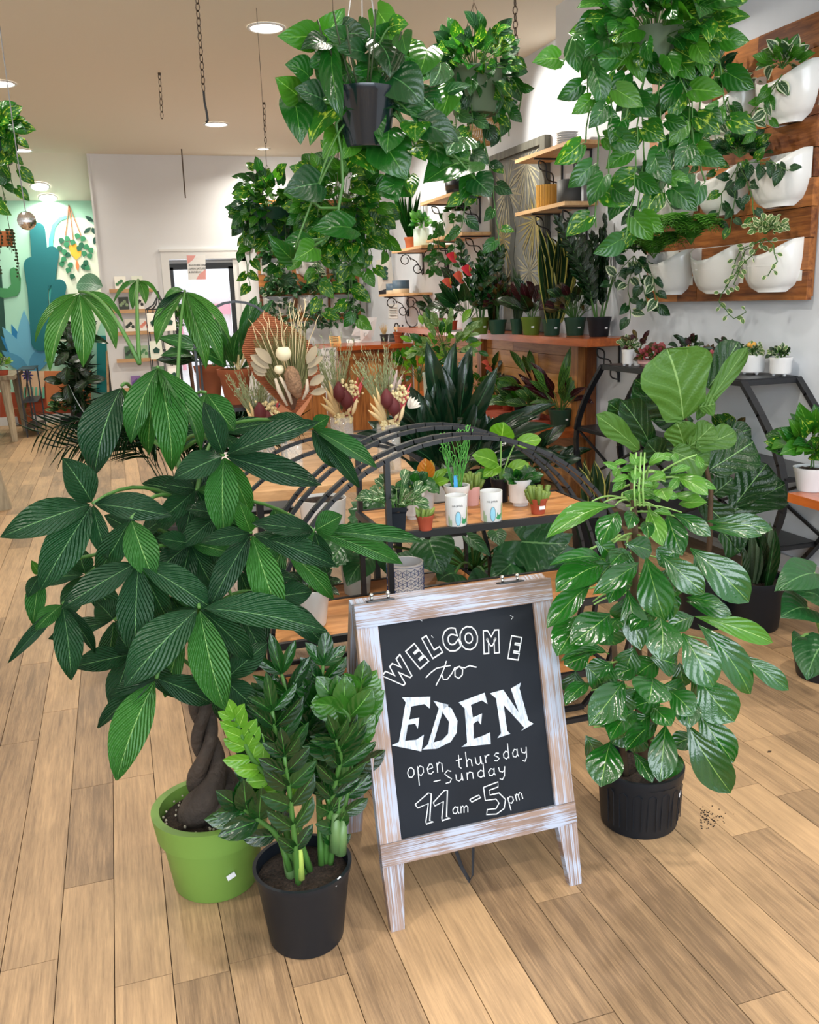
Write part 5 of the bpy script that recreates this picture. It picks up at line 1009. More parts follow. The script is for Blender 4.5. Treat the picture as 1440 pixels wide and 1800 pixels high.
trailer('creeping fig with cream edged leaves dangling from the lowest planter nearest the edge', wp(1345, 418), .10, 90, ['L_ivy'], .036, .028, [[wp(1300, 440), wp(1285, 490), wp(1262, 530), wp(1290, 560), wp(1312, 548)], [wp(1310, 440), wp(1295, 480), wp(1275, 505)], [wp(1360, 430), wp(1365, 460), wp(1350, 485)], [wp(1330, 440), wp(1300, 470), wp(1290, 500)]], step=.016, shape='oval', joined=True)
trailer('heartleaf vine drooping below the far end of the plank panel', wp(1115, 450), .12, 50, ['L_poth_dk', 'L_silver', 'L_poth_dk'], .085, .07, [[wp(1130, 500), wp(1140, 540)], [wp(1105, 500), wp(1108, 560)], [wp(1095, 470), wp(1075, 500)], [wp(1150, 490), wp(1158, 550)]])
trailer('dark leaved plant with serrated foliage below the ceiling box', wp(1245, 150), .12, 30, ['L_poth_dk', 'L_dkstripe'], .11, .04, [], shape='lance')
# fern
def fern(lab, c, n, L_, name='fern', joined=True, m='L_fern', fl=.035, par=None):
    c = Vector(c); t = par or thing(name, lab, 'plant', c); P = Pool(t, True); lv = ls('blade', m, fold=.1, droop=.05, n=3)
    for i in range(n):
        a = rnd.uniform(PI*.55, PI*1.6); d = Vector((math.cos(a), math.sin(a)*.9, 0)); l = L_*rnd.uniform(.7, 1.1); pts = [c+d*l*t_+Vector((0, 0, l*(.55*math.sin(t_*2.2)-.25*t_*t_))) for t_ in [k/8 for k in range(9)]]
        P.st.tube(pts, .0016, 3, caps=False)
        for k in range(2, 17):
            t_ = k/17*8; i0 = min(7, int(t_)); q = pts[i0].lerp(pts[i0+1], t_-i0); dd = (pts[i0+1]-pts[i0]).normalized(); sd = dd.cross(Vector((0, 0, 1))).normalized()
            for s in (1, -1): v = (sd*s+dd*.5).normalized(); w = fl*math.sin(PI*(k/17*.85+.12)); P.leaf(lv, q, q+v*w*1.6, w*.75, (0, -.3, 1))
    P.done('stem_green'); return t
fern('bright green fern arching out of the lowest row planter in the middle', wp(1215, 430, 3.2), 34, .34, fl=.05)
fern('feathery fern tuft in the lowest row planter at the far end', wp(1150, 455, 3.2), 30, .32, fl=.05)
# ================================================================ back wall planter foliage (too small to pick apart)
desc = ['silver heart leaves', 'hanging ivy', 'dark glossy leaves']
for i, t in enumerate(FW):
    c = Vector(t.location)+Vector((0, -.12, .08)); r_, k_ = divmod(i, 3)
    trailer('%s in the %s row back wall planter, %s' % (('dense dark green trailing plant', 'mixed green trailing plant', 'long leaved dark trailing plant')[(i*2+r_) % 3], rown[r_], ('nearest the door', 'centre column', 'nearest the tote bag')[k_]), c, .24, 75, [['L_poth_dk', 'L_dkstripe'], ['L_poth_dk', 'L_poth'], ['L_poth_dk', 'L_silver', 'L_dkstripe']][(i+r_) % 3], .085, .06, [[c+Vector((rnd.uniform(-.2, .2), -.08, -.12)), c+Vector((rnd.uniform(-.24, .24), -.06, -.36))] for _ in range(6)], joined=True, name='trailing_plant', grp='trailing plants in the back wall planters')
# ================================================================ potted plants by pixel footprint, resting on a level
leafmat('L_snake_y', '24492c', 'd8d070', '30583a', rough=.35, veins=14, side=.0, vein_w=.0, edge='c9c068', edge_at=.41, glow=.1, bump=.2); leafmat('L_snake_g', '3f6048', '9ab08a', '4f7258', rough=.4, veins=16, side=1.6, vein_w=.0, glow=.1, bump=.2)
leafmat('L_burg', '2a1018', '6a3038', '3a1820', rough=.25, veins=6, side=.2, back='5a1f2c', glow=.1); leafmat('L_cala', '2c5f2c', 'a8c878', '3f7a3a', rough=.3, veins=6, stripe='173a1e', back='5a2438', glow=.15, side=.3)
leafmat('L_croton', '2a2f18', 'b08a3a', '4f4a1c', rough=.3, veins=6, side=.9, glow=.15); leafmat('L_rattle', '4f8f3c', '6fae50', '5c9c48', rough=.35, veins=5, stripe='1c4422', back='4a1c2c', glow=.2)
leafmat('L_dark', '0d2c14', '3f6f3c', '16401e', rough=.2, veins=6, side=.15, back='1f4a24', glow=.1, spec=.6); leafmat('L_aspi', '0f3420', '3f7048', '184430', rough=.2, veins=3, side=0, back='1f4a2c', glow=.1, spec=.6)
leafmat('L_peace', '1f5f2c', '6fae60', '2c7838', rough=.3, veins=7, side=.3, back='3f8a40', glow=.25); leafmat('L_mar', '2f7a3c', 'c8e08c', '3c8c48', rough=.35, veins=6, side=.9, glow=.2, back='7a9a60')
leafmat('L_aglo', '5a8f4a', '3f7a3c', '6a9c58', rough=.3, veins=6, side=.8, patch='a8c498', patch_amt=.7, glow=.25); leafmat('L_succ', '6f9a4a', '8fb85c', '84b058', rough=.5, veins=3, side=0, vein_w=0, glow=.15, bump=.1)
leafmat('L_pep', '2f6a38', 'c9d8b0', '3c7a44', rough=.3, veins=3, side=1.8, vein_w=.05, glow=.2); leafmat('L_orange', 'c98a2c', 'e0b84c', '9aa83a', rough=.3, veins=5, side=.2, back='b8862c', glow=.4)
leafmat('L_bright', '5fae2c', 'a8dc60', '78c03c', rough=.25, veins=4, side=.1, vein_w=.02, back='86c048', glow=.4); leafmat('L_pink', '8a3a4a', 'd88a98', 'a85a68', rough=.5, veins=5, side=1.2, glow=.2); leafmat('L_cut', '1c6a34', '5f9c58', '2c8040', rough=.3, veins=5, side=.3, glow=.25)
leafmat('L_mon', '1d5a32', '6a9a60', '286a3a', rough=.3, veins=6, vein_w=.015, side=.3, back='3f7a48', glow=.2)
mat('rush', hx('4f9a3c'), .5); mat('anth_red', hx('e8344a'), .25, coat=.3); mat('anth_coral', hx('d8604c'), .3, coat=.2)
mat('pot_slate', hx('7f98a0'), .5); mat('ceramic', (.72, .72, .72), .2, coat=.4); mat('ceramic_grey', hx('a9aba6'), .4, var=.08, vs=12); mat('pot_pink', hx('d9a9a6'), .5); mat('pot_plum', hx('a5605a'), .5); mat('pot_mustard', hx('c9963c'), .55); mat('pot_char', hx('3c3f40'), .6); mat('pot_cream', hx('d8ccb4'), .6); mat('pot_blue', hx('3c5468'), .5); mat('pot_clay', hx('a0452c'), .6)
def spath(b, t, bend, k=6): return curve(b, t, bend, k)
def potted(lab, cx, yb, wt, hp_, z, potm, style, name='potted_plant', cat='potted plant', wb=.78, grp=None, rim=.003, lvl=None, X=None, label=True, stick=False, foot=0, square=False, soil=.015, **k):
    b = onz(cx, yb, z) if X is None else onx(cx, yb, X); s = ppm(b); rt = wt/2/s; rb = rt*wb; v = Vector((b.x, b.y, 0)).normalized(); c = Vector((b.x, b.y, z if z is not None else b.z))+v*rb; h = hp_/s
    k_ = (3.42-rt)/c.x
    if k_ < 1 and X is None and c.y < 12: c.x *= k_; c.y *= k_; b = c-v*rb; b.z = c.z
    t = thing(name, lab, cat, c, grp)
    o = pot(t, c, rb, rt, h, potm, rim=rim, rimh=h*.2, soil=soil if style else None, n=24, foot=foot*h if foot else 0, square=square, th=min(.004, rt*.1))
    if stick: sticker(o, c, (rb+rt)/2, h*.45, rnd.uniform(-.3, .3), .022, .012)
    if style: grow(t, c+Vector((0, 0, h-soil)), s, rt, style, **k)
    return t
def grow(t, c, s, rt, style, H=60, n=20, m=('L_poth',), ll=18, lw=9, R=None, shape=None, spread=.6, fl=None, joined=None, droop=.1, seed=None):
    """H, ll, lw in picture pixels at that distance"""
    H /= s; ll_, lw_ = ll/s, lw/s; j = joined if joined is not None else ll < 13; P = Pool(t, j)
    def L(mm, sh, **q): return ls(sh, mm, **q)
    up = Vector((0, 0, 1))
    if style == 'snake':
        for i in range(n):
            a = rnd.uniform(0, 6.28); r = rt*.5*rnd.random(); b = c+Vector((r*math.cos(a), r*math.sin(a), -.01)); hh = H*rnd.uniform(.55, 1); d = Vector((math.cos(a)*rnd.uniform(0, spread)*.35, math.sin(a)*.12, 1)).normalized()
            P.leaf(L(m[i % len(m)], 'sword', fold=.25, droop=.03, wave=.0, n=6), b, b+d*hh, lw_, (rnd.uniform(-.7, .7), -1, .1), 0)
    elif style == 'rosette':
        for i in range(n):
            a = rnd.uniform(0, 6.28); ph = rnd.uniform(.15, 1)**.8; r = spread*ph; d = Vector((math.cos(a)*r, math.sin(a)*r*.8, 1-ph*.55)).normalized(); hh = H*rnd.uniform(.6, 1); b = c+Vector((math.cos(a)*rt*.2, math.sin(a)*rt*.2, -.005)); q = b+d*max(0.01, hh-ll_*.8); l2 = (d+Vector((0, 0, -rnd.uniform(.1, .9)*ph))+Vector((math.cos(a), math.sin(a), 0))*.3).normalized()
            P.st.tube([b, b.lerp(q, .5)+Vector((0, 0, .1*hh*ph)), q], .0022 if s > 150 else .003, 4, caps=False); P.leaf(L(m[i % len(m)], shape or 'lance', fold=.15, droop=droop, n=6), q, q+l2*ll_*rnd.uniform(.8, 1.15), lw_*rnd.uniform(.85, 1.1), tc(q, .6), rnd.uniform(-.3, .3))
    elif style == 'bush':
        R_b = (R or H*.5)/1 if R is None else R/s; cc = c+up*(H-R_b*.5)*.55
        for i in range(3): P.st.tube([c+Vector((rnd.uniform(-.3, .3)*rt, 0, -.005)), cc], .003, 4, caps=False)
        bush(P, cc, R_b, n, {i: L(mm, shape or 'oval', fold=.15, droop=droop, n=5) for i, mm in enumerate(m)}, ll_, lw_, squash=H/2/R_b*.9 if R_b else .8, up=.5)
    elif style == 'zz':
        for i in range(n):
            a = rnd.uniform(0, 6.28); hh = H*rnd.uniform(.6, 1); b = c+Vector((math.cos(a)*rt*.3, math.sin(a)*rt*.3, -.01)); dx = math.cos(a)*spread*hh*.6; pts = [b, b+Vector((dx*.3, math.sin(a)*.03, hh*.5)), b+Vector((dx, math.sin(a)*.06, hh))]
            mb = MB() if j else None; lv = L(m[0], 'oval', fold=.2, droop=.05, n=4)
            if j: frond(t, pts, int(fl or 9), ll_, lw_, lv, .006, into=(P.mb.setdefault(m[0], MB()), P.st), start=.25)
            else: frond(t, pts, int(fl or 9), ll_, lw_, lv, .006, start=.25)
    elif style == 'grass':
        for i in range(n):
            a = rnd.uniform(0, 6.28); hh = H*rnd.uniform(.5, 1); b = c+Vector((math.cos(a)*rt*.3, math.sin(a)*rt*.3, -.005)); d = Vector((math.cos(a)*spread, math.sin(a)*spread*.8, 1)).normalized()
            if shape == 'curl': pts = [b+d*hh*k_/8+Vector((math.sin(k_*.9+i)*.006*(k_/4), 0, 0)) for k_ in range(9)]; a_ = pts[-1]; pts += [a_+Vector((.009*math.cos(q), 0, .009*math.sin(q)))-Vector((.009, 0, 0)) for q in (0.6, 1.4, 2.4, 3.4, 4.4)] if i % 3 == 0 else []; P.st.tube(pts, .0013, 5)
            else: P.leaf(L(m[i % len(m)], 'blade', fold=.2, droop=-.12, n=6), b, b+d*hh-Vector((0, 0, hh*.15*rnd.random())), lw_, (0, -1, .4), 0)
    elif style == 'succ':
        for i in range(n):
            a = rnd.uniform(0, 6.28); r = rt*1.1*rnd.random()**.6; b = c+Vector((r*math.cos(a)*.7, r*math.sin(a)*.7, -.004)); e = b+Vector((r*math.cos(a)*.6, r*math.sin(a)*.6, H*rnd.uniform(.5, 1))); P.st.tube([b, b.lerp(e, .5), e, e+(e-b).normalized()*.001], [lw_*.35, lw_*.5, lw_*.45, .0005], 6)
    elif style == 'pads':
        for i in range(n):
            a = i*2.4; b = c+Vector((math.cos(a)*rt*.2, math.sin(a)*rt*.2, 0)); d = Vector((math.cos(a)*.6, math.sin(a)*.5, .8)).normalized(); P.st.tube([b, b+d*ll_*.3, b+d*ll_*.7, b+d*ll_], [lw_*.25, lw_*.5, lw_*.4, .001], 8, flat=.4)
    P.done('L_succ' if style in ('succ', 'pads') else ('rush' if style == 'grass' and shape == 'curl' else 'stem_green'))
B1 = 1.245
g1 = 'plants on the bench top'
potted('small dark leafy plant in a two-tone grey and pink cup on the bench top', 773, 585, 23, 25, B1, 'pot_plum', 'rosette', H=60, n=22, m=('L_dark',), ll=28, lw=13, spread=.7, grp=g1)
potted('tiny sprout in a clay pot between the two-tone cup and the white pot', 798, 580, 13, 16, B1, 'pot_clay', 'rosette', H=22, n=8, m=('L_poth_dk',), ll=12, lw=7, grp=g1)
t = potted('red flowering anthurium with large dark leaves in a square white pot', 823, 588, 24, 28, B1, 'pot_white', 'rosette', H=105, n=20, m=('L_dark', 'L_poth_dk'), ll=45, lw=26, spread=.95, shape='heart', grp=g1)
for px, py, w, m_ in ((800, 455, 20, 'anth_red'), (812, 490, 26, 'anth_coral'), (826, 478, 22, 'anth_red'), (792, 500, 20, 'anth_coral')):
    q = at(px, py, t.location.y-.15); me = leafmesh('heart', m_, fold=.1, droop=.1, lobe=.16, n=6, seed=px); leaf(t, me, q, q+Vector((-.09, -.03, .03)), w/ppm(q), tc(q, .5), 0, 'flower'); obj('spadix', MB().tube([q, q+Vector((-.01, -.02, .05))], [.007, .004], 6), 'pot_mustard', t); obj('flower_stalk', MB().tube(curve(t.location+Vector((0, 0, .1)), q, .0, 4), .003, 4), 'stem_green', t)
potted('leafy green zz plant in a lime pot beside the white square pot', 845, 588, 31, 29, B1, 'pot_olive', 'zz', H=122, n=9, m=('L_zz',), ll=17, lw=10, fl=9, spread=.5, stick=True, grp=g1)
t = potted('speckled dark croton in a forest green pot, low and bushy', 875, 588, 32, 25, B1, 'pot_forest', 'bush', H=85, n=90, m=('L_croton', 'L_burg', 'L_dark'), ll=15, lw=8, R=34, grp=g1)
t2 = potted('tall wavy epiphytic cactus leaf plant rising behind the croton', 866, 580, 20, 15, B1, 'pot_forest', 'snake', H=150, n=4, m=('L_zz',), lw=20, spread=.3, grp=g1)
potted('slim grey snake plant in a small dark pot between croton and burgundy plant', 909, 588, 23, 27, B1, 'pot_forest', 'snake', H=100, n=6, m=('L_snake_g',), lw=13, spread=.4, grp=g1)
potted('burgundy leaved rubber plant in an olive pot', 934, 589, 36, 31, B1, 'pot_olive', 'rosette', H=92, n=16, m=('L_burg', 'L_dark'), ll=50, lw=24, spread=.5, shape='oval', stick=True, grp=g1)
potted('tall yellow-edged snake plant in a forest green pot', 970, 590, 34, 29, B1, 'pot_forest', 'snake', H=168, n=16, m=('L_snake_y',), lw=15, spread=.9, stick=True, grp=g1)
potted('patterned calathea over dark foliage in a forest green pot', 1011, 590, 38, 31, B1, 'pot_forest', 'rosette', H=80, n=46, m=('L_croton', 'L_burg', 'L_cala', 'L_dark'), ll=22, lw=14, spread=.9, shape='oval', stick=True, grp=g1)
potted('tall zz plant in a black pot at the near end of the bench top', 1053, 590, 41, 33, B1, 'pot_black', 'zz', H=165, n=11, m=('L_dark',), ll=22, lw=11, fl=11, spread=.75, stick=True, grp=g1)
t = thing('book', 'flat dark book lying on the bench top behind the pots', 'book', onz(803, 584, B1)); q = t.location; obj('cover', MB().box((q.x-.1, q.y, B1+.001), (q.x+.12, q.y+.14, B1+.018)), 'pot_char', t); obj('pages', MB().box((q.x-.095, q.y-.002, B1+.004), (q.x+.118, q.y+.002, B1+.015)), 'paper', t)
# ring sculpture and bottles at the far end of the bench top
c = Vector((3.2, 9.75, B1)); t = thing('ring_ornament', 'standing black ring ornament at the far end of the bench', 'ornament', c)
obj('ring', MB().tube([c+Vector((.085*math.cos(a)*.9, 0, .115+.11*math.sin(a))) for a in [2*PI*k/24 for k in range(25)]], .006, 6), 'black_metal', t); obj('base', MB().lathe([(.04, 0), (.04, .008), (.005, .012)], c, 16, cap1=True), 'black_metal', t)
mat('bottle_glass', (.85, .9, .9), .05, alpha=.35)
for k in range(3):
    c = Vector((3.2+.03*k, 9.5-.1*k, B1)); t = thing('glass_bottle', 'small clear glass bottle beside the ring ornament, %s' % ('nearest the ring', 'the middle one', 'nearest the two-tone cup')[k], 'bottle', c, 'clear bottles by the ring'); obj('body', MB().lathe([(.018, 0), (.02, .01), (.02, .09), (.008, .12), (.008, .16)], c, 14), 'bottle_glass', t, smooth=True); obj('filling', MB().lathe([(.016, .002), (.016, .03)], c, 10, cap1=True), 'pot_cream', t)
# low shelf
B2 = .55; g2 = 'plants on the low bench shelf'
tr = thing('plant_tray', 'brown plastic plant tray on the low bench shelf', 'tray', (3.15, 6.75, B2)); obj('tray_base', MB().box((3.0, 6.35, B2+.001), (3.33, 7.5, B2+.008)), 'pot_clay', tr)
for a, b in (((3.0, 6.35), (3.012, 7.5)), ((3.318, 6.35), (3.33, 7.5)), ((3.012, 6.35), (3.318, 6.362)), ((3.012, 7.488), (3.318, 7.5))): obj('tray_wall', MB().box((a[0], a[1], B2+.008), (b[0], b[1], B2+.04)), 'pot_clay', tr)
B2t = B2+.009
potted('dark upright calathea with rattlesnake leaves in a green pot on the low shelf', 985, 752, 42, 31, B2, 'pot_forest', 'rosette', H=95, n=26, m=('L_burg', 'L_rattle', 'L_burg'), ll=48, lw=13, spread=.75, stick=True, grp=g2)
potted('prayer plant with bright veins in a small white pot at the tray corner', 940, 738, 25, 20, B2t, 'pot_white', 'rosette', H=48, n=18, m=('L_mar', 'L_cala'), ll=28, lw=18, spread=1.1, shape='oval', grp=g2)
potted('wide veined calathea leaning out of the tray middle', 915, 730, 24, 18, B2t, 'pot_black', 'rosette', H=60, n=20, m=('L_mar', 'L_cala', 'L_poth_lt'), ll=34, lw=22, spread=1.2, shape='oval', grp=g2)
potted('spider plant with arching pale ribbons in the tray', 893, 722, 22, 16, B2t, 'pot_clay', 'grass', H=62, n=30, m=('L_bright', 'L_silver'), lw=6, spread=.7, joined=True, grp=g2)
potted('tall burgundy and rattlesnake calathea behind the tray plants', 945, 712, 24, 18, B2t, 'pot_black', 'rosette', H=95, n=18, m=('L_burg', 'L_rattle'), ll=42, lw=12, spread=.5, grp=g2)
potted('small nerve plant with pale edges at the far end of the tray', 874, 716, 18, 14, B2t, 'pot_clay', 'bush', H=45, n=40, m=('L_silver', 'L_poth_lt'), ll=14, lw=9, R=22, grp=g2)
potted('coral anthurium with drooping heart leaves on the low shelf', 866, 705, 22, 20, B2, 'pot_clay', 'rosette', H=85, n=16, m=('L_poth', 'L_dark'), ll=26, lw=18, spread=1., shape='heart', grp=g2)
potted('yellow green pothos at the far end of the low shelf', 842, 712, 18, 16, B2, 'pot_cream', 'bush', H=45, n=34, m=('L_poth_lt', 'L_poth_var'), ll=15, lw=11, R=24, shape='heart', grp=g2)
q = at(858, 640, 7.0); t = next(o for o in S.objects if o.get('label', '').startswith('coral anthurium'))
for dx, dz in ((0, 0), (.03, -.05)): leaf(t, leafmesh('heart', 'anth_coral', fold=.1, droop=.1, lobe=.16, n=6), q+Vector((dx, 0, dz)), q+Vector((dx-.07, -.02, dz+.02)), .06, tc(q, .6), 0, 'petal')
obj('flower_stalk', MB().tube([q, q+Vector((.02, .02, -.15)), (q.x+.03, q.y+.03, B2+.15)], .003, 5), 'stem_green', t)
q = at(1003, 650, 6.2); leafs = next(o for o in S.objects if o.get('label', '').startswith('dark upright calathea'))
for a, b, w in (((985, 700), (1003, 610), 16), ((990, 710), (1025, 655), 10), ((965, 690), (935, 645), 14)): p0, p1 = at(*a, 6.2), at(*b, 6.15); leaf(leafs, leafmesh('lance', 'L_rattle', fold=.1, droop=.08, n=8, seed=a[0]), p0, p1, w/ppm(p0)*1.2, tc(p0, .2))
# ================================================================ things on the wall shelves
def vessel(lab, c, prof, m, name='plant_pot', cat='pot', grp=None, rib=0, ribn=0, inner=True):
    t = thing(name, lab, cat, c, grp); r, h = prof[-1]; obj('body', MB().lathe(prof+[(r-.006, h), (r-.008, h*.4), (.001, h*.4)], c, 48 if rib else 28, rib=rib, ribn=ribn), m, t, smooth=not rib); return t
def onshelf(px, py, z, m=None): return onz(px, py, z)
c = onshelf(985, 360, 2.20); c.x = 3.27; c.y = 6.55; vessel('mustard yellow fluted pot on the shelf by the palm print', (3.30, 6.62, 2.20), [(.075, 0), (.08, .005), (.085, .17)], 'pot_mustard', rib=.03, ribn=24)
vessel('charcoal cylinder pot behind the mustard fluted pot', (3.33, 6.32, 2.20), [(.085, 0), (.09, .005), (.09, .17)], 'pot_char')
for k in range(6): vessel('white saucer in the short stack on the highest shelf, %s from the bottom' % ('first', 'second', 'third', 'fourth', 'fifth', 'sixth')[k], (3.3, 6.3, 2.601+k*.016), [(.05, 0), (.08, .014)], 'ceramic', 'saucer', 'saucer', 'stacked white saucers')
for x, y, w, h, lb in ((3.27, 10.35, .10, .15, 'navy topped cream cylinder pot, the larger of two on the scroll shelf'), (3.24, 10.6, .075, .12, 'navy topped cream cylinder pot, the smaller of two on the scroll shelf')):
    t = thing('plant_pot', lb, 'pot', (x, y, 1.62)); obj('body', MB().lathe([(w-.004, 0), (w, .004), (w, h*.36)], (x, y, 1.62), 28), 'pot_cream', t, smooth=True); obj('glazed_top', MB().lathe([(w+.0005, h*.36), (w+.0005, h), (w-.006, h), (w-.008, h*.5), (.001, h*.5)], (x, y, 1.62), 28, cap0=False), 'pot_blue', t, smooth=True)
t = thing('potted_plant', 'slim parlour palm in a terracotta pot on the scroll bracket shelf', 'potted plant', (3.25, 9.9, 2.09)); c = Vector(t.location); pot(t, c, .045, .06, .13, 'pot_terra', rim=.005, rimh=.03, n=24); grow(t, c+Vector((0, 0, .11)), ppm(c), .05, 'grass', H=100, n=46, m=('L_zz', 'L_poth'), ll=30, lw=6, spread=.28, joined=True)
c = Vector((3.25, 9.5, 2.09)); t = thing('potted_plant', 'small trailing plant in a pale mint pot beside the parlour palm', 'potted plant', c); pot(t, c, .085, .085, .19, mat('pot_mint', hx('b8ccc4'), .4), n=28); grow(t, c+Vector((0, 0, .17)), ppm(c), .08, 'bush', H=30, n=26, m=('L_poth_lt', 'L_poth'), ll=14, lw=11, R=16, shape='heart')
c = Vector((3.28, 8.5, 2.13)); t = thing('potted_plant', 'vining plant in a wide white pot on the twisted bracket shelf', 'potted plant', c); pot(t, c, .13, .15, .22, 'ceramic', n=28); P = Pool(t, False); lv = heart('L_poth'); bush(P, c+Vector((0, 0, .22)), .10, 22, lv, .075, .06, zmin=0)
for vx in ((-.15, -.3), (-.18, .2), (-.1, .35), (-.2, 0)): e = c+Vector((vx[0], vx[1], .0)); vine(P, [c+Vector((0, 0, .22)), e+Vector((0, 0, .12)), e+Vector((0, 0, -.1)), e+Vector((-.02, .05, -.3))], .06, lv, .08, .06)
P.done()
vessel('black pot high on the hidden twisted bracket shelf', (3.28, 8.55, 2.50), [(.075, 0), (.08, .005), (.10, .15)], 'pot_black')
# rattan pendant
c = at(852, 225, 6.4); t = thing('rattan_pendant', 'round woven rattan pendant lamp shade near the right wall', 'pendant lamp', c); r_ = 31/ppm(c); mb = MB()
for k in range(26): a = PI*k/26; mb.tube([c+Vector((r_*math.cos(a)*math.sin(q), r_*math.sin(a)*math.sin(q), -r_*.95*math.cos(q))) for q in [2*PI*i/24 for i in range(25)]], .0035, 4, caps=False)
obj('ribs', mb, mat('rattan', hx('b8935f'), .6), t, kind='stuff'); mb = MB()
for k in range(1, 7): q = PI*k/7; mb.tube([c+Vector((r_*1.01*math.sin(q)*math.cos(a), r_*1.01*math.sin(q)*math.sin(a), -r_*.96*math.cos(q))) for a in [2*PI*i/20 for i in range(21)]], .004, 4, caps=False)
obj('hoops', mb, 'rattan', t, kind='stuff'); obj('cord', MB().tube([c+Vector((0, 0, r_)), (c.x, c.y, CEIL)], .004, 5), 'black_metal', t)
# ================================================================ hourglass console table
ct = thing('console_table', 'black metal console table with bowed hourglass legs along the right wall', 'table', (3.25, 4.6, 0))
TX0, TX1, TY0, TY1, TZ = 3.08, 3.43, 3.93, 5.35, 1.09
obj('table_top', MB().box((TX0, TY0, TZ-.006), (TX1, TY1, TZ)), 'black_metal', ct)
f = MB()
for a, b in (((TX0, TY0, TZ-.02), (TX0, TY1, TZ-.02)), ((TX1, TY0, TZ-.02), (TX1, TY1, TZ-.02)), ((TX0, TY0, TZ-.02), (TX1, TY0, TZ-.02)), ((TX0, TY1, TZ-.02), (TX1, TY1, TZ-.02))): f.bar(a, b, .028)
obj('apron', f, 'black_metal', ct)
for x in (TX0, TX1):
    for y0, sg in ((TY0, -1), (TY1, 1)):
        pts = [Vector((x, y0+sg*.36*math.sin(PI*(k/14)*.98), TZ-.01-(TZ-.01)*k/14)) for k in range(15)]; mb = MB()
        for a, b in zip(pts, pts[1:]): mb.bar(a, b+(b-a)*.08, .04, .022)
        obj('leg', mb, 'black_metal', ct)
for z in (.62, .22):
    yo = .36*math.sin(PI*(TZ-z)/TZ); f = MB()
    for a, b in (((TX0, TY0-yo, z), (TX0, TY1+yo, z)), ((TX1, TY0-yo, z), (TX1, TY1+yo, z)), ((TX0, TY0-yo, z), (TX1, TY0-yo, z)), ((TX0, TY1+yo, z), (TX1, TY1+yo, z))): f.bar(a, b, .022)
    obj('shelf_frame', f, 'black_metal', ct); obj('wire_shelf', MB().box((TX0, TY0-yo, z+.008), (TX1, TY1+yo, z+.014)), 'black_metal', ct)
for x in (TX0, TX1):
    for a, b in (((x, TY0-.3, .60), (x, TY0+.55, .25)), ((x, TY0-.3, .25), (x, TY0+.55, .60)), ((x, TY1+.3, .60), (x, TY1-.5, .25)), ((x, TY1+.3, .25), (x, TY1-.5, .60))): obj('cross_brace', MB().bar(a, b, .014), 'black_metal', ct)
g3 = 'pots on the console table'
def ctp(lab, cx, yb, wt, hp_, potm, style, feet=True, **k):
    t = potted(lab, cx, yb, wt, hp_, TZ+.001 if not feet else TZ+.014, potm, style, grp=g3, **k); c = Vector(t.location); s = ppm(c)
    if feet:
        for a in (.5, 2.6, 4.7): q = c+Vector((math.cos(a), math.sin(a), 0))*wt*.3/s; obj('foot', MB().tube([q+Vector((0, 0, .002)), q+Vector((0, 0, -.013))], [.012, .007], 8), 'ceramic', t)
    return t
ctp('white footed pot with pale trailing leaves at the far end of the console table', 1104, 640, 21, 25, 'ceramic', 'bush', H=26, n=36, m=('L_silver', 'L_ivy'), ll=9, lw=6, R=15, wb=.95)
ctp('white pot with dark red-green jade leaves next to it on the console table', 1122, 643, 18, 25, 'ceramic', 'rosette', feet=False, H=42, n=16, m=('L_burg', 'L_croton'), ll=20, lw=9, spread=.6, shape='obl', wb=.95)
ctp('wide bowl of pink polka dot plants on the console table', 1150, 645, 60, 12, 'pot_pink', 'bush', feet=False, H=34, n=150, m=('L_pink', 'L_pink', 'L_croton'), ll=11, lw=8, R=34)
ctp('dark leaved plant with a yellow flower behind the fig leaf', 1212, 640, 24, 22, 'pot_black', 'rosette', feet=False, H=48, n=18, m=('L_burg', 'L_dark'), ll=18, lw=11, spread=.8, shape='oval')
ctp('white pot with maroon rosette leaves on the console table', 1245, 642, 30, 24, 'ceramic', 'rosette', feet=False, H=26, n=22, m=('L_burg', 'L_croton'), ll=15, lw=9, spread=1.)
ctp('pink pot of speckled pink leaves beside the big fig leaf', 1246, 656, 26, 16, 'pot_pink', 'bush', feet=False, H=26, n=70, m=('L_pink',), ll=10, lw=7, R=18)
ctp('dark rosette and grassy leaves behind the white footed pots', 1283, 648, 30, 26, 'pot_pink', 'rosette', feet=False, H=44, n=20, m=('L_burg', 'L_dark'), ll=18, lw=9, spread=.8)
ctp('wide white pot with short feet and silver and yellow flowering plants', 1322, 655, 42, 30, 'ceramic', 'bush', H=28, n=60, m=('L_silver', 'L_ivy'), ll=10, lw=7, R=18, wb=1.)
ctp('footed white pot with hanging pale and dark leaves nearest the wood table', 1372, 651, 36, 27, 'ceramic', 'bush', H=26, n=60, m=('L_silver', 'L_dark', 'L_ivy'), ll=10, lw=7, R=18, wb=.98)
for nm_, fl in (('dark leaved plant with a yellow', ((1212, 609), (1218, 612))), ('wide white pot with short feet', ((1317, 606), (1322, 608), (1326, 605)))):
    t = next(o for o in S.objects if o.get('label', '').startswith(nm_))
    for px, py in fl: c = at(px, py, t.location.y-.03); obj('flower', MB().ball(c, .012, 8, 5), 'pot_mustard', t); obj('flower_stalk', MB().tube([c, (t.location.x, t.location.y, t.location.z+.07)], .002, 4), 'stem_green', t)
t = potted('variegated small plant in a blue grey pot on the console middle shelf', 1284, 750, 40, 24, .635, 'pot_slate', 'rosette', H=44, n=12, m=('L_poth_var', 'L_croton'), ll=26, lw=15, spread=.9, shape='oval')
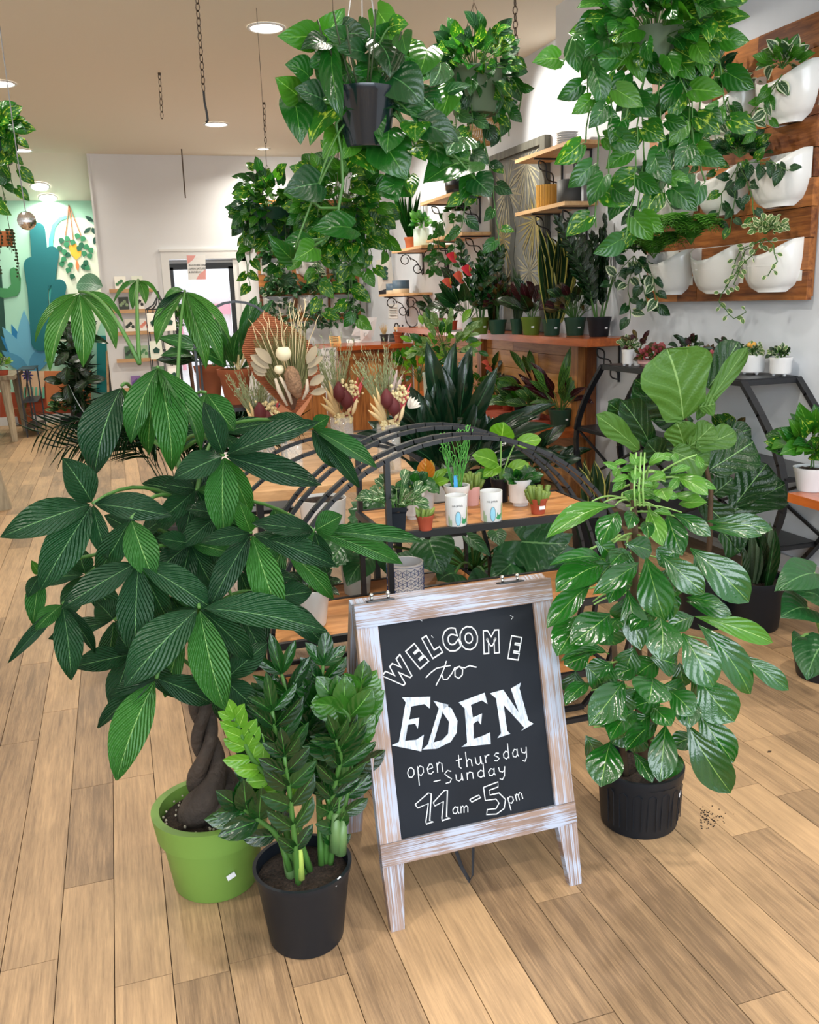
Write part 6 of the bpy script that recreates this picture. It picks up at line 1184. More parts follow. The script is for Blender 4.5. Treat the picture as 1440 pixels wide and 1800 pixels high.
# ================================================================ round metal plant stands
def ring_stand(lab, cx, cz, r, Ys, shelves, posts=(), m='black_metal'):
    t = thing('plant_stand', lab, 'plant stand', (cx, (Ys[0]+Ys[-1])/2, 0))
    a0 = math.acos(min(1, cz/r))
    for Y in Ys:
        pts = []; n = 44
        for i in range(n+1): a = -PI/2+a0+(2*PI-2*a0)*i/n; pts.append(Vector((cx+r*math.cos(a), Y, max(.012, cz+r*math.sin(a)))))
        mb = MB()
        for a, b in zip(pts, pts[1:]): mb.bar(a, b+(b-a)*.05, .013, .020, up=(0, 1, 0))
        obj('hoop', mb, m, t)
        if cz < r: w = math.sqrt(r*r-cz*cz); obj('foot_bar', MB().bar((cx-w, Y, .009), (cx+w, Y, .009), .018), m, t)
    for (z, x0, x1, thk) in shelves:
        y0, y1 = Ys[0], Ys[-1]
        obj('shelf_board', MB().box((x0+.012, y0+.012, z-.012), (x1-.012, y1-.012, z)), 'rack_wood', t)
        f = MB()
        for a, b in (((x0, y0, z-.01), (x1, y0, z-.01)), ((x0, y1, z-.01), (x1, y1, z-.01)), ((x0, y0, z-.01), (x0, y1, z-.01)), ((x1, y0, z-.01), (x1, y1, z-.01))): f.bar(a, b, .018, .024)
        obj('shelf_frame', f, m, t)
    for x, Y, z0, z1 in posts: obj('post', MB().bar((x, Y, z0), (x, Y, z1), .018), m, t)
    return t
CX, CZ, CRr = 1.06, .43, .67
YS = [2.75, 2.84, 3.02, 3.12]
zt_ = lambda x: CZ+math.sqrt(CRr**2-(x-CX)**2)
ring_stand('big round black hoop plant stand with wooden shelves behind the chalkboard', CX, CZ, CRr, YS, [(.80, .79, 1.60, 0), (.475, .40, 1.72, 0), (.20, .47, 1.64, 0)], [(.80, YS[0], .475, zt_(.80)), (.80, YS[-1], .475, zt_(.80))])
C2X = .84
ring_stand('lower round black hoop plant stand behind the big one under the slab table', C2X, .40, .60, [3.42, 3.70], [(.60, .30, 1.37, 0), (.34, .26, 1.42, 0)])
# ---------------------------------------------------------------- pots on the big stand
ZA = .801; g4 = 'pots on the big hoop stand'
def on(lab, cx, yb, wt, hp_, potm, style, z=ZA, **k): return potted(lab, cx, yb, wt, hp_, z, potm, style, grp=g4, **k)
on('striped peperomia in a square black pot at the edge of the upper stand shelf', 700, 936, 46, 44, 'pot_black', 'rosette', H=78, n=34, m=('L_pep',), ll=23, lw=16, spread=1.1, shape='oval', square=True, wb=.8)
on('tiny succulent in a small terracotta pot beside the striped peperomia', 748, 934, 30, 27, 'pot_clay', 'pads', H=25, n=8, ll=26, lw=18)
on('round leaved peperomia in a white footed pot behind the striped one', 727, 915, 42, 52, 'ceramic', 'rosette', H=48, n=22, m=('L_poth_dk', 'L_poth'), ll=26, lw=22, spread=1.1, shape='oval', foot=.15)
t = on('philodendron with yellow-orange new leaf in a tapered white pot', 751, 900, 32, 52, 'pot_white', 'rosette', H=48, n=12, m=('L_bright', 'L_poth', 'L_bright'), ll=40, lw=18, spread=1.1, wb=.7)
q = t.location+Vector((0, 0, .11)); leaf(t, leafmesh('oval', 'L_orange', fold=.3, droop=.05, n=8, seed=1), q, q+Vector((-.005, -.01, .085)), .065, tc(q, .1)); leaf(t, leafmesh('oval', 'L_orange', fold=.3, droop=.05, n=8, seed=2), q, q+Vector((.02, -.0, .075)), .04, tc(q, .1), .5)
t = on('corkscrew rush grass in a white glazed pot with a blue plant tag', 804, 905, 44, 50, 'ceramic', 'grass', H=120, n=34, m=('L_bright',), shape='curl', spread=.2); q = t.location+Vector((-.018, -.02, .07)); obj('plant_tag', MB().box(q, q+Vector((.014, .002, .07))), mat('tag_blue', hx('3c9ad0'), .5), t)
on('pale green succulents in a pink cylinder pot behind the cactus cups', 829, 890, 34, 34, 'pot_pink', 'succ', H=34, n=22, lw=8, ll=20)
t = on('young plant with big lime leaves in a black pot on the stand', 880, 884, 34, 42, 'pot_black', 'rosette', H=50, n=4, m=('L_poth_lt',), ll=30, lw=20, spread=1.)
q0 = t.location+Vector((0, 0, .07)); LB = leafset('oval', 'L_bright', 2, fold=.12, droop=.1, n=8)
for (x0, y0, x1, y1, w) in ((881, 775, 886, 742, 40), (905, 780, 952, 772, 24), (875, 815, 830, 800, 30), (890, 830, 930, 815, 26), (880, 820, 850, 838, 22)): p0 = at(x0, y0, q0.y-.02); p1 = at(x1, y1, q0.y-.05); leaf(t, LB, p0, p1, w/ppm(p0)*1.15, tc(p0, .2)); obj('leaf_stalk', MB().tube(curve(q0, p0, .01, 5), .003, 5), 'stem_lt', t)
on('small leafy plant in a white crackle-glazed footed pot near the hoop end', 915, 892, 44, 48, 'ceramic', 'rosette', H=38, n=22, m=('L_poth_dk', 'L_poth'), ll=26, lw=16, spread=1.2, shape='oval', foot=.15, wb=.9)
t = on('finger jade with pale stubby stems in a terracotta pot at the shelf end', 946, 905, 31, 28, 'pot_clay', 'succ', H=34, n=40, lw=9, ll=20, stick=True)
# illustrated cups
for px, yb, lb in ((803, 927, 'white cup with painted cacti standing nearer the small terracotta pot'), (864, 919, 'white cup with painted cacti standing nearer the finger jade')):
    b = onz(px, yb, ZA); s = ppm(b); r = 20/s; v = Vector((b.x, b.y, 0)).normalized(); c = Vector((b.x, b.y, ZA))+v*r; h = 54/s
    t = thing('cup', lb, 'cup', c, 'painted cactus cups'); mb = MB().lathe([(r*.9, 0), (r*.96, .004), (r, h), (r-.004, h), (r*.85, .01), (.001, .01)], c, 32); o = obj('body', mb, 'ceramic', t, smooth=True); o.data.set_sharp_from_angle(angle=R_(40))
    def onc(u, z, k=1.004):  # u metres round from the side facing the door, z up
        a = -PI/2-math.atan2(c.x, c.y)*1+u/r; R2 = r*(.955+.045*z/h)*k; return c+Vector((R2*math.cos(a), R2*math.sin(a), z))
    def decal(name, poly, m, lift=0): mb = MB(); k = len(poly); cu_ = sum(p[0] for p in poly)/k; cz_ = sum(p[1] for p in poly)/k; vs = [onc(u, z, 1.012+lift) for u, z in poly]+[onc(cu_, cz_, 1.014+lift)]; mb.add(vs, [(i, (i+1) % k, k) for i in range(k)]); obj(name, mb, m, t)
    mat('c_blue', hx('8cc4dc'), .5); mat('c_green', hx('2f8a58'), .5); mat('c_sage', hx('93a888'), .5); mat('c_olive', hx('7f9448'), .5)
    el = lambda u, z, a, b_, n=12: [(u+a*math.cos(2*PI*i/n), z+b_*math.sin(2*PI*i/n)) for i in range(n)]
    decal('painted_cactus', el(.006, h*.28, .0105, h*.25), 'ink'); decal('painted_cactus', el(.006, h*.28, .009, h*.235), 'c_blue', .003)
    decal('painted_cactus', [(.017, h*.16), (.022, h*.10), (.032, h*.08), (.038, h*.14), (.04, h*.3), (.034, h*.24), (.031, h*.26), (.026, h*.24), (.022, h*.34), (.021, h*.2)], 'c_green', .002)
    decal('painted_cactus', el(-.028, h*.2, .004, h*.2), 'c_sage'); decal('painted_cactus', el(-.020, h*.13, .004, h*.13), 'c_sage'); decal('painted_cactus', el(.043, h*.34, .003, h*.3), 'c_olive')
    P0 = onc(.004, h*.68, 1.015); X = (onc(.014, h*.68, 1.015)-onc(-.006, h*.68, 1.015)).normalized(); Yv = Vector((0, 0, 1)); Zv = X.cross(Yv)
    textmb('lettering', 'no prick', .011, Matrix(((X.x, Yv.x, Zv.x, P0.x), (X.y, Yv.y, Zv.y, P0.y), (X.z, Yv.z, Zv.z, P0.z), (0, 0, 0, 1))), 'ink', t, ex=.0002)
ZB = .477
b = onz(714, 1052, ZB); s = ppm(b); r = 33/s; v = Vector((b.x, b.y, 0)).normalized(); c = Vector((b.x, b.y, ZB))+v*r; h = 58/s
t = thing('plant_pot', 'white pot with navy geometric star pattern on the lower stand shelf', 'pot', c); o = obj('body', MB().lathe([(r*.95, 0), (r, .004), (r, h), (r-.005, h), (r*.93, .01), (.001, .01)], c, 40), 'ceramic', t, smooth=True); o.data.set_sharp_from_angle(angle=R_(40))
mb = MB(); nu, cell = 14, 2*PI*r/14
for i in range(nu):
    for j in range(3):
        u0 = (i+(.5 if j % 2 else 0))*cell; z0 = h*(.14+.30*j)
        for k in range(6):
            a = PI*k/3+PI/6; L_ = cell*.56; pts = [(u0, z0), (u0+L_*math.cos(a), z0+L_*math.sin(a))]
            w3 = [c+Vector(((r+.0008)*math.cos(u/r), (r+.0008)*math.sin(u/r), max(.006, min(h-.006, z)))) for u, z in (pts[0], ((pts[0][0]+pts[1][0])/2, (pts[0][1]+pts[1][1])/2), pts[1])]; mb.tube(w3, .0009, 3, caps=False)
            a2 = a+PI/3; p2 = (u0+L_*math.cos(a2), z0+L_*math.sin(a2)); w3 = [c+Vector(((r+.0008)*math.cos(u/r), (r+.0008)*math.sin(u/r), max(.006, min(h-.006, z)))) for u, z in (pts[1], p2)]; mb.tube(w3, .0009, 3, caps=False)
for z in (h*.02+.003, h-.008): mb.tube([c+Vector(((r+.0008)*math.cos(q), (r+.0008)*math.sin(q), z)) for q in [2*PI*k/30 for k in range(31)]], .0011, 3, caps=False)
obj('star_pattern', mb, mat('navy_ink', hx('24457f'), .4), t, kind='stuff')
on('dark zz plant in a smooth white tapered pot on the lower stand shelf', 549, 1106, 72, 70, 'pot_white', 'rosette', z=ZB, H=62, n=26, m=('L_dark',), ll=34, lw=17, spread=1.1, shape='oval', wb=.72)
c = at(628, 1034, 3.56); c.z = .341; t = thing('plant_pot', 'grey-green cement pot on the low shelf of the rear hoop stand', 'pot', c); pot(t, c, .055, .068, .15, 'ceramic_grey'); grow(t, c+Vector((0, 0, .13)), ppm(c), .06, 'rosette', H=120, n=12, m=('L_mon', 'L_cut'), ll=60, lw=36, spread=.9, shape='heart')
c = at(570, 932, 3.56); c.z = .601; t = thing('plant_pot', 'wide cream ceramic pot with a dark inside on the rear hoop stand', 'pot', c); pot(t, c, .085, .098, .165, 'ceramic', soil=.012)
# ================================================================ slab table with dried flowers
TZ2 = .755; st = thing('slab_table', 'live-edge wooden slab table behind the hoop stands carrying dried flower vases', 'table', (.9, 4.2, 0))
rs = random.Random(9); poly = [(.50, 3.86), (.7, 3.83), (.95, 3.87), (1.15, 3.84), (1.29, 3.90), (1.35, 4.3), (1.33, 4.88), (.9, 4.9), (.86, 4.5), (.48, 4.48), (.45, 4.1)]
obj('slab', MB().prism(poly, (1, 0, 0), (0, 1, 0), (0, 0, TZ2-.045), (0, 0, .045)), 'slab_wood', st)
for x, y in ((.55, 3.95), (1.2, 3.98), (.55, 4.4), (1.2, 4.38)): obj('leg', MB().bar((x, y, 0), (x, y, TZ2-.045), .03), 'black_metal', st)
mat('vase_glass', (.9, .93, .93), .03, alpha=.22, spec=.8); mat('straw', hx('c9ad7c'), .8); mat('straw_lt', hx('ddc79c'), .8); mat('sage_dry', hx('9aa37a'), .85); mat('olive_dry', hx('7f7f52'), .85); mat('maroon', hx('5a1c20'), .7); mat('dry_red', hx('b8434a'), .75); mat('dry_pink', hx('d98a80'), .8); mat('cream_bud', hx('d9c898'), .8); mat('pampas', hx('b8a894'), .95); mat('kraft', hx('b0704c'), .8); mat('banksia', hx('8a6a50'), .95, var=.3, vs=60, bump=1, bs=90); mat('lotus', hx('e8dcb8'), .6); mat('taupe_leaf', hx('9a8c74'), .8); mat('white_dry', hx('e4ddd0'), .8); mat('brown_dry', hx('5a4030'), .9)
def vase(lab, px, yb, w, hpx, z=TZ2, Y=None, cls='dried flowers in glass vases'):
    b = onz(px, yb, z); s = ppm(b); r = w/2/s; v = Vector((b.x, b.y, 0)).normalized(); c = Vector((b.x, b.y, z))+v*r; h = hpx/s
    t = thing('dried_bouquet', lab, 'dried flowers', c, cls); obj('vase', MB().lathe([(r*.95, 0), (r, .006), (r, h), (r-.004, h), (r-.004, .012), (.001, .012)], c, 28), 'vase_glass', t, smooth=True)
    mb = MB()
    for i in range(36): a = rnd.uniform(0, 6.28); q = r*.5*rnd.random(); mb.tube([c+Vector((q*math.cos(a), q*math.sin(a), .015)), c+Vector((q*.5*math.cos(a+2), q*.5*math.sin(a+2), h*.6)), c+Vector((r*.8*math.cos(a), r*.8*math.sin(a), h*1.05))], .0022, 4, caps=False)
    obj('stems', mb, 'straw', t, kind='stuff'); return t, c, s, r, h
def spray(t, name, m, org, n, L0, L1, a0, a1, w=.004, leafy=None, bend=.0, depth=.35, lw=.006, ll=.02):
    mb = MB(); org = Vector(org)
    for i in range(n):
        a = rnd.uniform(a0, a1); L_ = rnd.uniform(L0, L1); d = Vector((math.sin(a), -rnd.uniform(-depth, depth), math.cos(a))).normalized(); e = org+d*L_; md = org.lerp(e, .5)+Vector((0, 0, bend*L_)); mb.tube([org, md, e], [w*.5, w, w*.25], 3, caps=False)
        if leafy:
            for k in range(leafy): q = md.lerp(e, rnd.random()); dd = (d+Vector((rnd.uniform(-1, 1), rnd.uniform(-.5, .5), rnd.uniform(-.2, .8)))*.7).normalized()*ll; s_ = dd.orthogonal().normalized()*lw; mb.add([q-s_*.3, q+dd*.5+s_*.5, q+dd, q+dd*.5-s_*.5], [(0, 1, 2, 3)])
    return obj(name, mb, m, t, kind='stuff')
def plume(t, name, m, a, b, w, n=1): mb = MB(); a, b = Vector(a), Vector(b); mb.tube([a, a.lerp(b, .3), a.lerp(b, .65), b], [w*.15, w*.5, w*.45, w*.06], 7); return obj(name, mb, m, t, True)
def bouquet(lab, px, yb, w, hpx, top, mirror=1, big=1.):
    t, c, s, r, h = vase(lab, px, yb, w, hpx); o = c+Vector((0, 0, h)); u = 1/s
    def q(dx, dz, dy=0): return o+Vector((dx*u, dy*u, dz*u))
    spray(t, 'eucalyptus_spray', 'sage_dry', q(-8, 20), 60, 60*u, top*u, -.55, .30, .0018, 8, ll=.024); spray(t, 'tall_grass', 'olive_dry', q(0, 10), 30, 60*u, top*.95*u, -.4, .45, .0015, 5, ll=.02)
    for dx, dz, L_ in ((-30, 40, 1), (-36, 26, 1), (-24, 52, 1), (-40, 14, 1)): plume(t, 'wheat_ear', 'straw', q(-5, 0, -8), q(dx, dz+14, -16), 9*u)
    for dx, dz in ((-6, 50), (6, 36)): plume(t, 'protea', 'maroon', q(dx, dz-22, -20), q(dx-2, dz+14, -22), 24*u)
    for dx, dz in ((22, 60), (30, 48), (26, 38), (33, 62)): plume(t, 'red_amaranth', 'dry_red', q(6, 0, -10), q(dx+6, dz+8, -18), 9*u)
    plume(t, 'bunny_tail', 'straw_lt', q(6, 6, -22), q(14, 38, -24), 8*u); plume(t, 'bunny_tail', 'straw_lt', q(14, 4, -20), q(24, 34, -22), 8*u)
    mb = MB()
    for i in range(60): a = rnd.uniform(-.2, 1.); p = q(6+rnd.gauss(8, 9), 52+rnd.gauss(0, 8)-abs(rnd.gauss(0, 6)), -20+rnd.uniform(-4, 4)); mb.ball(p, rnd.uniform(2.2, 3.6)*u, 6, 4)
    for i in range(46): mb.ball(q(rnd.uniform(-16, 16), rnd.uniform(-10, 8), -w*.36), rnd.uniform(2, 3.4)*u, 6, 4)
    obj('button_flowers', mb, 'cream_bud', t, kind='stuff'); return t, q
bouquet('dried bouquet', 604, 797, 40, 62, 128)[0]['label'] = 'dried bouquet of sage and maroon protea in a glass cylinder beside the kraft arrangement'
t, q = bouquet('dried bouquet with pink plumes and white pointed petals in the largest glass cylinder', 686, 835, 42, 88, 125)
for a_ in (.5, .8, 1.1, 1.4, .2): me = leafmesh('lance', 'white_dry', fold=.2, droop=.1, n=6, seed=int(a_*10)); b0 = q(36, 25, -8); leaf(t, me, b0, b0+Vector((math.sin(a_), -.2, math.cos(a_)))*.06, .02, tc(b0, .3), 0, 'petal')
for dx in (14, 24, 34): plume(t, 'pink_plume', mat('mauve_dry', hx('b8a4a0'), .95), q(4, 30), q(dx-4, 112-dx*.8), 10/ppm(q(0, 0)))
bouquet('small dried bouquet with cream ears and tiny red flowers beside the terracotta pots', 468, 822, 36, 52, 112)
# giant kraft-wrapped arrangement
c = at(512, 772, 4.15); c.z = TZ2; s = ppm(c); u = 1/s; t = thing('dried_bouquet', 'giant dried arrangement backed by ribbed kraft paper with pale seed pods', 'dried flowers', c)
r = .05; obj('vase', MB().lathe([(r*.95, 0), (r, .006), (r, .16), (r-.004, .16), (r-.004, .012), (.001, .012)], c, 28), 'vase_glass', t, smooth=True)
f = lambda x, y, Y=4.15: at(420+x/7.5, 520+y/7.5, Y)
kp = [(330, 180), (560, 320), (740, 420), (1020, 680), (1090, 1080), (960, 1320), (740, 1560), (560, 1430), (200, 1060), (30, 700), (110, 430), (230, 300)]
mb = MB(); n_ = 40; xs0, xs1 = 20, 1100   # ribbed sheet: strips clipped to the outline
def inside(x, y):
    c_ = False; j = len(kp)-1
    for i in range(len(kp)):
        (xi, yi), (xj, yj) = kp[i], kp[j]
        if (yi > y) != (yj > y) and x < (xj-xi)*(y-yi)/(yj-yi)+xi: c_ = not c_
        j = i
    return c_
yy = 190
while yy < 1540:
    X_ = [x for x in range(0, 1120, 8) if inside(x, yy)]
    if X_:
        a, b = X_[0], X_[-1]; p = [f(a, yy, 4.22), f(b, yy, 4.22), f(b, yy+13, 4.228), f(a, yy+13, 4.228), f(a, yy+26, 4.22), f(b, yy+26, 4.22)]; mb.add(p, [(0, 1, 2, 3), (3, 2, 5, 4)])
    yy += 26
obj('kraft_wrap', mb, 'kraft', t)
for pts in ([(560, 1430), (740, 1560), (690, 1640), (500, 1500)], [(740, 1560), (960, 1300), (1060, 1150), (900, 1450), (780, 1640)]): mb = MB(); mb.add([f(x, y, 4.08) for x, y in pts]+[f(x, y, 4.086) for x, y in pts], [tuple(range(len(pts))), tuple(range(len(pts), 2*len(pts)))[::-1]]); obj('wrap_fold', mb, 'kraft', t)
o0 = f(730, 1480, 4.1); mb = MB()
for i in range(420): x = rnd.uniform(180, 960); y = rnd.uniform(330, 760) if x < 900 else 700; e = f(x, y+abs(x-600)*.25, 4.15+rnd.uniform(-.05, .05)); m_ = o0.lerp(e, .55)+Vector(((x-600)*.00004, rnd.uniform(-.03, .02), 0)); mb.tube([o0.lerp(m_, .3), m_, e], [.001, .0016, .0006], 3, caps=False)
obj('fine_grass', mb, 'olive_dry', t, kind='stuff'); mb = MB()
for x0, y0 in ((330, 190), (250, 320), (200, 400), (120, 300), (380, 250), (530, 160), (560, 240), (620, 330), (680, 60), (740, 40), (860, 10), (880, 30), (820, 120), (850, 260), (690, 290), (480, 270), (930, 250), (1060, 250), (830, 150), (780, 100)):
    e = f(x0, y0, 4.12); p1 = f(x0*.7+650*.3+rnd.uniform(-60, 60), y0*.5+900*.5, 4.12); p2 = f(x0*.85+650*.15+rnd.uniform(-40, 40), y0*.75+900*.25, 4.1); mb.tube([o0, p1, p2, p2.lerp(e, .5)+Vector((rnd.uniform(-.012, .012), 0, 0)), e], [.002, .0022, .002, .0016, .0008], 4, caps=False)
obj('curly_twigs', mb, 'straw_lt', t, kind='stuff')
TL = leafset('oval', 'taupe_leaf', 2, fold=.15, droop=.08, n=6)
for (x0, y0, x1, y1, w) in ((430, 900, 215, 690, 120), (400, 960, 150, 780, 120), (370, 1010, 150, 870, 110), (350, 1050, 190, 960, 100), (900, 900, 1020, 660, 110), (900, 960, 1110, 800, 90), (920, 1060, 1030, 920, 100), (930, 1180, 1120, 1050, 110), (940, 1290, 1150, 1240, 90)): p0, p1 = f(x0, y0, 4.08), f(x1, y1, 4.1); leaf(t, TL, p0, p1, w/7.5/ppm(p0)*1.1, tc(p0, .2))
for x, y, R2 in ((588, 762, 98), (530, 970, 62)): p = f(x, y, 4.03); rr2 = R2/7.5/s; obj('seed_pod', MB().lathe([(.001, -rr2), (rr2*.6, -rr2*.82), (rr2*.95, -rr2*.35), (rr2, .1*rr2), (rr2*.85, rr2*.55), (rr2*.62, rr2*.8), (rr2*.55, rr2*.72), (.001, rr2*.55)], p, 24, cap0=False), 'lotus', t, smooth=True); obj('pod_stem', MB().tube([p-Vector((0, 0, rr2)), o0], .003, 5), 'straw', t)
p = [f(680, 930, 4.0), f(690, 1020, 4.0), f(730, 1200, 4.0), f(790, 1340, 4.0)]; obj('banksia', MB().tube(p, [5*u, 12.5*u, 13.5*u, 5*u], 14), 'banksia', t, True)
for pts in ([(480, 1090), (530, 1250), (640, 1450)], [(540, 1070), (640, 1230), (700, 1430)], [(900, 1100), (900, 1250), (840, 1370)]): obj('curled_pod', MB().tube([f(x, y, 4.0) for x, y in pts], [3*u, 5.5*u, 2.5*u], 8, flat=.5), 'pampas', t, True)
obj('dark_filler', MB().tube([f(700, 1120, 4.06), f(700, 1300, 4.07), f(720, 1500, 4.08)], [20*u, 17*u, 4*u], 12, flat=.5), 'brown_dry', t, True)
# ================================================================ arched black stand with terracotta pots
ar = thing('plant_stand', 'tall arched black metal stand holding the two big terracotta pots', 'plant stand', (.5, 4.9, 0))
ZT = 1.045
for Y in (4.62, 5.12):
    a0 = at(412, 530, Y); x0, x1 = a0.x-.21, a0.x+.21; z1 = a0.z-.21; pts = [Vector((x0, Y, 0)), Vector((x0, Y, z1))]+[Vector((a0.x-.21*math.cos(PI*k/12), Y, z1+.21*math.sin(PI*k/12))) for k in range(1, 12)]+[Vector((x1, Y, z1)), Vector((x1, Y, 0))]; mb = MB()
    for a, b in zip(pts, pts[1:]): mb.bar(a, b, .012, up=(0, 1, 0))
    obj('arch', mb, 'black_metal', ar)
    if Y < 5: AX0, AX1 = x0, x1
for z in (ZT, .5): obj('stand_shelf', MB().box((AX0-.02, 4.6, z-.02), (AX1+.02, 5.14, z)), 'black_metal', ar)
def tpot(lab, px, yb, w, hpx, z, grp): return potted(lab, px, yb, w, hpx, z, 'pot_terra', None, rim=.008, wb=.68, grp=grp)
t = potted('peace lily with long arching leaves in the front terracotta pot on the arched stand', 417, 712, 58, 62, ZT+.001, 'pot_terra', 'rosette', rim=.007, wb=.66, H=120, n=16, m=('L_peace',), ll=85, lw=26, spread=.75, stick=True)
q = Vector(t.location)+Vector((.02, -.03, .17)); 
for k in range(9): obj('dried_bract', MB().tube([q, q+Vector((rnd.uniform(-.04, .04), -.01, rnd.uniform(.05, .13)))], [.004, .012], 5, flat=.4), 'cream_bud', t)
potted('leafy plant in the rear terracotta pot on the arched stand', 372, 700, 50, 56, ZT+.001, 'pot_terra', 'rosette', rim=.007, wb=.66, H=90, n=14, m=('L_peace', 'L_dark'), ll=60, lw=22, spread=.7)
# ================================================================ floor plants in the middle
def floorplant(lab, px, py, r, h, potm, style, name='potted_plant', **k):
    c = floor_under(px, py, r); t = thing(name, lab, 'potted plant', c); pot(t, c, r*.85, r, h, potm, rim=.004, rimh=.03, soil=.03); grow(t, c+Vector((0, 0, h-.03)), ppm(c+Vector((0, 0, h))), r, style, **k); return t, c
t, c = floorplant('large dark cast-iron plant with broad blades in a pale box planter near the bench', 795, 970, .17, .42, 'ceramic', 'rosette', H=205, n=34, m=('L_aspi',), ll=120, lw=34, spread=.75)
for k in range(16):
    x = rnd.uniform(735, 850); y = rnd.uniform(640, 760); p1 = at(x, y-60+abs(x-790)*.4, c.y-.15); p0 = at(790+(x-790)*.55, y+70, c.y-.1); leaf(t, leafset('lance', 'L_aspi', 2, fold=.2, droop=.12, n=8), p0, p1, 34/ppm(p0), tc(p0, .3, .4), rnd.uniform(-.4, .4))
floorplant('pale variegated aglaonema in a tall pale planter behind the cast-iron plant', 790, 888, .18, 1.0, 'pot_mint', 'bush', H=120, n=70, m=('L_aglo', 'L_bright', 'L_aglo', 'L_poth'), ll=26, lw=12, R=62)
floorplant('airy green shrub behind the dried flowers by the counter', 742, 840, .12, .7, 'pot_char', 'bush', H=110, n=60, m=('L_bright', 'L_poth_lt', 'L_poth'), ll=20, lw=11, R=50)
floorplant('young snake plants with yellow edges in a tall black pot past the hoop stand', 1038, 986, .12, .26, 'pot_black', 'snake', H=115, n=16, m=('L_snake_y',), lw=13, spread=1.0)
t, c = floorplant('cylindrical banded snake plant in a black pot under the hourglass table', 1318, 1118, .145, .24, 'pot_black', 'snake', H=125, n=14, m=('L_snake_g', 'L_dark'), lw=20, spread=.25); sticker(t.children[0], c, .137, .12, -.25, .024, .014)
floorplant('low leafy foliage plant on the floor before the low bench shelf', 850, 905, .12, .3, 'pot_black', 'bush', H=110, n=60, m=('L_dark', 'L_poth_dk', 'L_aspi'), ll=40, lw=20, R=60)
floorplant('dense dark floor plant between the bench leg and the hoop stand', 925, 905, .11, .25, 'pot_black', 'rosette', H=120, n=26, m=('L_dark', 'L_aspi'), ll=60, lw=22, spread=.9)
t, c = floorplant('spreading monstera with split leaves under the hoop stand shelf', 835, 1090, .14, .25, 'pot_char', 'rosette', H=60, n=4, m=('L_mon',), ll=50, lw=40, shape='heart', spread=.9)
MN = [leafmesh('heart', 'L_mon', fold=.1, droop=.08, wave=.03, lobe=.2, n=12, seed=i, slit=1) for i in range(3)]; MH = [leafmesh('heart', 'L_mon', fold=.1, droop=.1, wave=.02, lobe=.2, n=10, seed=i) for i in range(3)]
for (x0, y0, x1, y1, w, k) in ((918, 952, 985, 1040, 150, 1), (918, 952, 1000, 955, 110, 1), (755, 950, 778, 1010, 72, 0), (800, 1008, 770, 1022, 60, 0), (905, 985, 862, 1020, 60, 0), (858, 1025, 820, 1030, 50, 0), (872, 935, 880, 962, 30, 0), (824, 945, 862, 978, 22, 0), (655, 890, 625, 950, 60, 1), (665, 870, 690, 910, 60, 1), (600, 960, 570, 1000, 55, 1), (700, 975, 690, 1020, 60, 0), (640, 985, 610, 1030, 50, 0), (1010, 985, 960, 1060, 80, 0)):
    Yl = 3.25; p0, p1 = at(x0, y0, Yl), at(x1, y1, Yl-.08); leaf(t, MN if k else MH, p0, p1, w/ppm(p0)*1.15, tc(p0, .4)); obj('leaf_stalk', MB().tube(curve(c+Vector((0, 0, .2)), p0, .05, 6), .006, 6), 'stem_green', t)
t, c = floorplant('palm with fine arching fronds on the floor behind the money tree', 330, 1010, .14, .3, 'pot_char', 'rosette', H=10, n=1, m=('L_zz',), ll=8, lw=3)
for k in range(13):
    a = -PI+k*PI/12+rnd.uniform(-.1, .1); L_ = rnd.uniform(.42, .62); b0 = c+Vector((0, 0, .3)); pts = [b0, b0+Vector((math.cos(a)*L_*.35, -.05, L_*.8)), b0+Vector((math.cos(a)*L_*.8, -.1, L_*1.1)), b0+Vector((math.cos(a)*L_*1.2, -.12, L_*1.0))]
    F_ = MB(); St = MB(); frond(t, pts, 16, .20, .012, ls('blade', 'L_dark', fold=.2, droop=.05, n=3), .004, into=(F_, St), start=.35, ang=.7); obj('frond', F_, 'L_dark', t, True); obj('frond_stem', St, 'stem_dark', t)
# alocasia by the right edge
c = Vector((2.62, 2.75, 0)); t = thing('potted_plant', 'anthurium with heart leaves in a black pot at the edge by the wood table', 'potted plant', c); pot(t, c, .10, .12, .12, 'pot_black', rim=.004, rimh=.03, soil=.03); LA = leafset('heart', 'L_mon', 3, fold=.10, droop=.12, wave=.02, lobe=.18, n=10)
for (x0, y0, x1, y1, w) in ((1432, 1008, 1362, 1040, 60), (1420, 1070, 1372, 1085, 66), (1440, 1050, 1395, 1040, 60), (1448, 1130, 1418, 1195, 70), (1408, 1120, 1392, 1130, 22), (1470, 1080, 1500, 1130, 60), (1465, 1020, 1490, 1060, 60)): p0, p1 = at(x0, y0, 2.55), at(x1, y1, 2.5); leaf(t, LA, p0, p1, w/ppm(p0)*1.2, tc(p0, .5)); obj('leaf_stalk', MB().tube(curve(c+Vector((0, 0, .1)), p0, .04, 6), .005, 6), 'stem_lt', t)
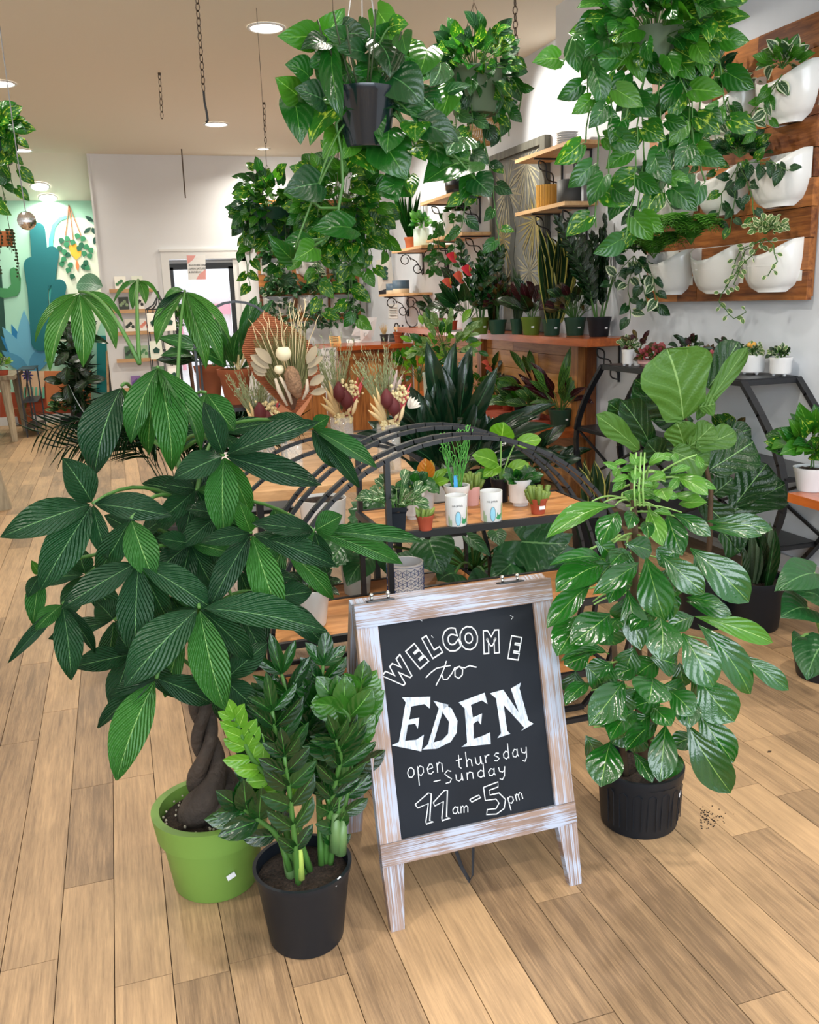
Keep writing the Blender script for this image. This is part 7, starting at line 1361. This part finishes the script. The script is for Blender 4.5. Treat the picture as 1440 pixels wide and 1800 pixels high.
# ================================================================ wood table at the right edge
wt = thing('side_table', 'orange-stained wooden table cut off by the right picture edge', 'table', (3.1, 2.8, 0)); wt['label'] = 'orange-stained wooden table in front of the hourglass table'
ZW = .66; obj('table_top', MB().box((2.78, 2.2, ZW-.04), (3.42, 3.2, ZW)), 'stain_top', wt)
for x, y in ((3.36, 2.26), (3.36, 3.14), (3.0, 2.26)): obj('leg', MB().bar((x, y, 0), (x, y, ZW-.04), .05), 'cedar_z', wt)
t = potted('bright green pothos in a pale nursery pot on the orange-stained table', 1425, 866, 62, 42, ZW+.001, 'pot_white', 'bush', H=105, n=60, m=('L_poth_lt', 'L_poth', 'L_poth_lt', 'L_poth_var'), ll=46, lw=32, R=60, shape='heart', wb=.75)
# ================================================================ counter items
ZC = 1.036
def boxp(px, py, w, h, d, z, tilt=0): b = onz(px, py, z); return b, w/ppm(b), h/ppm(b)
c = onz(645, 602, ZC); t = thing('register_screen', 'white tablet cash register seen from behind on the counter', 'cash register', c)
q = px3([(632, 558), (663, 558), (656, 592), (618, 590)], c.y+.12); slab('screen', q, .02, 'white_plastic', t)
q = px3([(633, 577), (652, 577), (653, 600), (634, 601)], c.y); slab('stand', q, .05, 'white_plastic', t); obj('foot', MB().box((c.x-.07, c.y-.02, ZC+.001), (c.x+.09, c.y+.16, ZC+.012)), 'white_plastic', t)
def ringsq(cx, cy, r_, Y):
    pts = [at(cx+dx*r_, cy+dy*r_, Y) for dx, dy in ((-1, -.7), (-.7, -1), (.7, -1), (1, -.7), (1, .7), (.7, 1), (-.7, 1), (-1, .7), (-1, -.7))]; return MB().tube(pts, .0035, 4)
obj('emblem', ringsq(643, 588.5, 2.6, c.y-.03), 'ink', t); obj('emblem', ringsq(643, 588.5, .7, c.y-.03), 'ink', t)
mb = MB()
for k in range(7): p = at(635.5+k*2.9, 567.5, c.y+.10); mb.box(p-Vector((.007 if k < 2 else .004, .003, .006)), p+Vector((.007 if k < 2 else .004, 0, .006)))
obj('back_lettering', mb, 'grey_metal', t, kind='stuff')
def stand_card(lab, px0, px1, yt, yb, m, lines, Y=None):
    b = onz((px0+px1)/2, yb, ZC); t = thing('counter_card', lab, 'card', b, 'cards on the cash counter'); q = [at(px0+1.5, yb, b.y), at(px1+1, yb, b.y), at(px1-1, yt, b.y+.05), at(px0, yt, b.y+.05)]; slab('card', q, .012, m, t)
    for k in range(lines): z = b.z+(.03+.025*k); obj('print_line', MB().box((b.x-.055, b.y-.010+.012*k-.004, z), (b.x+.045, b.y-.008+.012*k-.004, z+.008)), 'stem_brown', t)
stand_card('orange standing sign card at the corner of the cash counter', 579, 599, 591, 604, mat('card_orange', hx('e8b878'), .6), 3)
stand_card('small white card between the orange card and the register', 609, 621, 597, 603, 'paper', 0); stand_card('second white card tucked against the register base', 623, 634, 596, 602, 'paper', 1)
t = potted('terracotta pot of pens and scissors on the cash counter', 702, 600, 19, 18, ZC+.001, 'pot_terra', None, name='pen_pot', cat='pen holder', rim=.006, wb=.72); c = Vector(t.location)
for k in range(7): a = rnd.uniform(-.5, .5); obj('pen', MB().tube([c+Vector((a*.06, 0, .02)), c+Vector((a*.16, rnd.uniform(-.03, .03), .17+rnd.uniform(0, .05)))], .006, 5), ('ink', 'pot_mustard', 'pot_blue')[k % 3], t)
obj('scissors', MB().tube([c+Vector((-.03, 0, .1))+Vector((.022*math.cos(q), 0, .035*math.sin(q)+.1)) for q in [2*PI*k/12 for k in range(13)]], .008, 6), 'ink', t)
t = potted('bundle of dried reeds in a dark jar on the cash counter', 676, 600, 15, 12, ZC+.001, 'pot_char', None, name='dried_reeds', cat='dried flowers'); c = Vector(t.location); spray(t, 'reeds', 'straw', c+Vector((0, 0, .04)), 40, .12, .2, -.35, .35, .004)
c = onz(690, 601, ZC); t = thing('card_reader', 'small dark card reader between the reeds and the pen pot', 'card reader', c); slab('body', [c+Vector((-.05, -.02, .005)), c+Vector((.04, -.02, .005)), c+Vector((.05, .03, .1)), c+Vector((-.03, .03, .1))], .02, 'pot_char', t); obj('keys', MB().box(c+Vector((-.03, -.02, .02)), c+Vector((.02, -.017, .05))), 'grey_metal', t)
# sign board hanging at the end of the counter
t = thing('standing_poster', 'white poster with a black corner ornament and small lettering beside the counter', 'sign', at(580, 640, 9.9)); q = px3([(566, 612), (592, 611), (588, 690), (564, 690)], 9.9); slab('sheet', q, .02, 'paper', t)
for s_, py in (('PLANT IN', 629), ('LET IT GROW', 635)): p = at(577, py, 9.86); textmb('lettering', s_, .042, Matrix.Translation(p) @ Matrix.Rotation(PI/2, 4, 'X'), 'ink', t)
mb = MB()
for k in range(9): p0 = at(568+k*2.4, 612.5, 9.87); mb.tube([p0, p0+Vector((.01, 0, -.02-.02*((k*5) % 3))), p0+Vector((.02, 0, -.004))], .003, 3)
obj('ornament', mb, 'ink', t, kind='stuff'); obj('easel_leg', MB().bar((2.42, 10.0, 0), at(577, 690, 9.95), .02), 'black_metal', t)
t = thing('wall_notice', 'faint white notice sheet on the wall under the tote bag', 'paper', at(688, 548, 10.9)); slab('sheet', [onx(x, y, XR-.004) for x, y in ((683, 535), (699, 534), (699, 560), (683, 560))], .004, 'paper', t); mb = MB()
for k in range(4): a, b = onx(685, 541+k*4.5, XR-.011), onx(697, 541+k*4.4, XR-.011); mb.tube([a, b], .004, 3)
obj('print_line', mb, 'grey_metal', t, kind='stuff')
# ================================================================ far left corner
wood('weathered', '6f6350', 'b8aa90', 'z', 1.2, .7, .3)
lt = thing('weathered_table', 'weathered pale wooden table with turned legs at the left by the mural', 'table', (-1.9, 12.3, 0))
ztab = at(10, 660, 12.0).z
obj('table_top', MB().box((-2.9, 11.9, ztab-.05), (at(28, 655, 12.2).x, 13.1, ztab)), 'weathered', lt); xr_ = at(28, 655, 12.2).x
obj('apron', MB().box((-2.8, 11.98, ztab-.17), (xr_-.06, 12.02, ztab-.05)), 'weathered', lt)
for x, y in ((xr_-.12, 11.98), (xr_-.08, 13.0), (-2.8, 12.0)): obj('leg', MB().tube([(x+.03, y, 0), (x+.02, y, .25), (x, y, ztab-.15), (x, y, ztab-.05)], [.035, .045, .055, .06], 8), 'weathered', lt)
t = thing('seedling_tray', 'low pot of pale seedlings on the weathered table', 'potted plant', (xr_-.15, 12.1, ztab)); pot(t, t.location, .07, .08, .06, 'pot_clay', soil=.01); grow(t, t.location+Vector((0, 0, .05)), ppm(t.location), .07, 'bush', H=28, n=40, m=('L_bright', 'L_silver'), ll=9, lw=5, R=14)
rk = thing('metal_rack', 'narrow black metal rack standing beside the weathered table', 'rack', (-1.35, 12.8, 0)); zr = at(22, 648, 12.6).z
for x, y in ((xr_+.03, 12.3), (xr_+.14, 12.5), (xr_+.06, 13.0), (xr_+.2, 13.1)): obj('upright', MB().bar((x, y, 0), (x-.02, y, zr), .018), 'black_metal', rk)
for z in (.12, .45, zr): obj('rack_shelf', MB().box((xr_+.01, 12.3, z-.012), (xr_+.2, 13.1, z)), 'black_metal', rk)
c = floor_under(46, 749, .10); t = thing('potted_plant', 'terracotta pot with a purple whirligig flower against the mural', 'potted plant', c); pot(t, c, .085, .115, .25, 'pot_terra', rim=.01, rimh=.06, soil=.02)
s_ = ppm(c); p = at(48, 660, c.y); obj('whirligig_stem', MB().tube([c+Vector((0, 0, .2)), p], .006, 5), 'stem_brown', t); mat('whirl', hx('3a2f7a'), .4); W8 = leafset('lance', 'whirl', 1, fold=.2, droop=.05, n=4)
for k in range(8): a = 2*PI*k/8; leaf(t, W8, p, p+Vector((math.cos(a), 0, math.sin(a)))*.085, .03, (0, -1, 0), 0, 'whirligig_petal')
obj('small_sprout', MB().tube([c+Vector((.02, 0, .22)), c+Vector((.05, 0, .36)), c+Vector((.10, 0, .38))], [.006, .006, .002], 5), 'stem_green', t)
c = floor_under(86, 738, .05); t = thing('nursery_tray', 'black plastic nursery tray lying on the floor by the mural', 'tray', c)
for k in range(2):
    x0 = c.x-.15+k*.16; f = MB()
    for a, b in (((x0, c.y-.08, .002), (x0+.15, c.y+.12, .012)), ((x0, c.y-.08, .012), (x0+.012, c.y+.12, .09)), ((x0+.138, c.y-.08, .012), (x0+.15, c.y+.12, .09)), ((x0+.012, c.y-.08, .012), (x0+.138, c.y-.068, .09)), ((x0+.012, c.y+.108, .012), (x0+.138, c.y+.12, .09)), ((x0+.07, c.y-.068, .012), (x0+.08, c.y+.108, .08))): f.box(a, b)
    obj('tray_cell', f, 'black_metal', t)
# dark tall plants by the mural corner
for lb, px, py, ht_, sp, n in (('tall dark spiky dracaena in front of the mural corner', 140, 745, 1.25, .9, 5), ('slim dark dracaena beside the card ledges', 150, 752, 1.05, .8, 4)):
    c = floor_under(px, py, .1); t = thing('potted_plant', lb, 'potted plant', c); pot(t, c, .09, .11, .2, 'pot_black', soil=.02); F_ = MB(); lv = ls('blade', 'L_dark', fold=.2, droop=-.15, n=5)
    for k in range(n):
        hh = .2+(ht_-.2)*(k+1)/n; x = c+Vector((rnd.uniform(-.10, .10), rnd.uniform(-.05, .05), hh)); obj('cane', MB().tube([c+Vector((0, 0, .18)), c.lerp(x, .5)+Vector((rnd.uniform(-.03, .03), 0, .05)), x], .014, 7), 'stem_dark', t)
        for i in range(34): a = rnd.uniform(0, 6.28); d = Vector((math.cos(a), math.sin(a)*.8, rnd.uniform(-.5, .9))).normalized(); b0 = x+Vector((0, 0, rnd.uniform(-.12, .02))); e = b0+d*rnd.uniform(.18, .34); e.y = min(e.y, 13.6); leafinto(F_, lv, b0, e, .035, tc(b0, .5))
    obj('foliage', F_, 'L_dark', t, True, kind='stuff')
c = floor_under(152, 720, .1); c.y = 13.1; t = thing('potted_plant', 'dark rubber plant with a striped round leaf in front of the mural', 'potted plant', c); pot(t, c, .1, .12, .25, 'pot_black', soil=.02); top = at(160, 505, 12.9)
obj('stem', MB().tube([c+Vector((0, 0, .2)), c+Vector((0, 0, 1)), top], .012, 6), 'stem_dark', t)
leafmat('L_orb', '3f7a66', 'a8ccb8', '4a8a74', rough=.35, veins=9, side=1.9, vein_w=.01, back='4a6a5a'); OL = leafset('oval', 'L_orb', 1, fold=.1, droop=.1, n=10)
for (x0, y0, x1, y1, w) in ((181, 505, 135, 500, 34), (150, 512, 142, 560, 26)): p0, p1 = at(x0, y0, 12.8), at(x1, y1, 12.75); leaf(t, OL, p0, p1, w/ppm(p0)*1.1, tc(p0, .3))
LD = leafset('oval', 'L_dark', 3, fold=.15, droop=.1, n=8)
for k in range(26): x, y = rnd.uniform(112, 158), rnd.uniform(560, 700); p0 = at(x, y, 12.9+rnd.uniform(-.1, .2)); a = rnd.uniform(0, 6.28); leaf(t, LD, p0, p0+Vector((math.cos(a), -.2, math.sin(a)*.8-.3)).normalized()*.26, .12, tc(p0, .3))
c = floor_under(118, 752, .08); t = thing('potted_plant', 'small pale leafed plant on the floor before the dark dracaena', 'potted plant', c); pot(t, c, .07, .09, .12, 'pot_black', soil=.02); grow(t, c+Vector((0, 0, .1)), ppm(c), .09, 'bush', H=50, n=60, m=('L_aglo', 'L_poth', 'L_dark'), ll=12, lw=6, R=22)
t = thing('framed_mirror', 'slim wooden framed board leaning in the corner by the card ledges', 'frame', (-.1, 13.0, 0)); q = [at(x, y, 12.85) for x, y in ((188, 618), (196, 616), (204, 738), (192, 741))]
for i in range(4): obj('frame_bar', MB().bar(q[i], q[(i+1) % 4], .03), 'pine', t)
slab('panel', q, .01, 'pot_char', t)
# spinner rack
x0, x1 = at(262, 600, 11.2).x, at(312, 600, 11.2).x; sr = thing('card_spinner', 'black wire card spinner rack with an onion dome top by the door', 'rack', ((x0+x1)/2, 11.35, 0)); cx = (x0+x1)/2; w = (x1-x0)/2; zt2 = at(285, 543, 11.2).z; f = MB()
for k in range(12):
    a = 2*PI*k/12; q = Vector((cx+w*math.cos(a), 11.35+w*math.sin(a), .12)); f.tube([q, (q.x, q.y, zt2)], .006, 4)
    f.tube([(cx+w*math.cos(a), 11.35+w*math.sin(a), zt2), (cx+w*.45*math.cos(a), 11.35+w*.45*math.sin(a), zt2+.05), (cx+w*.12*math.cos(a), 11.35+w*.12*math.sin(a), zt2+.14), (cx, 11.35, zt2+.21)], .006, 4)
obj('wires', f, 'black_metal', sr, kind='stuff')
for z in (.14, .45, .75, 1.05, 1.35, zt2): obj('hoop', MB().tube([(cx+w*math.cos(q), 11.35+w*math.sin(q), z) for q in [2*PI*k/24 for k in range(25)]], .007, 5), 'black_metal', sr)
obj('base', MB().lathe([(.2, 0), (.2, .02), (.03, .04), (.02, .14)], (cx, 11.35, 0), 20, cap1=True), 'black_metal', sr)
for k, (z, c_) in enumerate(((1.40, 'e9e6da'), (1.40, 'ece8de'), (1.08, 'd8dccb'), (1.08, 'e6e2d6'), (.78, '4c7350'), (.78, 'f1eee8'), (.48, '3f7a9a'), (.48, 'e8d8cc'))):
    xx = cx+(-.09 if k % 2 == 0 else .09); ta = thing('greeting_card', 'card in the spinner rack, %s tier, %s side' % (('top', 'second', 'third', 'lowest')[k//2], ('ledge', 'door')[k % 2]), 'card', (xx, 11.35-w-.02, z-.12), 'cards in the spinner rack'); slab('sheet', [(xx-.07, 11.35-w-.02, z-.12), (xx+.07, 11.35-w-.02, z-.12), (xx+.07, 11.35-w+.02, z+.09), (xx-.07, 11.35-w+.02, z+.09)], .008, mat('card_'+c_, hx(c_), .6), ta); obj('motif', MB().prism([(-.03, 0), (.03, 0), (.04, .04), (0, .07), (-.04, .04)], (1, 0, 0), (0, 0, 1), (xx, 11.35-w-.014, z-.05), (0, -.003, 0)), 'p_dgreen', ta)
# black planter by the door and weathered foot at the left edge
c = at(322, 624, 11.9); t = thing('potted_plant', 'black planter with pale flowering branches on a dark stool before the door', 'potted plant', c); pot(t, c, .09, .12, .22, 'pot_black', soil=.02); grow(t, c+Vector((0, 0, .2)), ppm(c), .1, 'bush', H=55, n=50, m=('L_aglo', 'L_dark', 'L_poth'), ll=14, lw=8, R=20)
sl_ = thing('stool', 'dark wooden stool carrying the black planter by the door', 'stool', (c.x, c.y, 0)); obj('seat', MB().lathe([(.14, 0), (.14, .03)], (c.x, c.y, c.z-.032), 18, cap1=True), 'brown_dry', sl_)
for k in range(4): a = PI/4+PI/2*k; obj('leg', MB().tube([(c.x+.10*math.cos(a), c.y+.1*math.sin(a), c.z-.03), (c.x+.15*math.cos(a), c.y+.15*math.sin(a), 0)], .018, 6), 'brown_dry', sl_)
p = onz(6, 897); t = thing('weathered_bench', 'weathered white-edged bench foot at the left edge of the aisle', 'bench', (p.x-.4, p.y+.1, 0)); obj('foot', MB().prism([(0, 0), (.09, 0), (0.02, .42), (-.1, .42)], (1, 0, 0), (0, 0, 1), (p.x-.03, p.y, 0), (0, .08, 0)), 'weathered', t); obj('seat', MB().box((p.x-1.1, p.y-.1, .42), (p.x-.05, p.y+.5, .47)), 'weathered', t); obj('foot', MB().box((p.x-1.0, p.y, 0), (p.x-.9, p.y+.08, .42)), 'weathered', t)
# crumbs of soil and a leaf scrap on the floor
mb = MB()
for i in range(70): q = onz(1232+abs(rnd.gauss(0, 18)), 1437+rnd.gauss(0, 9)); mb.ball(q+Vector((0, 0, .001)), rnd.uniform(.0012, .003), 5, 3)
tag(obj('spilled_soil', mb, 'soil', kind='stuff', org=onz(1235, 1440)), 'crumbs of spilled soil beside the schefflera pot', 'soil', kind='stuff')
q = onz(1349, 1323); tag(obj('leaf_scrap', MB().prism([(0, 0), (.012, -.003), (.02, .003), (.01, .008)], (1, 0, 0), (0, 1, 0), q, (0, 0, .002)), 'stem_brown', org=q), 'tiny brown leaf scrap on the floor planks', 'leaf')
